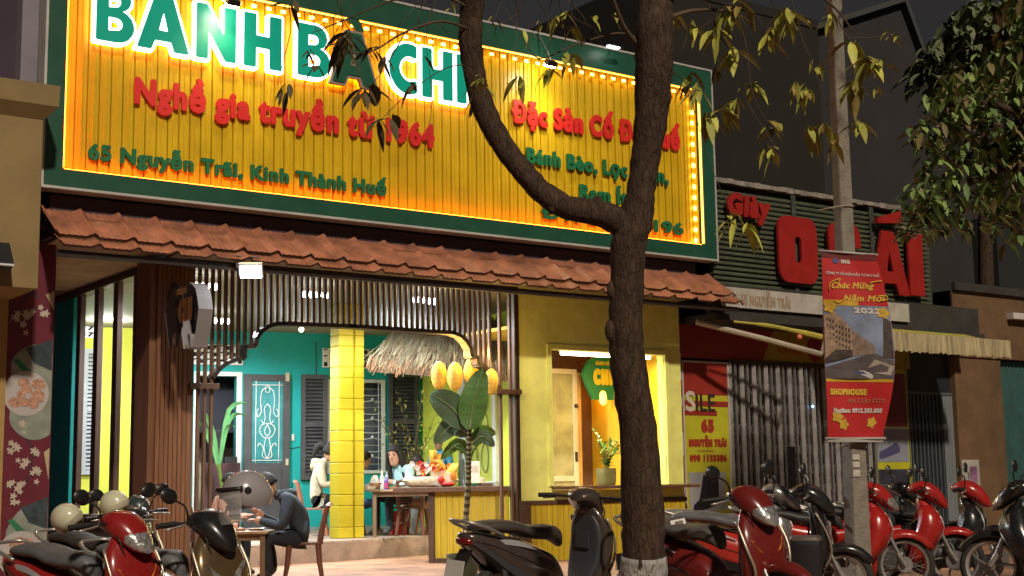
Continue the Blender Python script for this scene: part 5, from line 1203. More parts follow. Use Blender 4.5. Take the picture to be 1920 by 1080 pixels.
def bike(label, px, D, delta, body, second=None, seatc=(.02, .02, .021), kind='scooter', wheel='five', lamp='bar', steer=0., zg=0., mirrors=True, group='motorbikes parked in front of the shops', py=1050, lean=4, tailc=None, cowl=None):
    g = PD(px, py, D); g.z = zg
    t = thing('motorbike', label, 'motorbike', tuple(g), YAW-pi/2+radians(delta), group)
    t.rotation_euler.x = radians(lean)
    second = second or M_BLK; tailc = tailc or body; cowl = cowl or body; cub = kind == 'cub'
    SM = mat('seat_%.3f' % seatc[0], seatc, .5, var=.2, scale=12, bump=.1, bscale=120)
    rw = .285 if cub else .255; xr, xf = -.62, .62
    # ---- tail and side cowls
    if not cub:
        secs = [(-.99, .735, .03, .022), (-.95, .725, .085, .045), (-.84, .69, .13, .085), (-.66, .61, .165, .135), (-.45, .53, .175, .175), (-.25, .47, .165, .175), (-.08, .42, .145, .16), (.0, .36, .13, .12)]
    else:
        secs = [(-.98, .76, .03, .022), (-.92, .735, .075, .05), (-.75, .68, .115, .085), (-.5, .615, .13, .10), (-.28, .56, .12, .11), (-.08, .55, .09, .09), (.1, .58, .065, .06)]
    MB().loft(oval(dense(secs), 16, 2.6)).build('rear_cowl', tailc, t, 50)
    mb = MB()
    for s in (-1, 1):
        rows = []
        for (x, z, w_, h) in [q[:4] for q in dense(secs[1:-1], 2)]:
            rows.append([(x, s*(w_*1.015), z-h*.42), (x, s*(w_*.97), z-h*.85), (x, s*w_*.6, z-h*1.02)])
        mb.sheet(rows if s > 0 else [list(reversed(r)) for r in rows])
    mb.build('lower_cowl', second, t, 50)
    # ---- seat
    secs = [(-.86, .795, .075, .02), (-.80, .80, .115, .04), (-.62, .80, .135, .05), (-.47, .785, .14, .05), (-.36, .755, .145, .052), (-.2, .742, .14, .056), (-.06, .735, .105, .062), (.02, .70, .075, .06), (.05, .66, .05, .04)]
    if cub: secs = [(x, z-.01, w_*.88, h) for x, z, w_, h in secs]
    st = MB().loft(oval(dense(secs), 16, 2.8)).build('seat', SM, t, 60)
    mb = MB(); mb.tube(smoothpath([(-.70, .15, .745), (-.86, .16, .80), (-1.0, .11, .845), (-1.03, 0, .85), (-1.0, -.11, .845), (-.86, -.16, .80), (-.70, -.15, .745)], 4), .014, 8); mb.build('grab_rail', M_ALLOY, t, 180)
    mb = MB(); mb.loft(oval(dense([(-1.0, .70, .03, .02), (-.975, .70, .075, .032), (-.90, .695, .10, .035)]), 12)); mb.build('tail_light', M_TAIL, t, 60)
    # ---- rear fender, plate
    mb = MB(); mb.sheet([[(-.93, -.07, .64), (-.93, .07, .64)], [(-1.02, -.075, .50), (-1.02, .075, .50)], [(-1.07, -.07, .36), (-1.07, .07, .36)]]); mb.build('rear_fender', M_BLK, t)
    mb = MB(); mb.obox((-1.045, 0, .50), (0, .095, 0), (.012, 0, .065), (-.003, 0, .001)); mb.build('number_plate', mat('plate_white', (.55, .55, .52), .5, var=.1), t)
    # ---- floor or spine
    if not cub:
        MB().loft(oval(dense([(-.15, .27, .13, .06), (.0, .26, .155, .04), (.25, .26, .16, .035), (.40, .30, .15, .06), (.46, .36, .10, .06)]), 14, 4)).build('footboard', second, t, 50)
    else:
        MB().loft(oval(dense([(-.15, .58, .06, .06), (.05, .56, .055, .055), (.22, .60, .05, .07), (.34, .72, .05, .08)]), 12)).build('spine', second, t, 60)
    mb = MB(); mb.loft(oval([(-.42, .30, .06, .08), (-.2, .28, .10, .12), (.02 if not cub else .12, .29, .10, .11), (.08 if not cub else .22, .30, .06, .07)], 12, 3.2))
    for s in (-1, 1): mb.lathe([(.0, .0), (.085, .0), (.085, .03), (.06, .045), (0, .045)], 16, (-.02, s*.10-(0 if s > 0 else .045), .30), 'y')
    for k2 in range(6): mb.box(.06 if cub else -.2, .25 if cub else -.05, -.06, .06, .25+.022*k2, .258+.022*k2)
    mb.build('engine', M_ENG, t, 45)
    mb = MB(); mb.tube(smoothpath([(-.05, -.09, .24), (-.3, -.14, .23), (-.5, -.165, .27)], 3), .022, 8); mb.loft([srev(x, r, r, 12, 2, 'x', (-.175, z)) for x, z, r in ((-.44, .26, .03), (-.48, .27, .052), (-.85, .36, .058), (-.93, .38, .045), (-.94, .383, .02))]); mb.build('exhaust', M_STL, t, 50)
    # ---- wheels
    def wheelset(x, y0=0., kind=wheel, parent=t, loc=(0, 0, 0), rear=False):
        tw = .042 if cub else .05
        mb = MB(); prof = []
        nt_ = 36; rings = []
        for i in range(nt_):
            a = 2*pi*i/nt_; rings.append([Vector(((rw-.035+.04*cos(b)*1.0)*cos(a), tw*sin(b)*.95, (rw-.035+.04*cos(b))*sin(a)))*1. for b in [2*pi*j/10 for j in range(10)]])
        rings.append(rings[0]); mb.loft(rings, False)
        w_ = mb.build('wheel', M_RUB, parent, 60, loc=(x-loc[0], y0-loc[1], rw-loc[2]))
        mb = MB(); rings = []
        rr = rw-.068
        for i in range(37):
            a = 2*pi*i/36; rings.append([Vector(((rr+p)*cos(a), q, (rr+p)*sin(a))) for p, q in ((-.012, -.03), (.012, -.038), (.016, .0), (.012, .038), (-.012, .03), (-.016, 0))])
        mb.loft(rings, False)
        mb.lathe([(.0, -.05), (.038, -.05), (.045, -.02), (.045, .02), (.038, .05), (0, .05)], 14, (0, 0, 0), 'y')
        if kind == 'five':
            for k2 in range(5):
                a = 2*pi*k2/5+.3; pts = [Vector((r*cos(a+c), 0, r*sin(a+c))) for r, c in ((.035, -.05), (.035+(rr-.03)*.5, .16), (rr-.008, .30))]
                mb.tube(smoothpath(pts, 3), [.022, .02, .018, .017, .016, .016, .018][:len(smoothpath(pts, 3))], 6, flat=.7)
        elif kind == 'ten':
            for k2 in range(10):
                a = 2*pi*k2/10+(.12 if k2 % 2 else -.12); mb.bar((.03*cos(a), 0, .03*sin(a)), ((rr-.008)*cos(a+(.1 if k2 % 2 else -.1)), 0, (rr-.008)*sin(a+(.1 if k2 % 2 else -.1))), .02, .016, (0, 1, 0))
        else:
            for k2 in range(28):
                a = 2*pi*k2/28; sgn = 1 if k2 % 2 else -1; a2 = a+(.45 if (k2//2) % 2 else -.45)
                mb.tube([(.06*cos(a), sgn*.03, .06*sin(a)), (rr*cos(a2), 0, rr*sin(a2))], .0022, 4)
        mb.build('rim', M_ALLOY, w_, 45)
        mb = MB()
        if kind == 'spoke': mb.lathe([(0, -.055), (.07, -.055), (.075, -.045), (.075, .03), (.0, .03)], 20, (0, 0, 0), 'y'); mb.build('brake_drum', mat('drum_grey', (.30, .30, .29), .5, .5, var=.2, dirt=.3), w_, 40)
        else: mb.lathe([(.055, -.062), (.10, -.062), (.10, -.057), (.055, -.057)], 24, (0, 0, 0), 'y'); mb.build('brake_disc', M_STL, w_, 40)
        return w_
    wheelset(xr)
    mb = MB(); mb.bar((-.15, .10, .30), (xr, .085, rw), .05, .09); mb.bar((-.15, -.10, .30), (xr, -.085, rw), .03, .05)
    for s in (-1, 1): mb.tube([(-.60, s*.12, .30), (-.68, s*.125, .58)], [.022, .026], 8)
    mb.build('swing_arm', M_ENG, t, 50)
    # ---- leg shield and front cowl
    if not cub:
        secs = [(.26, .33, .06, .13), (.36, .40, .085, .165), (.50, .445, .085, .20), (.64, .455, .075, .215), (.76, .435, .065, .20), (.86, .40, .05, .15), (.925, .375, .035, .09), (.945, .37, .02, .05)]
        MB().loft(ovalz(dense(secs), 18, 2.3)).build('front_cowl', body, t, 50)
        mb = MB()   # inner side of the leg shield, black
        rows = [[(.30+.02*abs(y)*4, y, .30), ] for y in ()]
        mb.loft(ovalz(dense([(.32, .31, .045, .10), (.45, .365, .045, .15), (.62, .395, .04, .165), (.78, .385, .035, .145), (.86, .365, .025, .09)]), 20, 4)); mb.box(.33, .345, -.07, .07, .60, .74); mb.build('inner_shield', second, t, 50)
        for s in (-1, 1):
            mb = MB(); mb.loft([[Vector(p) for p in r] for r in ([(.515, s*.06, .60), (.52, s*.10, .62), (.49, s*.15, .70), (.505, s*.10, .66)], [(.527, s*.055, .61), (.532, s*.10, .632), (.497, s*.162, .72), (.517, s*.10, .68)])])
            mb.build('turn_signal', M_AMB if lamp == 'bar' else M_LENS, t)
        for s in (-1, 1):
          mb = MB(); mb.tube(smoothpath([(.41, s*.195, .84), (.50, s*.205, .66), (.53, s*.17, .5), (.47, s*.15, .36)], 4), .011, 6)
          mb.build('shield_edge', mat('edge_metal', (.45, .40, .32), .3, .6), t, 180)
    else:
        MB().loft(ovalz(dense([(.58, .36, .10, .10), (.70, .37, .10, .13), (.82, .34, .08, .11), (.90, .31, .05, .06)]), 16)).build('front_cowl', body, t, 50)
        mb = MB()
        for s in (-1, 1):
            rows = []
            for z, x0, x1, y in ((.84, .30, .40, .09), (.74, .27, .47, .15), (.62, .24, .50, .19), (.48, .18, .43, .21), (.34, .14, .32, .20), (.27, .14, .24, .17)):
                rows.append([(x0, s*y*.97, z), ((x0+x1)/2, s*(y+.02), z), (x1, s*y*.80, z)])
            mb.sheet(rows if s < 0 else [list(reversed(r)) for r in rows])
        o = mb.build('leg_shield', body, t, 60); sm = o.modifiers.new('thickness', 'SOLIDIFY'); sm.thickness = .014
        for s in (-1, 1):
          mb = MB(); mb.tube(smoothpath([(.40, s*.075, .845), (.475, s*.122, .74), (.505, s*.155, .62), (.435, s*.172, .48), (.325, s*.165, .34)], 3), .007, 6)
          mb.build('shield_edge', M_ALLOY, t, 180)
        if lamp == 'shield':
            mb = MB(); mb.loft(ovalz(dense([(.60, .455, .03, .04), (.68, .465, .035, .10), (.78, .43, .03, .09), (.86, .385, .02, .03)]), 12)); mb.build('headlight', M_LENS, t, 60)
    # ---- steering part
    sr = thing.__call__ if False else None
    Z = Matrix.Rotation(radians(steer), 4, 'Z'); hx = .36
    def st_(mb): mb.v = [tuple((Z @ (Vector(v)-Vector((hx, 0, 0))))+Vector((hx, 0, 0))) for v in mb.v]; return mb
    ch = .99
    mb = MB(); mb.loft(oval(dense([(.19, ch+.01, .05, .025), (.24, ch+.015, .10, .05), (.32, ch+.01, .135, .08), (.41, ch-.03, .135, .10), (.49, ch-.085, .105, .095), (.545, ch-.135, .065, .06), (.57, ch-.16, .03, .03)]), 16)); st_(mb).build('handlebar_cowl', cowl, t, 55)
    if lamp == 'bar':
        mb = MB(); mb.loft(oval(dense([(.45, ch-.075, .115, .07), (.50, ch-.10, .105, .075), (.55, ch-.135, .078, .06), (.585, ch-.165, .04, .032)]), 14)); st_(mb).build('headlight', M_LENS, t, 60)
    elif not cub:
        mb = MB()
        for s in (-1, 1): mb.loft([[Vector((.50+.03*k2, s*y, z)) for y, z in q] for k2, q in enumerate((((.03, .52), (.09, .60), (.17, .74), (.06, .66)), ((.035, .535), (.085, .605), (.15, .72), (.06, .65))))])
        mb.build('headlight', M_LENS, t, 60)
    mb = MB()
    for s in (-1, 1):
        mb.tube(smoothpath([(.36, 0, ch), (.34, s*.14, ch+.01), (.30, s*.25, ch+.015), (.26, s*.36, ch+.01)], 3), .012, 8)
        mb.tube([(.305, s*.24, ch+.015), (.255, s*.37, ch+.01)], .019, 8)
    hb = st_(mb).build('handlebar', M_BLK, t, 60)
    mb = MB()
    for s in (-1, 1): mb.tube(smoothpath([(.335, s*.19, ch+.005), (.36, s*.25, ch), (.325, s*.36, ch-.015)], 3), .008, 6)
    st_(mb).build('brake_lever', M_ALLOY, hb, 180)
    if mirrors:
        for s in ((-1, 1) if mirrors is True else (mirrors,)):
            mb = MB(); mb.tube(smoothpath([(.33, s*.16, ch+.02), (.35, s*.20, ch+.12), (.32, s*.27, ch+.17)], 4), .007, 6)
            mb.ell((.31, s*.30, ch+.20), .022, .075, .052, 12, 8, Matrix.Rotation(s*.25, 3, 'X')); st_(mb).build('mirror', M_BLK, t, 60)
    # fork, fender, front wheel
    mb = MB()
    for s in (-1, 1):
        mb.tube([(.44, s*.075, .66), (xf-.01, s*.075, rw+.0)], [.020, .017], 8); mb.tube([(.55, s*.075, .40), (xf, s*.075, rw)], [.026, .028], 8)
    mb.tube([(xf, -.09, rw), (xf, .09, rw)], .012, 8); st_(mb).build('fork', M_ALLOY, t, 60)
    mb = MB(); rows = []
    for i in range(13):
        a = radians(lerp(200, 28, i/12)); r = rw+.035+(.03 if i == 0 else 0); wv = .075*(1 if 1 < i < 10 else (.7 if i < 12 else .3))
        cx, cz = xf+r*cos(a), rw+r*sin(a)
        rows.append([(xf+(r-.055)*cos(a), -wv, rw+(r-.055)*sin(a)), (cx-(.008*cos(a)), -wv*.75, cz-.008*sin(a)), (cx+.010*cos(a), 0, cz+.010*sin(a)), (cx-(.008*cos(a)), wv*.75, cz-.008*sin(a)), (xf+(r-.055)*cos(a), wv, rw+(r-.055)*sin(a))])
    mb.sheet(rows); o = st_(mb).build('front_fender', body, t, 60); sm = o.modifiers.new('thickness', 'SOLIDIFY'); sm.thickness = .008
    fwl = wheelset(xf)
    if steer:
        c = Z @ Vector((xf-hx, 0, 0)); fwl.location = (hx+c.x, c.y, rw); fwl.rotation_euler = (0, 0, radians(steer))
    mb = MB()
    for s in (-1, 1):
        mb.tube(smoothpath([(.34, s*.10, ch-.02), (.46, s*.13, ch-.10), (.47, s*.08, ch-.28), (.50, s*.06, .60)], 4), .0045, 5)
    st_(mb).build('cable', M_BLK, t, 180)
    mb = MB(); q_ = [(x, z, w_, h) for x, z, w_, h in ((-.92, .70, .11, .06), (-.75, .645, .15, .11), (-.55, .57, .172, .155), (-.35, .50, .174, .175), (-.15, .44, .158, .165))]
    if not cub:
        for s in (-1, 1): mb.tube(smoothpath([(x, s*w_*1.0, z+h*.12) for x, z, w_, h in q_], 3), .0035, 4)
        mb.build('cowl_seam', M_BLK, t, 180)
        for s in (-1, 1):
            mb = MB(); rows = []
            for i in range(9):
                u = i/8; x = lerp(-.80, -.28, u); zc = lerp(.70, .60, u)+.03*sin(u*3); wv = .018*sin(pi*min(1, u+.06))+.003
                hw = lerp(.137, .168, min(1, u*1.6)); rows.append([(x, s*hw*.93, zc+wv), (x, s*(hw*1.0), zc-wv)])
            mb.sheet(rows); mb.build('decal', mat('decal_silver', (.4, .4, .42), .3, .3), t, 180)
    mb = MB(); mb.tube([(-.12, .11, .2), (-.06, .24, .0)], .012, 6); mb.build('side_stand', M_BLK, t, 60)
    return t
R_DEEP = paint('deep_red', (.26, .012, .011)); R_BRI = paint('bright_red', (.36, .014, .012)); R_MAR = paint('maroon', (.15, .012, .010))
P_BRZ = paint('bronze', (.16, .105, .05), .25, .5, .5); P_GRY = paint('grey_brown', (.075, .058, .05), .22, .7, .3); P_BLK = paint('gloss_black', (.012, .012, .013)); P_SIL = paint('silver', (.32, .31, .30), .25, .5, .6); P_WHR = paint('red_tail', (.45, .03, .02))
b_red = bike('bright red scooter parked nearest the left edge, its big shield towards the street', 184, 9.5, -38, R_DEEP, M_BLK, (.10, .105, .115), steer=8, zg=-.1)
b_brz = bike('bronze and black scooter carrying a grey visor helmet on its handlebar', 346, 9.5, -40, P_BRZ, M_BLK, (.12, .125, .135), steer=6, zg=-.1, lamp='shield', cowl=P_BLK)
b_drk = bike('dark scooter half hidden behind the bright red one, a cream helmet on it', 214, 12.2, -40, P_BLK, M_BLK, (.03, .03, .032), steer=-10, zg=-.1)
b_gry = bike('grey brown scooter seen from behind in front of the lime wall, without mirrors', 1030, 10.9, 45, P_GRY, mat('slate_plastic', (.045, .047, .055), .45), (.055, .048, .045), steer=18, mirrors=False, wheel='ten')
b_mar = bike('maroon scooter with a grey seat just right of the tree trunk', 1354, 10.1, -54, R_MAR, M_BLK, (.085, .08, .072), wheel='ten', steer=4)
b_sil = bike('silver and black motorbike behind the maroon scooter, only its tail showing', 1392, 13.7, -12, P_SIL, M_BLK, (.16, .15, .13), kind='cub', tailc=P_SIL)
b_blk = bike('black scooter with a red tail and a black storage box, left of the utility pole', 1446, 12.3, -14, P_BLK, M_BLK, (.12, .11, .10), tailc=P_WHR, zg=-.0, wheel='ten', lamp='shield', cowl=P_BLK)
b_spk = bike('red motorbike with a wire spoked front wheel, partly behind the utility pole', 1572, 13.5, -8, R_BRI, M_BLK, (.03, .03, .03), kind='cub', wheel='spoke', zg=-.0)
b_fiv = bike('bright red motorbike with a pale five-spoke front wheel', 1672, 14.1, -10, R_BRI, P_BLK, (.025, .025, .025), kind='cub', wheel='five', lamp='shield')
b_dk2 = bike('black motorbike with a red handlebar cowl at the far right', 1758, 14.5, -24, P_BLK, P_BLK, (.02, .02, .02), kind='cub', lamp='shield', cowl=R_BRI)
b_dk3 = bike('black motorbike in the gloom behind the two bright red ones', 1640, 16, 8, P_BLK, P_BLK, (.02, .02, .02), kind='cub')
b_edg = bike('dark motorbike cut off by the right edge', 1990, 12.6, 150, P_BLK, P_GRY, (.03, .03, .03), kind='cub', steer=0)
# storage box hung behind the black scooter's shield
q = PD(1512, 1045, 11.7); t = thing('storage_box', 'black lidded storage box on the black scooter left of the pole', 'box', tuple(q), YAW-pi/2+radians(-14))
mb = MB(); mb.loft([srev(z, .16*k, .13*k, 12, 6, 'z') for z, k in ((-.22, .86), (-.2, .9), (.10, 1), (.12, 1.02), (.14, 1.0))]); mb.build('tub', mat('box_black', (.012, .010, .014), .6, var=.2), t, 40)
mb = MB(); mb.loft([srev(z, .165*k, .135*k, 12, 6, 'z') for z, k in ((.141, 1.0), (.16, 1.0), (.18, .9))]); mb.build('lid', mat('box_lid', (.09, .07, .06), .5), t, 40)

# ------------------------------------------------------------------ helmets
def helmet(label, q, rz, tilt, c, visor=True, s=1., mark=None):
    t = thing('helmet', label, 'helmet', tuple(q), rz); t.rotation_euler = (tilt[0], tilt[1], rz)
    mb = MB(); rings = []
    for i in range(12):
        th = lerp(pi/2-.05, -.62, i/11); r = cos(th); zz = sin(th)*.135 if th > 0 else sin(th)*.15
        rings.append([Vector(((.15*r+.01*(th < 0))*cos(a), .125*r*sin(a), zz+ (.07*max(0, cos(a))**2*(1 if th < -.05 else 0) if visor else .05*max(0, cos(a))**2*(th < 0)))) for a in [2*pi*j/24 for j in range(24)]])
    mb.loft(rings[::-1]); h = mb.build('shell', c, t, 60)
    mb = MB(); mb.loft([[Vector((.15*cos(a)*k, .125*sin(a)*k, z-.07)) for a in [2*pi*j/20 for j in range(20)]] for k, z in ((.80, -.01), (.87, .005), (.84, .02))]); mb.build('lining', M_BLK, t, 60)
    if visor:
        mb = MB(); rows = []
        for j in range(7):
            u = j/6; z = lerp(.055, -.15, u); k = 1.07+.10*u
            rows.append([((.155+.012*u)*k*cos(a), .128*k*sin(a), z) for a in [lerp(-1.15, 1.15, i/12) for i in range(13)]])
        mb.sheet(rows); mb.build('visor', mat('clear_visor', (.55, .56, .58), .05, var=0, alpha=.36, spec=.9), t, 180)
        mb = MB(); mb.tube([((.162)*cos(a), .134*sin(a), .052-.01*abs(a)) for a in [lerp(-1.25, 1.25, i/14) for i in range(15)]], .014, 6); mb.build('visor_edge', M_BLK, t, 180)
        mb = MB()
        for s_ in (-1, 1): mb.lathe([(0, 0), (.022, 0), (.02, .008), (0, .009)], 12, (.02, s_*.118 if s_ > 0 else -.127, .02), 'y')
        mb.build('rivet', M_BLK, t, 50)
    if mark:
        mb = MB(); R = random.Random(4)
        for i in range(9):
            th, a0 = R.uniform(.35, .8), R.uniform(.9, 2.0)
            pts = [(th+R.uniform(-.1, .1), a0+R.uniform(-.2, .2)) for _ in range(3)]
            mb.add([Vector((.152*cos(p)*cos(a), .127*cos(p)*sin(a), .138*sin(p)))*1.012 for p, a in pts], [(0, 1, 2)])
        mb.build('decal', mark, t)
    t.scale = (s, s, s); return t
helmet('glossy grey open-face helmet with a clear visor on the bronze scooter', PD(461, 925, 9.3), radians(172), (0, radians(10)), paint('helmet_grey', (.30, .29, .31), .2, .8), True, 1.14)
helmet('cream half helmet with a brown decal hanging at the left by the green wall', PD(126, 972, 10.3), radians(-70), (radians(35), 0), paint('helmet_cream', (.58, .58, .42), .25, .7), False, .86, mat('decal_brown', (.13, .05, .03), .5))
helmet('cream helmet resting on the dark scooter behind the bright red one', PD(214, 945, 11.7), radians(-60), (radians(10), 0), paint('helmet_cream', (.58, .58, .42), .25, .7), False, .86)
helmet('dark green helmet beside the timber pillar, behind the red scooter', PD(256, 955, 12.4), radians(-80), (0, 0), paint('helmet_dark', (.03, .05, .05), .3, .6), False, .95)
# leaflet left on the maroon scooter's seat
t = thing('folded_leaflet', 'small white printed leaflet tucked behind the maroon scooter seat', 'leaflet', tuple(PD(1272, 982, 10.35)), radians(-30)); 
mb = MB(); mb.obox((0, 0, 0), (.055, 0, .01), (0, .03, .03), (0, -.0015, .0015)); mb.build('paper', M_WHT, t)
mb = MB(); mb.obox((.005, -.004, .004), (.03, 0, .006), (0, .015, .015), (0, -.0012, .0012)); mb.build('print', mat('leaflet_print', (.2, .15, .12), .6, var=.5, scale=60), t)
# ------------------------------------------------------------------ people
def head_mesh(mb, c, rot, s=1., mskin=0, mlip=1, meye=2):
    """face looks along +X of rot; centre c, about 0.22 m tall"""
    def tp(p): return Vector(c)+rot @ (Vector(p)*s)
    rings = []
    prof = [(-.125, .030, .030, .050), (-.118, .052, .046, .038), (-.10, .066, .056, .026), (-.075, .078, .064, .016), (-.04, .086, .069, .010), (0, .094, .073, .004), (.04, .098, .076, 0), (.07, .094, .073, -.004), (.095, .076, .060, -.006), (.112, .045, .038, -.006), (.118, .012, .010, -.006)]
    n = 20
    for z, rx, ry, ox in prof:
        ring = []
        for j in range(n):
            a = 2*pi*j/n; ca, sa = cos(a), sin(a); x, y = ox+rx*ca, ry*sa
            f = max(0, ca)
            if -.055 < z < .03: x += .004*f**8
            if .0 <= z <= .045: x -= .010*math.exp(-((abs(a if a < pi else a-2*pi)-.42)/.2)**2)
            ring.append(tp((x, y, z)))
        rings.append(ring)
    mb.mi = mskin; mb.loft(rings)
    mb.loft([[tp(p) for p in r] for r in ([(.088, -.010, .035), (.088, .010, .035), (.098, 0, .036)], [(.094, -.012, .005), (.094, .012, .005), (.112, 0, .006)], [(.092, -.019, -.022), (.092, .019, -.022), (.120, 0, -.022)], [(.088, -.012, -.032), (.088, .012, -.032), (.104, 0, -.030)])])
    for sg in (-1, 1): mb.ell(tp((-.005, sg*.076, .0)), .022*s, .010*s, .034*s, 8, 6, rot)
    mb.mi = mlip; mb.ell(tp((.083, 0, -.060)), .012*s, .024*s, .007*s, 10, 6, rot)
    mb.mi = meye
    for sg in (-1, 1):
        mb.ell(tp((.081, sg*.031, .018)), .009*s, .014*s, .006*s, 8, 5, rot); mb.ell(tp((.086, sg*.031, .040)), .006*s, .019*s, .004*s, 8, 4, rot)
    mb.mi = mskin
M_LIP = mat('lips', (.34, .10, .08), .4, var=0); M_EYE = mat('eye_dark', (.02, .012, .01), .3, var=0)
def person(label, loc, rz, J, top, pants, shoe, hair='short', hairm=None, head_yaw=0., head_pitch=25., sleeve=True, hood=False, child_extra=None, scale=1., group=None):
    """J: joints in local space (+X is where the person faces, origin on the floor under the seat)"""
    t = thing('person', label, 'person', tuple(loc), rz, group)
    D = dict(pel=(0, 0, .50), sp=(.03, 0, .66), ch=(.07, 0, .84), nk=(.12, 0, 1.00), hd=(.16, 0, 1.08))
    for s, k in ((1, 'l'), (-1, 'r')):
        D.update({'sh'+k: (.08, s*.165, .93), 'el'+k: (.14, s*.22, .68), 'wr'+k: (.36, s*.12, .74), 'ha'+k: (.43, s*.10, .76), 'hp'+k: (.03, s*.10, .47), 'kn'+k: (.42, s*.12, .49), 'an'+k: (.40, s*.12, .09), 'to'+k: (.52, s*.13, .03)})
    D.update(J)
    bones = [('pel', 'sp', 't'), ('sp', 'ch', 't'), ('ch', 'nk', 't'), ('nk', 'hd', 's')]
    for k in 'lr': bones += [('ch', 'sh'+k, 't'), ('sh'+k, 'el'+k, 't'), ('el'+k, 'wr'+k, 't' if sleeve else 's'), ('wr'+k, 'ha'+k, 's'), ('pel', 'hp'+k, 'p'), ('hp'+k, 'kn'+k, 'p'), ('kn'+k, 'an'+k, 'p'), ('an'+k, 'to'+k, 'b')]
    RAD = dict(pel=(.15, .12), sp=(.14, .105), ch=(.155, .11), nk=(.062, .06), hd=(.05, .05), sh=(.078, .078), el=(.053, .05), wr=(.036, .032), ha=(.040, .022), hp=(.105, .10), kn=(.068, .066), an=(.047, .045), to=(.045, .032))
    me = bpy.data.meshes.new('body'); names = list(D); bm = bmesh.new(); sk = bm.verts.layers.skin.verify(); vs = {}
    for n in names:
        v = bm.verts.new(D[n]); r = RAD.get(n) or RAD[n[:-1]]; v[sk].radius = r; v[sk].use_root = (n == 'pel'); vs[n] = v
    for a, b, _ in bones: bm.edges.new((vs[a], vs[b]))
    bm.to_mesh(me); bm.free()
    o = bpy.data.objects.new('tmp', me); COL.objects.link(o); o.modifiers.new('s', 'SKIN').use_smooth_shade = True; q = o.modifiers.new('d', 'SUBSURF'); q.levels = 2
    dg = bpy.context.evaluated_depsgraph_get(); ev = o.evaluated_get(dg); m2 = ev.to_mesh()
    mb = MB(); mid = {'s': 0, 't': 3, 'p': 4, 'b': 5}
    V = [Vector(v.co) for v in m2.vertices]; mb.v = [tuple(v) for v in V]
    segs = [(Vector(D[a]), Vector(D[b]), mid[k]) for a, b, k in bones]
    for f in m2.polygons:
        c = Vector(f.center); best = 9; bi = 3
        for a, b, k in segs:
            ab = b-a; tt = max(0, min(1, (c-a).dot(ab)/ab.length_squared)); dd = (c-a-ab*tt).length-(.07 if k == 3 and ab.length < .2 else 0)
            if dd < best: best = dd; bi = k
        mb.f.append(list(f.vertices)); mb.m.append(bi)
    ev.to_mesh_clear(); bpy.data.objects.remove(o)
    # fingers
    mb.mi = 0
    for k, s in (('l', 1), ('r', -1)):
        w_, h_ = Vector(D['wr'+k]), Vector(D['ha'+k]); dr = (h_-w_).normalized(); side = dr.cross(FZ).normalized(); dn = side.cross(dr).normalized()
        for i in range(4):
            L = (.055, .066, .070, .058)[i]; off = side*(i-1.5)*.018
            mb.tube([h_+off, h_+off+dr*L*.6-dn*.004, h_+off+dr*L*.95+dn*-.022], [.0085, .008, .006], 6)
        th = w_+dr*.03; sd_ = side*(-s)*(1 if side.dot(Vector((0, s, 0))) > 0 else -1)
        mb.tube([th, th+sd_*.03+dr*.02, th+sd_*.038+dr*.055-dn*.01], [.011, .0095, .007], 6)
    # head
    hdv = Vector(D['hd']); rot = (Matrix.Rotation(radians(head_yaw), 3, 'Z') @ Matrix.Rotation(radians(head_pitch), 3, 'Y'))
    hc = hdv+rot @ Vector((.015, 0, .10))
    head_mesh(mb, hc, rot)
    b = mb.build('body', [M_SKIN, M_LIP, M_EYE, top, pants, shoe], t, 180)
    hm = hairm or M_HAIR; mb = MB()
    def hp_(p): return hc+rot @ Vector(p)
    rings = []
    for i in range(9):
        th = lerp(pi/2-.08, -.35 if hair != 'short' else -.15, i/8); ring = []
        for j in range(20):
            a = 2*pi*j/20; f = max(0, cos(a)); low = th < .5
            k = 1.10+.05*(hair != 'short'); rx, ry, rz_ = .104*k, .080*k, .122*k
            z = .005+rz_*sin(th); x = -.004+rx*cos(th)*cos(a); y = ry*cos(th)*sin(a)
            if f > .35 and z < .062: z = .062+.01*(1-f); x = min(x, .088*f+.0)   # fringe line
            jt = .0055 if hair == 'short' else .003; ring.append(hp_((x+random.uniform(-jt, jt), y+random.uniform(-jt, jt), z+random.uniform(-jt, jt))))
        rings.append(ring)
    mb.loft(rings[::-1])
    if hair in ('long', 'tail'):
        n = 12
        if hair == 'long':
            for s in (-1, 1):
                mb.tube(smoothpath([hp_((.03, s*.085, .05)), hp_((.02, s*.096, -.04)), hp_((.0, s*.10, -.15)), hp_((.01, s*.10, -.28)), hp_((.02, s*.09, -.38))], 3), [.03]*3+[.034]*3+[.036]*3+[.03]*3+[.01], 8)
            mb.tube(smoothpath([hp_((-.08, 0, .03)), hp_((-.10, 0, -.10)), hp_((-.10, 0, -.25))], 4), [.06, .075, .085, .085, .08, .08, .07, .05, .02], 10)
        else:
            mb.tube(smoothpath([hp_((-.09, 0, .04)), hp_((-.15, 0, .05)), hp_((-.19, 0, -.03)), hp_((-.19, 0, -.18))], 4), [.05, .05, .05, .05, .045, .05, .055, .05, .045, .04, .03, .02, .008], 8)
    mb.build('hair', hm, t, 180)
    if hood:
        mb = MB(); nk = Vector(D['nk'])
        mb.tube([nk+Vector((.055*cos(a)-.03-.03*(cos(a) < 0), .10*sin(a), .025+.01*cos(a)-.05*max(0, cos(a)))) for a in [2*pi*i/16 for i in range(17)]], [.030+.02*max(0, -cos(2*pi*i/16)) for i in range(17)], 8)
        mb.ell(nk+Vector((-.115, 0, -.03)), .055, .11, .085, 12, 8, Matrix.Rotation(.3, 3, 'Y'))
        mb.build('hood', top, t, 180)
    t.scale = (scale,)*3; return t
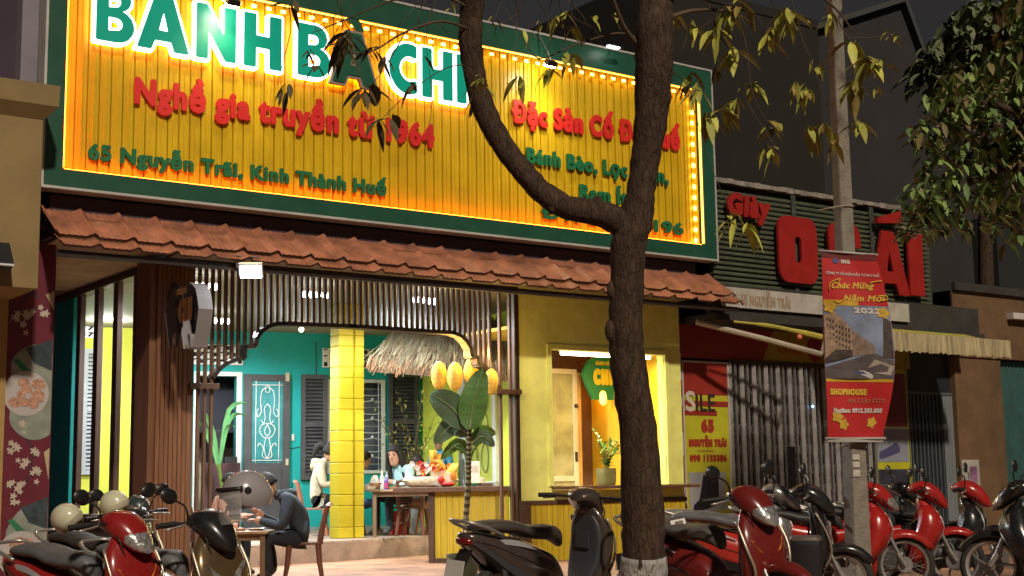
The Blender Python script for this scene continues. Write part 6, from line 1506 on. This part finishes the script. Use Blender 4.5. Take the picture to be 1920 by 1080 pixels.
def cloth(n, c, **k): return mat('cloth_'+n, c, .85, var=.18, scale=9, bump=.45, bscale=14, **k)
C_NAVY = cloth('dark_slate', (.035, .045, .06)); C_JEAN = cloth('jeans', (.035, .075, .17)); C_DKJ = cloth('dark_trousers', (.015, .018, .025)); C_CREAM = cloth('cream', (.62, .56, .40)); C_ICE = cloth('pale_aqua', (.38, .58, .60)); C_GRYB = cloth('grey_blue', (.33, .40, .47)); C_PINK = cloth('salmon', (.55, .28, .20)); C_BLUE = cloth('sky_blue', (.10, .38, .60)); C_RUST = cloth('rust', (.3, .10, .05))
SHOE = mat('shoe_pale', (.5, .45, .38), .6); SHOED = mat('shoe_dark', (.03, .03, .03), .6)
# ---- furniture
M_CHB = mat('chair_brown', (.15, .055, .032), .42, var=.15, scale=6); M_CHL = mat('chair_tan', (.40, .17, .10), .45, var=.12)
def chair(label, loc, rz, m, group='dining chairs in the porch', s=1.):
    """faces +X; stacking chair with a slotted back"""
    t = thing('dining_chair', label, 'chair', tuple(loc), rz, group)
    mb = MB(); mb.loft([srev(z, .21*k, .21*k, 16, 5, 'z') for z, k in ((.425, .98), (.44, 1), (.455, .97))]); mb.build('seat', m, t, 40)
    for sx in (-1, 1):
        for sy in (-1, 1):
            mb = MB(); mb.tube([(sx*.17, sy*.18, .44), (sx*.19, sy*.20, .2), (sx*.225, sy*.225, 0)], [.036, .032, .024], 8); mb.build('leg', m, t, 50)
    mb = MB()
    for sy in (-1, 1): mb.tube(smoothpath([(-.19, sy*.19, .43), (-.22, sy*.195, .62), (-.28, sy*.19, .88)], 3), [.036, .034, .033, .031, .03, .03, .028], 8)
    for i in range(7):
        z = .53+.044*i; x = -.205-.075*((z-.5)/.36)**1.3; mb.tube([(x, -.19, z), (x-.03, 0, z+.008), (x, .19, z)], .0195, 6, flat=.6)
    mb.tube(smoothpath([(-.275, -.19, .86), (-.31, 0, .90), (-.275, .19, .86)], 3), .036, 8, flat=.6); mb.build('backrest', m, t, 60)
    t.scale = (s, s, s); return t
def table(label, loc, rz, lx, ly, h, mtop, mleg):
    t = thing('dining_table', label, 'table', tuple(loc), rz)
    mb = MB(); mb.box(-lx/2, lx/2, -ly/2, ly/2, h-.035, h); mb.build('table_top', mtop, t, bevel=.008)
    for sx in (-1, 1):
        for sy in (-1, 1):
            mb = MB(); mb.box(sx*(lx/2-.07)-.03, sx*(lx/2-.07)+.03, sy*(ly/2-.07)-.03, sy*(ly/2-.07)+.03, 0, h-.035); mb.build('leg', mleg, t, bevel=.004)
    mb = MB(); mb.box(-lx/2+.06, lx/2-.06, -ly/2+.06, -ly/2+.08, h-.11, h-.036); mb.box(-lx/2+.06, lx/2-.06, ly/2-.08, ly/2-.06, h-.11, h-.036); mb.build('apron', mleg, t)
    return t
M_TOP = mat('table_wood', (.34, .22, .12), .4, var=.2, stretch=(1, 8, 1), dirt=.1); M_LEGW = mat('table_leg_wood', (.20, .13, .075), .5, var=.2)
def floorpt(px, py, z=.3): return PZ(px, py, z)
AR = YAW-pi/2     # heading that runs to the right across the picture
# front table: man in a dark jacket eating
g = PD(566, 1080, 16.6); g.z = .0
chair('reddish brown chair under the man in the dark jacket', g+RT*.02, AR+pi+.15, M_CHB)
person('man in a dark hooded jacket bent over a low table near the timber pillar', g, AR+pi+.15, dict(pel=(-.04, 0, .40), sp=(.0, 0, .55), ch=(.10, 0, .69), nk=(.21, 0, .79), hd=(.265, 0, .80), shl=(.12, .19, .74), shr=(.12, -.19, .74), ell=(.18, .24, .50), elr=(.20, -.24, .50), wrl=(.38, .12, .56), wrr=(.38, -.10, .60), hal=(.44, .10, .57), har=(.43, -.07, .65), hpl=(.01, .10, .38), hpr=(.01, -.10, .38), knl=(.34, .14, .40), knr=(.32, -.15, .39), anl=(.30, .13, .09), anr=(.26, -.14, .09), tol=(.42, .14, .03), tor=(.38, -.15, .03)), C_NAVY, C_DKJ, SHOED, 'short', head_pitch=34, hood=True, scale=1.28)
g2 = PD(445, 1080, 16.5); g2.z = 0
table('small wooden table with food in front of the man in the dark jacket', g2, AR, .82, .6, .60, M_TOP, M_LEGW)
def bowl(name, label, q, r, h, m, food=None, cat='bowl', group=None):
    t = thing(name, label, cat, tuple(q), 0, group); mb = MB(); mb.lathe([(r*.5, 0), (r*.75, h*.3), (r, h), (r*.95, h), (r*.7, h*.4), (.0, h*.3)], 18); mb.build('dish', m, t, 60)
    if food: mb = MB(); mb.lathe([(r*.85, h*.7), (r*.6, h*.95), (r*.2, h*1.1), (0, h*1.1)], 12); mb.build('food', food, t, 60)
    return t
M_CER = mat('white_ceramic', (.70, .68, .64), .2, var=.03); F_OR = mat('food_orange', (.55, .30, .10), .5, var=.4, scale=40); F_PK = mat('pink_plastic', (.62, .30, .27), .4)
bowl('plate', 'plate of yellow food nearest the man on the low table', g2+RT*.22+FZ*.60, .12, .03, M_CER, F_OR, 'plate')
t = thing('tissue_box', 'pink tissue box on the low table, behind the helmet', 'tissue box', tuple(g2-RT*.12+FZ*.60), AR); mb = MB(); mb.box(-.11, .11, -.06, .06, 0, .085); mb.build('box', F_PK, t, bevel=.01); mb = MB(); mb.sheet([[(-.04, 0, .085), (.04, 0, .085)], [(-.05, .01, .12), (.03, -.01, .13)]]); mb.build('tissue', M_WHT, t)
bowl('bowl', 'small pinkish bowl beside the tissue box on the low table', g2+RT*.05-FW*.12+FZ*.60, .07, .05, F_PK, F_OR)
g3 = PD(398, 1075, 17.6); g3.z = 0
person('person in a salmon top sitting beyond the low table, half behind the slats', g3, AR+radians(20), dict(), C_PINK, C_DKJ, SHOED, 'short', head_pitch=20, sleeve=False)
chair('brown chair of the person in the salmon top behind the slats', g3-RT*.04, AR+radians(20), M_CHB)
g4 = PD(268, 1050, 18.6); g4.z = 0
person('person with reddish hair sitting behind the timber bars by the yellow wall', g4, AR+radians(60), dict(), C_RUST, C_DKJ, SHOED, 'long', mat('red_brown_hair', (.20, .06, .025), .45, var=.3), head_pitch=10)
# inner table on the raised floor
gw_ = floorpt(588, 1004); dW = (gw_-CP).dot(FW)
chair('tan chair under the woman in the cream hoodie', gw_, AR+.1, M_CHL)
person('woman in a cream hoodie with dark tied hair, seated left of the yellow pillar', gw_+FZ*0, AR+.1, dict(hd=(.17, 0, 1.06)), C_CREAM, C_DKJ, SHOED, 'tail', head_pitch=22, hood=True, scale=1.2)
gp = PD(657, 950, 22.9); gp.z = .3
chair('tan chair under the person in jeans, right of the yellow pillar', gp, AR+.05, M_CHL)
person('person in a grey blue hooded top and jeans, partly behind the yellow pillar', gp, AR+.05, dict(ell=(.12, .2, .70), elr=(.16, -.2, .70), wrl=(.36, .10, .80), wrr=(.38, -.10, .80), hal=(.43, .09, .81), har=(.45, -.08, .81)), C_GRYB, C_JEAN, SHOE, 'short', head_pitch=22, scale=1.06)
gt = floorpt(752, 998); gt = PD(765, 960, 22.3); gt.z = .3
table('wooden dining table with bowls and bottles right of the yellow pillar', gt, AR, 1.15, .75, .74, M_TOP, M_LEGW)
gg = PD(760, 900, 22.95); gg.z = .3
person('young woman with long hair in a pale aqua shirt, looking down at the table', gg, AR+pi+radians(50), dict(pel=(0, 0, .46), sp=(.03, 0, .61), ch=(.08, 0, .74), nk=(.13, 0, .87), hd=(.16, 0, .92), shl=(.08, .165, .82), shr=(.08, -.165, .82), ell=(.16, .22, .60), elr=(.16, -.22, .60), wrl=(.36, .12, .67), wrr=(.36, -.12, .67), hal=(.42, .10, .68), har=(.42, -.10, .68)), C_ICE, C_DKJ, SHOED, 'long', head_pitch=14, sleeve=True, scale=1.28, head_yaw=16)
chair('brown chair under the young woman in the pale aqua shirt', gg, AR+pi+radians(42), M_CHB)
tz = gt+FZ*.741
def TQ(px): q = PD(px, 900, (tz-CP).dot(FW)); s_ = (q-tz).dot(RT); return tz+RT*s_
bowl('bowl', 'white bowl on the dining table nearest the yellow pillar', TQ(695)-FW*.2, .12, .07, M_CER, F_OR); bowl('plate', 'wide white plate on the dining table, left of the bottles', TQ(708)-FW*.28, .14, .035, M_CER)
bowl('bowl', 'brown woven bowl behind the plates on the dining table', TQ(706), .13, .10, mat('woven_tan', (.32, .19, .09), .7, var=.3, scale=30)); bowl('bowl', 'small yellow bowl right of the purple bottle', TQ(738)-FW*.2, .09, .07, mat('mustard_ceramic', (.45, .33, .12), .4))
def bottle(label, q, h, m, mc, ml=None):
    t = thing('bottle', label, 'bottle', tuple(q)); mb = MB(); mb.lathe([(.0, 0), (.035, 0), (.037, .02), (.037, h*.62), (.03, h*.72), (.015, h*.80), (.015, h*.9)], 14); mb.build('body', m, t, 50)
    mb = MB(); mb.lathe([(.017, h*.9), (.017, h), (0, h)], 12); mb.build('cap', mc, t, 50)
    if ml: mb = MB(); mb.lathe([(.0378, h*.2), (.0378, h*.55)], 14, cap=False); mb.build('label', ml, t)
M_CL = mat('pale_green_plastic', (.5, .62, .5), .2, var=.05)
bottle('clear pale green bottle with white label on the dining table', TQ(717)-FW*.05, .30, M_CL, M_WHT, M_WHT); bottle('purple bottle with red label in front on the dining table', TQ(727)-FW*.25, .26, mat('purple_plastic', (.10, .06, .30), .3), M_WHT, mat('purple_red_label', (.35, .06, .16), .4))
t = thing('napkin', 'folded white napkin standing on the dining table', 'napkin', tuple(TQ(703)+FZ*.10)); mb = MB(); mb.add([(-.09, 0, 0), (.09, .02, 0), (.05, 0, .12), (-.02, .01, .13)], [(0, 1, 2, 3)]); mb.add([(-.07, .05, 0), (.07, .06, 0), (.03, .03, .10), (-.04, .03, .11)], [(0, 1, 2, 3)]); mb.build('paper', M_WHT, t)
gc = floorpt(774, 1004); chair('empty brown slotted chair seen from behind in front of the dining table', gc, AR+radians(82), M_CHB)
gk = floorpt(747, 1003)
t = thing('bucket', 'red plastic bucket with a white handle under the empty chair', 'bucket', tuple(gk)); mb = MB(); mb.lathe([(.0, 0), (.13, 0), (.165, .36), (.18, .37), (.18, .385), (.16, .385), (.125, .03), (0, .03)], 20); mb.build('tub', mat('red_plastic', (.55, .03, .02), .35, var=.06), t, 50)
mb = MB(); mb.tube(smoothpath([RT*-.175+FZ*.37, RT*-.14-FW*.15+FZ*.26, RT*.0-FW*.21+FZ*.22, RT*.14-FW*.15+FZ*.26, RT*.175+FZ*.37], 4), .010, 6); mb.build('handle', M_WHT, t, 180)
gq = floorpt(806, 1000)
person('person behind the flower basket with dark hair, bare shins and white shoes', gq, AR+pi-.2, dict(), cloth('black_top', (.03, .03, .03)), M_SKIN, SHOE, 'short', head_pitch=20)
t = thing('stool', 'orange plastic stool beside the counter, under the person with bare shins', 'stool', tuple(gq)); mb = MB(); M_OR = mat('orange_stool', (.62, .16, .03), .4)
mb.box(-.15, .15, -.15, .15, .43, .46); mb.build('seat', M_OR, t, bevel=.012)
for sx in (-1, 1):
    for sy in (-1, 1): mb = MB(); mb.tube([(sx*.12, sy*.12, .43), (sx*.17, sy*.17, 0)], .02, 6); mb.build('leg', M_OR, t)
gs = floorpt(826, 996); 
person('standing person in a sky blue shirt behind the big plant', gs+FW*.2, AR+pi+radians(60), {k: v for k, v in dict(pel=(0, 0, .92), sp=(.0, 0, 1.08), ch=(.0, 0, 1.26), nk=(.01, 0, 1.42), hd=(.03, 0, 1.49), shl=(0, .18, 1.36), shr=(0, -.18, 1.36), ell=(.02, .25, 1.1), elr=(.02, -.25, 1.1), wrl=(.16, .22, .95), wrr=(.16, -.22, .95), hal=(.22, .2, .93), har=(.22, -.2, .93), hpl=(0, .09, .88), hpr=(0, -.09, .88), knl=(.02, .10, .48), knr=(.02, -.10, .48), anl=(0, .1, .08), anr=(0, -.1, .08), tol=(.13, .11, .03), tor=(.13, -.11, .03)).items()}, C_BLUE, C_DKJ, SHOED, 'short', head_pitch=15, sleeve=False, scale=.96)
gv = P(1018, 900, 17.1); gv.z = 0
person('person in a light blue shirt just inside the left edge of the serving window', gv, radians(120), {k: v for k, v in dict(pel=(0, 0, .92), sp=(.0, 0, 1.08), ch=(.0, 0, 1.26), nk=(.01, 0, 1.42), hd=(.03, 0, 1.49), shl=(0, .18, 1.36), shr=(0, -.18, 1.36), ell=(.02, .25, 1.1), elr=(.02, -.25, 1.1), wrl=(.10, .24, .86), wrr=(.10, -.24, .86), hal=(.14, .23, .80), har=(.14, -.23, .80), hpl=(0, .09, .88), hpr=(0, -.09, .88), knl=(.02, .10, .48), knr=(.02, -.10, .48), anl=(0, .1, .08), anr=(0, -.1, .08), tol=(.13, .11, .03), tor=(.13, -.11, .03)).items()}, C_BLUE, C_DKJ, SHOED, 'short', sleeve=False)
# ---- the counter with the basket
A = PZ(804, 1056); B = Vector((P(955, 1000, 16.3).x, 16.3, 0)); dc = (B-A).normalized(); nc = Vector((dc.y, -dc.x, 0)); nc = nc if nc.dot(FW) < 0 else -nc
ct = thing('counter', 'mustard boarded counter with a thick dark timber top', 'counter', tuple(A)); Lc = (B-A).length
def cb(mb, s0, s1, z0, z1, o0, o1): return mb.obox(dc*(s0+s1)/2+nc*(o0+o1)/2+FZ*(z0+z1)/2, dc*(s1-s0)/2, nc*(o1-o0)/2, FZ*(z1-z0)/2)
mb = MB(); x = .09
while x < Lc: cb(mb, x+.003, min(x+.085, Lc), .07, 1.0, -.03, 0); x += .088
mb.build('boards', MT['mustard_boards'], ct)
mb = MB(); cb(mb, 0, .085, 0, 1.0, -.06, .02); cb(mb, .085, Lc, 0, .07, -.05, .015); cb(mb, .02, Lc, .92, 1.0, -.3, -.02); cb(mb, 0, .08, 0, 1.0, -.75, -.68); cb(mb, .0, .06, .07, 1.0, -.68, -.06); mb.build('frame', M_BRN, ct, bevel=.005)
mb = MB(); s_l = -.50; cb(mb, s_l, Lc, 1.0, 1.075, -.78, .10); mb.build('counter_top', mat('counter_timber', (.12, .065, .04), .4, var=.25, stretch=(6, 1, 6)), ct, bevel=.01)
def CT(px, o=-.3):
    best = min([s_l+.02*i for i in range(int((Lc-s_l)/.02))], key=lambda s: abs(960+FPX*(A+dc*s+nc*o-CP).dot(RT)/(A+dc*s+nc*o-CP).dot(FW)-px)); return A+dc*best+nc*o+FZ*1.076
# new year basket: flowers, fruit and gold ornaments in clear wrap
q = CT(808); t = thing('gift_basket', 'bright gift basket of orange and white flowers, gold ornaments and fruit on the counter', 'basket', tuple(q), AR)
R = random.Random(12)
mb = MB(); rings = []
for z, rx, ry in ((0, .30, .17), (.03, .36, .20), (.10, .40, .22), (.15, .37, .20)): rings.append([Vector((rx*cos(a)*R.uniform(.94, 1.06), ry*sin(a), z)) for a in [2*pi*i/24 for i in range(24)]])
mb.loft(rings); mb.build('wrap', mat('cream_wrap', (.62, .52, .36), .4, var=.25, scale=20, bump=.6), t, 50)
def blooms(m, n, name, size, zr, xr):
    for i in range(n):
        c = Vector((R.uniform(*xr), R.uniform(-.16, .05), R.uniform(*zr))); mb = MB()
        for k2 in range(6): a = k2*pi/3+R.random(); mb.leaf(c, (cos(a)*.7, -.5, sin(a)*.7), size, size*.75, 0, Vector((-sin(a), 0, cos(a))))
        mb.build('bloom', m, t, 180)
blooms(mat('petal_white', (.75, .70, .64), .5, var=.08), 8, 'bloom', .055, (.16, .34), (-.28, .10)); blooms(mat('petal_red', (.55, .05, .03), .5), 9, 'bloom', .05, (.14, .40), (-.25, .2)); blooms(mat('petal_orange', (.72, .27, .04), .5), 7, 'bloom', .055, (.2, .44), (-.15, .30))
M_GOLD = mat('gold_foil', (.72, .42, .06), .28, .6, var=.2, scale=20)
mb = MB(); mb.loft([[Vector((x*k+.12, y*k, z)) for x, y in ((-.10, -.05), (.10, -.05), (.10, .06), (-.10, .06))] for z, k in ((.14, 1), (.30, 1.1), (.36, .6), (.48, .45))]); mb.lathe([(0, .3), (.05, .3), (.055, .52), (.05, .53), (0, .53)], 12, (.04, 0, 0)); mb.build('ornament', M_GOLD, t, 40)
mb = MB()
for i in range(3): mb.tube(smoothpath([(.20+.05*i, -.08, .15), (.28+.05*i, -.1, .22+.02*i), (.34+.03*i, -.08, .34)], 4), [.01, .025, .03, .03, .028, .026, .022, .018, .006], 8)
mb.build('bananas', mat('banana_yellow', (.70, .50, .05), .45), t, 180)
mb = MB(); mb.ell((.30, -.05, .16), .095, .09, .11, 16, 10); mb.build('melon', mat('orange_fruit', (.66, .25, .04), .45, var=.1), t, 180)
mb = MB(); mb.ell((.16, -.17, .10), .06, .05, .06, 12, 8); mb.ell((.26, -.17, .04), .11, .06, .03, 12, 8); mb.build('tinsel', mat('red_foil', (.6, .03, .03), .3, .3), t, 180)
mb = MB(); mb.sheet([[(x, -.19-.02*sin(x*20), .02+z+.02*sin(x*31+z*9)) for x in [.02+.035*i for i in range(9)]] for z in (0, .07, .14, .2)]); mb.build('cellophane', mat('cellophane', (.8, .78, .74), .12, var=0, alpha=.35), t, 180)
t = thing('menu_card', 'white menu card standing on the counter right of the plant stem', 'card', tuple(CT(893)), radians(-60)); mb = MB(); mb.box(-.075, .075, -.008, .008, 0, .36); mb.build('card', mat('card_white', (.62, .55, .44), .5), t, bevel=.004); mb = MB(); mb.box(-.05, .05, -.011, -.009, .2, .30); mb.build('print', mat('card_print', (.45, .36, .28), .5, var=.4, scale=40), t)
bowl('bowl', 'small mint green bowl on the counter in front of the menu card', CT(888, -.1), .085, .05, mat('mint_plastic', (.12, .50, .28), .4))
t = thing('plate_stack', 'stack of white plates at the right end of the counter', 'plates', tuple(CT(912, -.25))); mb = MB()
for i in range(4): mb.lathe([(.09, .012*i), (.13, .012*i+.01), (.13, .012*i+.0115), (0, .012*i+.004)], 18)
mb.build('plates', mat('pale_pink_ceramic', (.62, .45, .38), .3), t, 50)
t = thing('cup', 'pale cup on the counter beside the post', 'cup', tuple(CT(904, -.5))); mb = MB(); mb.lathe([(0, 0), (.055, 0), (.06, .13), (.055, .13), (.05, .02), (0, .02)], 16); mb.build('cup', M_CER, t, 50)

# ---- plants
def bigleaf(mb, p, q, r, W, m=0, n=8, fold=.12):
    """leaf blade along the curve p-q-r"""
    pts = smoothpath([p, q, r], n//2); rows = []; N_ = len(pts)-1
    t0 = (Vector(r)-Vector(p)).normalized(); side = t0.cross(FW).normalized()
    ph = random.random()*6
    for i, c in enumerate(pts):
        u = i/N_; w_ = W*(sin(pi*min(1, u*.96+.04))**.62)*(1-.25*u); t_ = (pts[min(i+1, N_)]-pts[max(i-1, 0)]).normalized(); sd_ = side-t_*side.dot(t_); sd_.normalize(); nn = t_.cross(sd_)
        wv = .02*sin(u*11+ph)
        rows.append([c+sd_*w_*s+nn*(fold*abs(s)*w_+wv*abs(s)) for s in (-1, -.66, -.33, 0, .33, .66, 1)])
    mb.mi = m; mb.sheet(rows)
M_BL = mat('broad_leaf', (.11, .27, .065), .35, var=.25, scale=3, stretch=(1, 1, 6), bump=.4, bscale=30, spec=.5); M_BL2 = mat('broad_leaf_grey', (.11, .19, .11), .35, var=.25, scale=4, bump=.4); M_BL3 = mat('broad_leaf_lime', (.11, .20, .03), .4, var=.2, scale=4); M_MID = mat('leaf_midrib', (.30, .36, .16), .5)
gpl = PZ(872, 1084); Dp = (gpl-CP).dot(FW)
def PP(px, py, dd=0.): return PD(px, py, Dp+dd)-gpl
pt = thing('potted_plant', 'tall potted plant with a ringed stem and a few broad leaves by the counter', 'plant', tuple(gpl))
mb = MB(); mb.lathe([(.0, .01), (.13, .01), (.145, .03), (.20, .24), (.225, .25), (.225, .285), (.20, .285), (.19, .25), (0, .25)], 22); mb.build('pot', mat('glazed_green_pot', (.06, .085, .05), .35, var=.3, scale=5), pt, 50)
mb = MB(); mb.lathe([(.19, .26), (.1, .275), (0, .275)], 14); mb.build('soil', mat('soil', (.10, .08, .05), .95, bump=.8), pt)
mb = MB(); rings_ = smoothpath([PP(873, 1050), PP(873, 985), PP(878, 905), PP(879, 850), PP(880, 800)], 12); rs = [(.036 if (i % 2) else .041)*(1-.25*i/len(rings_)) for i in range(len(rings_))]
for i in range(len(rings_)-1):
    mb.mi = 0 if i % 2 else 1; mb.tube([rings_[i], rings_[i+1]], [rs[i], rs[i+1]], 10)
mb.build('stem', [mat('stem_dark', (.055, .05, .025), .7, var=.4, scale=20), mat('stem_ring', (.22, .20, .10), .7, var=.3)], pt, 60)
for i, (pts, lw_, m) in enumerate(((((882, 805), (888, 750), (906, 690)), .19, M_BL), (((880, 800), (842, 760), (806, 738)), .20, M_BL2), (((878, 815), (850, 796), (815, 832)), .15, M_BL2), (((884, 832), (905, 818), (928, 838)), .09, M_BL2), (((884, 828), (906, 808), (930, 815)), .085, M_BL3), (((876, 850), (858, 832), (826, 862)), .085, M_BL3), (((880, 790), (872, 770), (868, 756)), .06, M_BL3))):
    mb = MB(); cps = [PP(x, y, (-.1+.05*i)) for x, y in pts]; bigleaf(mb, *cps, lw_); lf = mb.build('leaf', m, pt, 180)
    mb = MB(); mb.tube([c-FW*.012 for c in smoothpath(cps, 5)], [.011, .010, .009, .008, .007, .006, .005, .004, .003, .003, .002], 5); mb.build('midrib', M_MID, lf, 180)
mb = MB(); mb.tube(smoothpath([PP(879, 870), PP(888, 845), PP(905, 822)], 4), .014, 6); mb.tube(smoothpath([PP(878, 868), PP(868, 845), PP(850, 836)], 4), .014, 6); mb.build('leaf_stalk', M_BL, pt, 180)
# plant on the window sill
q = P(1137, 899, FY-.08); q.z = wz0+.001
t = thing('sill_plant', 'small leafy plant in a square olive pot on the window sill', 'plant', tuple(q))
mb = MB(); mb.loft([srev(z, .125*k, .125*k, 16, 4, 'z') for z, k in ((0, .85), (.01, .9), (.05, .98), (.17, 1), (.172, 1.02), (.25, 1), (.25, .93), (.22, .9))]); mb.build('pot', mat('olive_pot', (.23, .21, .07), .35, var=.15), t, 40)
mb = MB(); R = random.Random(9)
for i in range(9):
    a = R.uniform(0, 2*pi); l = R.uniform(.30, .62); sp_ = R.uniform(.08, .30)
    pts = smoothpath([(cos(a)*.03, sin(a)*.03, .22), (cos(a)*sp_*.4, sin(a)*sp_*.4, .22+l*.6), (cos(a)*sp_, sin(a)*sp_, .22+l)], 5)
    mb.mi = 0; mb.tube(pts, .006, 5)
    for j in range(2, len(pts)):
        for s in (-1, 1):
            tn = (pts[j]-pts[j-1]).normalized(); sd_ = tn.cross(Vector((cos(a*3+j*.3), sin(a*3+j*.3), .2))).normalized(); mb.mi = 1; mb.leaf(pts[j], sd_*s+tn*.5, .095, .042, .15)
mb.build('foliage', [mat('zz_stem', (.12, .2, .05), .5), mat('zz_leaf', (.10, .24, .035), .3, var=.3, scale=6)], t, 180)
# dry flowering branches in a vase behind the counter
q = floorpt(772, 996); q2 = q+FW*-.1
t = thing('branch_vase', 'bare apricot branches with tiny leaves in a tall vase behind the gift basket', 'branches', tuple(q2)); Db = (q2-CP).dot(FW)
mb = MB(); mb.lathe([(0, 0), (.10, 0), (.15, .2), (.13, .5), (.08, .62), (.10, .68), (.08, .68), (.06, .6), (0, .55)], 18); mb.build('vase', mat('blue_white_vase', (.35, .38, .45), .2, var=.3, scale=6), t, 60)
mb = MB(); R = random.Random(31); tips = []
for (px, py) in ((705, 760), (720, 800), (745, 740), (752, 790), (760, 860), (800, 740), (815, 780), (795, 700), (830, 800), (735, 850), (790, 830)):
    a = PD(773, 880, Db)-q2; b_ = PD(px, py, Db+R.uniform(-.3, .3))-q2; md = a.lerp(b_, .5)+Vector((R.uniform(-.08, .08), 0, R.uniform(-.02, .1))); pts = smoothpath([Vector((0, 0, .6)), a, md, b_], 4); mb.tube(pts, [lerp(.012, .003, i/(len(pts)-1)) for i in range(len(pts))], 5); tips += pts[5:]
    for k2 in range(2): c = R.choice(pts[5:]); e_ = c+Vector((R.uniform(-.2, .2), 0, R.uniform(.05, .25))); mb.tube([c, e_], .003, 4); tips.append(e_)
mb.build('branches', mat('apricot_twig', (.13, .075, .04), .8), t, 180)
mb = MB()
for c in tips:
    for k2 in range(3):
        mb.mi = R.randrange(2); mb.leaf(c+Vector((R.uniform(-.05, .05), R.uniform(-.05, .05), R.uniform(-.05, .05))), (R.uniform(-1, 1), R.uniform(-1, 1), R.uniform(-1, 1)), .06, .035, .1)
mb.build('leaves', [mat('tiny_leaf', (.16, .24, .04), .5), mat('tiny_blossom', (.5, .48, .12), .5)], t, 180)
# palm leaf seen through the slats at the left
q = W(425, 900, .9); q.z = .3; Dq = (q-CP).dot(FW)
t = thing('leafy_houseplant', 'houseplant with long pale green leaves behind the slats by the open door', 'plant', tuple(q))
mb = MB(); mb.lathe([(0, 0), (.14, 0), (.19, .32), (.17, .32), (0, .28)], 16); mb.build('pot', mat('terracotta_pot', (.30, .13, .07), .8), t, 50)
for i, (x, y, md, lw_) in enumerate(((470, 757, (430, 768), .045), (463, 776, (430, 787), .045), (385, 772, (398, 810), .06), (440, 800, (425, 805), .04), (372, 790, (390, 815), .05))):
    mb = MB(); bigleaf(mb, PD(410, 880, Dq)-q, PD(*md, Dq)-q, PD(x, y, Dq-.2)-q, lw_); mb.build('leaf', mat('pale_leaf', (.10, .26, .09), .4, var=.2), t, 180)
mb = MB(); mb.tube([(0, 0, .3), PD(410, 870, Dq)-q], .03, 6); mb.build('stem', M_BL3, t)
# dark cabinet with stacked chairs at the open door
q = W(418, 960, .25); q.z = .3; t = thing('side_cabinet', 'dark maroon cabinet with a black speaker on top in the open doorway', 'cabinet', tuple(q), HD)
mb = MB(); mb.box(-.34, .3, -.02, .25, 0, 1.25); mb.build('cabinet', mat('maroon_wood', (.06, .018, .022), .6, var=.2), t, bevel=.01); mb = MB(); mb.box(-.28, .0, .0, .22, 1.25, 1.85); mb.build('speaker', M_BLK, t, bevel=.01); mb = MB(); mb.box(.02, .25, .02, .2, 1.25, 1.36); mb.build('tray', M_BLK, t)

# ---- straw roof and wicker lamps
Yt = 18.6; e0, e1 = P(690, 697, Yt), P(900, 712, Yt-.4); r0_, r1_ = P(748, 626, Yt+.9), P(930, 612, Yt+.6)
t = thing('straw_roof', 'shaggy thatched straw canopy hanging above the counter', 'straw roof', tuple((e0+e1)/2)); o_ = t.location.copy()
e1 = e0+(e1-e0)*1.25; r1_ = r0_+(r1_-r0_)*1.1
mb = MB(); R = random.Random(17)
mb.loft([[e0-o_, e1-o_, r1_-o_, r0_-o_], [e0-o_+FZ*.1, e1-o_+FZ*.1, r1_-o_+FZ*.1, r0_-o_+FZ*.1]]); mb.build('frame', mat('straw_base', (.10, .065, .035), .9), t)
mb = MB()
for i in range(2600):
    u = R.random()*1.02; v = R.random()**.7
    top = r0_.lerp(r1_, u+R.uniform(-.04, .04)); bot = e0.lerp(e1, u+R.uniform(-.03, .03))
    p = bot.lerp(top, v)+FZ*(.10+.10*R.random())-FW*.03*R.random()-o_; dv = (bot-top).normalized()+Vector((R.uniform(-.12, .12), R.uniform(-.1, .1), R.uniform(-.1, .05))); L_ = R.uniform(.25, .5)
    q = p+dv*L_*(1 if v > .2 else .6)+FZ*(-.05 if v < .15 else 0); s_ = RT*R.uniform(.005, .011); mb.mi = R.choice([0, 0, 1, 2]) if v > .12 else R.choice([2, 3, 3])
    mb.add([p-s_, p+s_, q+s_*.4, q-s_*.4], [(0, 1, 2, 3)])
mb.build('thatch', [mat('straw_grey', (.19, .165, .10), .8), mat('straw_pale', (.32, .28, .17), .8), mat('straw_brown', (.15, .095, .05), .8), mat('straw_red', (.22, .10, .04), .8)], t)
M_WIK = mat('wicker_glow', (.6, .34, .045), .6, var=.5, scale=45, bump=.8, bscale=60, emit=(1, .5, .03), es=.09)
for px, py, D_, sz, lab in ((823, 704, 19.8, 1, 'leftmost of the glowing egg-shaped wicker lamps under the straw roof'), (853, 706, 19.6, 1, 'second of the glowing egg-shaped wicker lamps, left of the tall leaf'), (884, 697, 19.9, 1, 'wicker lamp just left of the scalloped arch, partly behind the tall leaf'), (921, 716, 19.4, .9, 'small wicker lamp right of the tall leaf, against the arch')):
    q = PD(px, py, D_); t = thing('wicker_lamp', lab, 'lamp', tuple(q), 0, 'wicker egg lamps over the counter')
    mb = MB(); mb.ell((0, 0, 0), .112*sz, .112*sz, .205*sz, 20, 14); mb.build('lamp_shade', M_WIK, t, 180)
    mb = MB(); mb.tube([(0, 0, .2*sz), (0, 0, 3.9-q.z)], .006, 5); mb.build('cord', M_BLK, t)
    light('POINT', 'wicker_shade_fill', tuple(q-FW*.10+RT*.16+FZ*.28), 9, (1, .6, .15), None, .08, parent=t)  # unseen light added outside the shade, brightens its upper right side
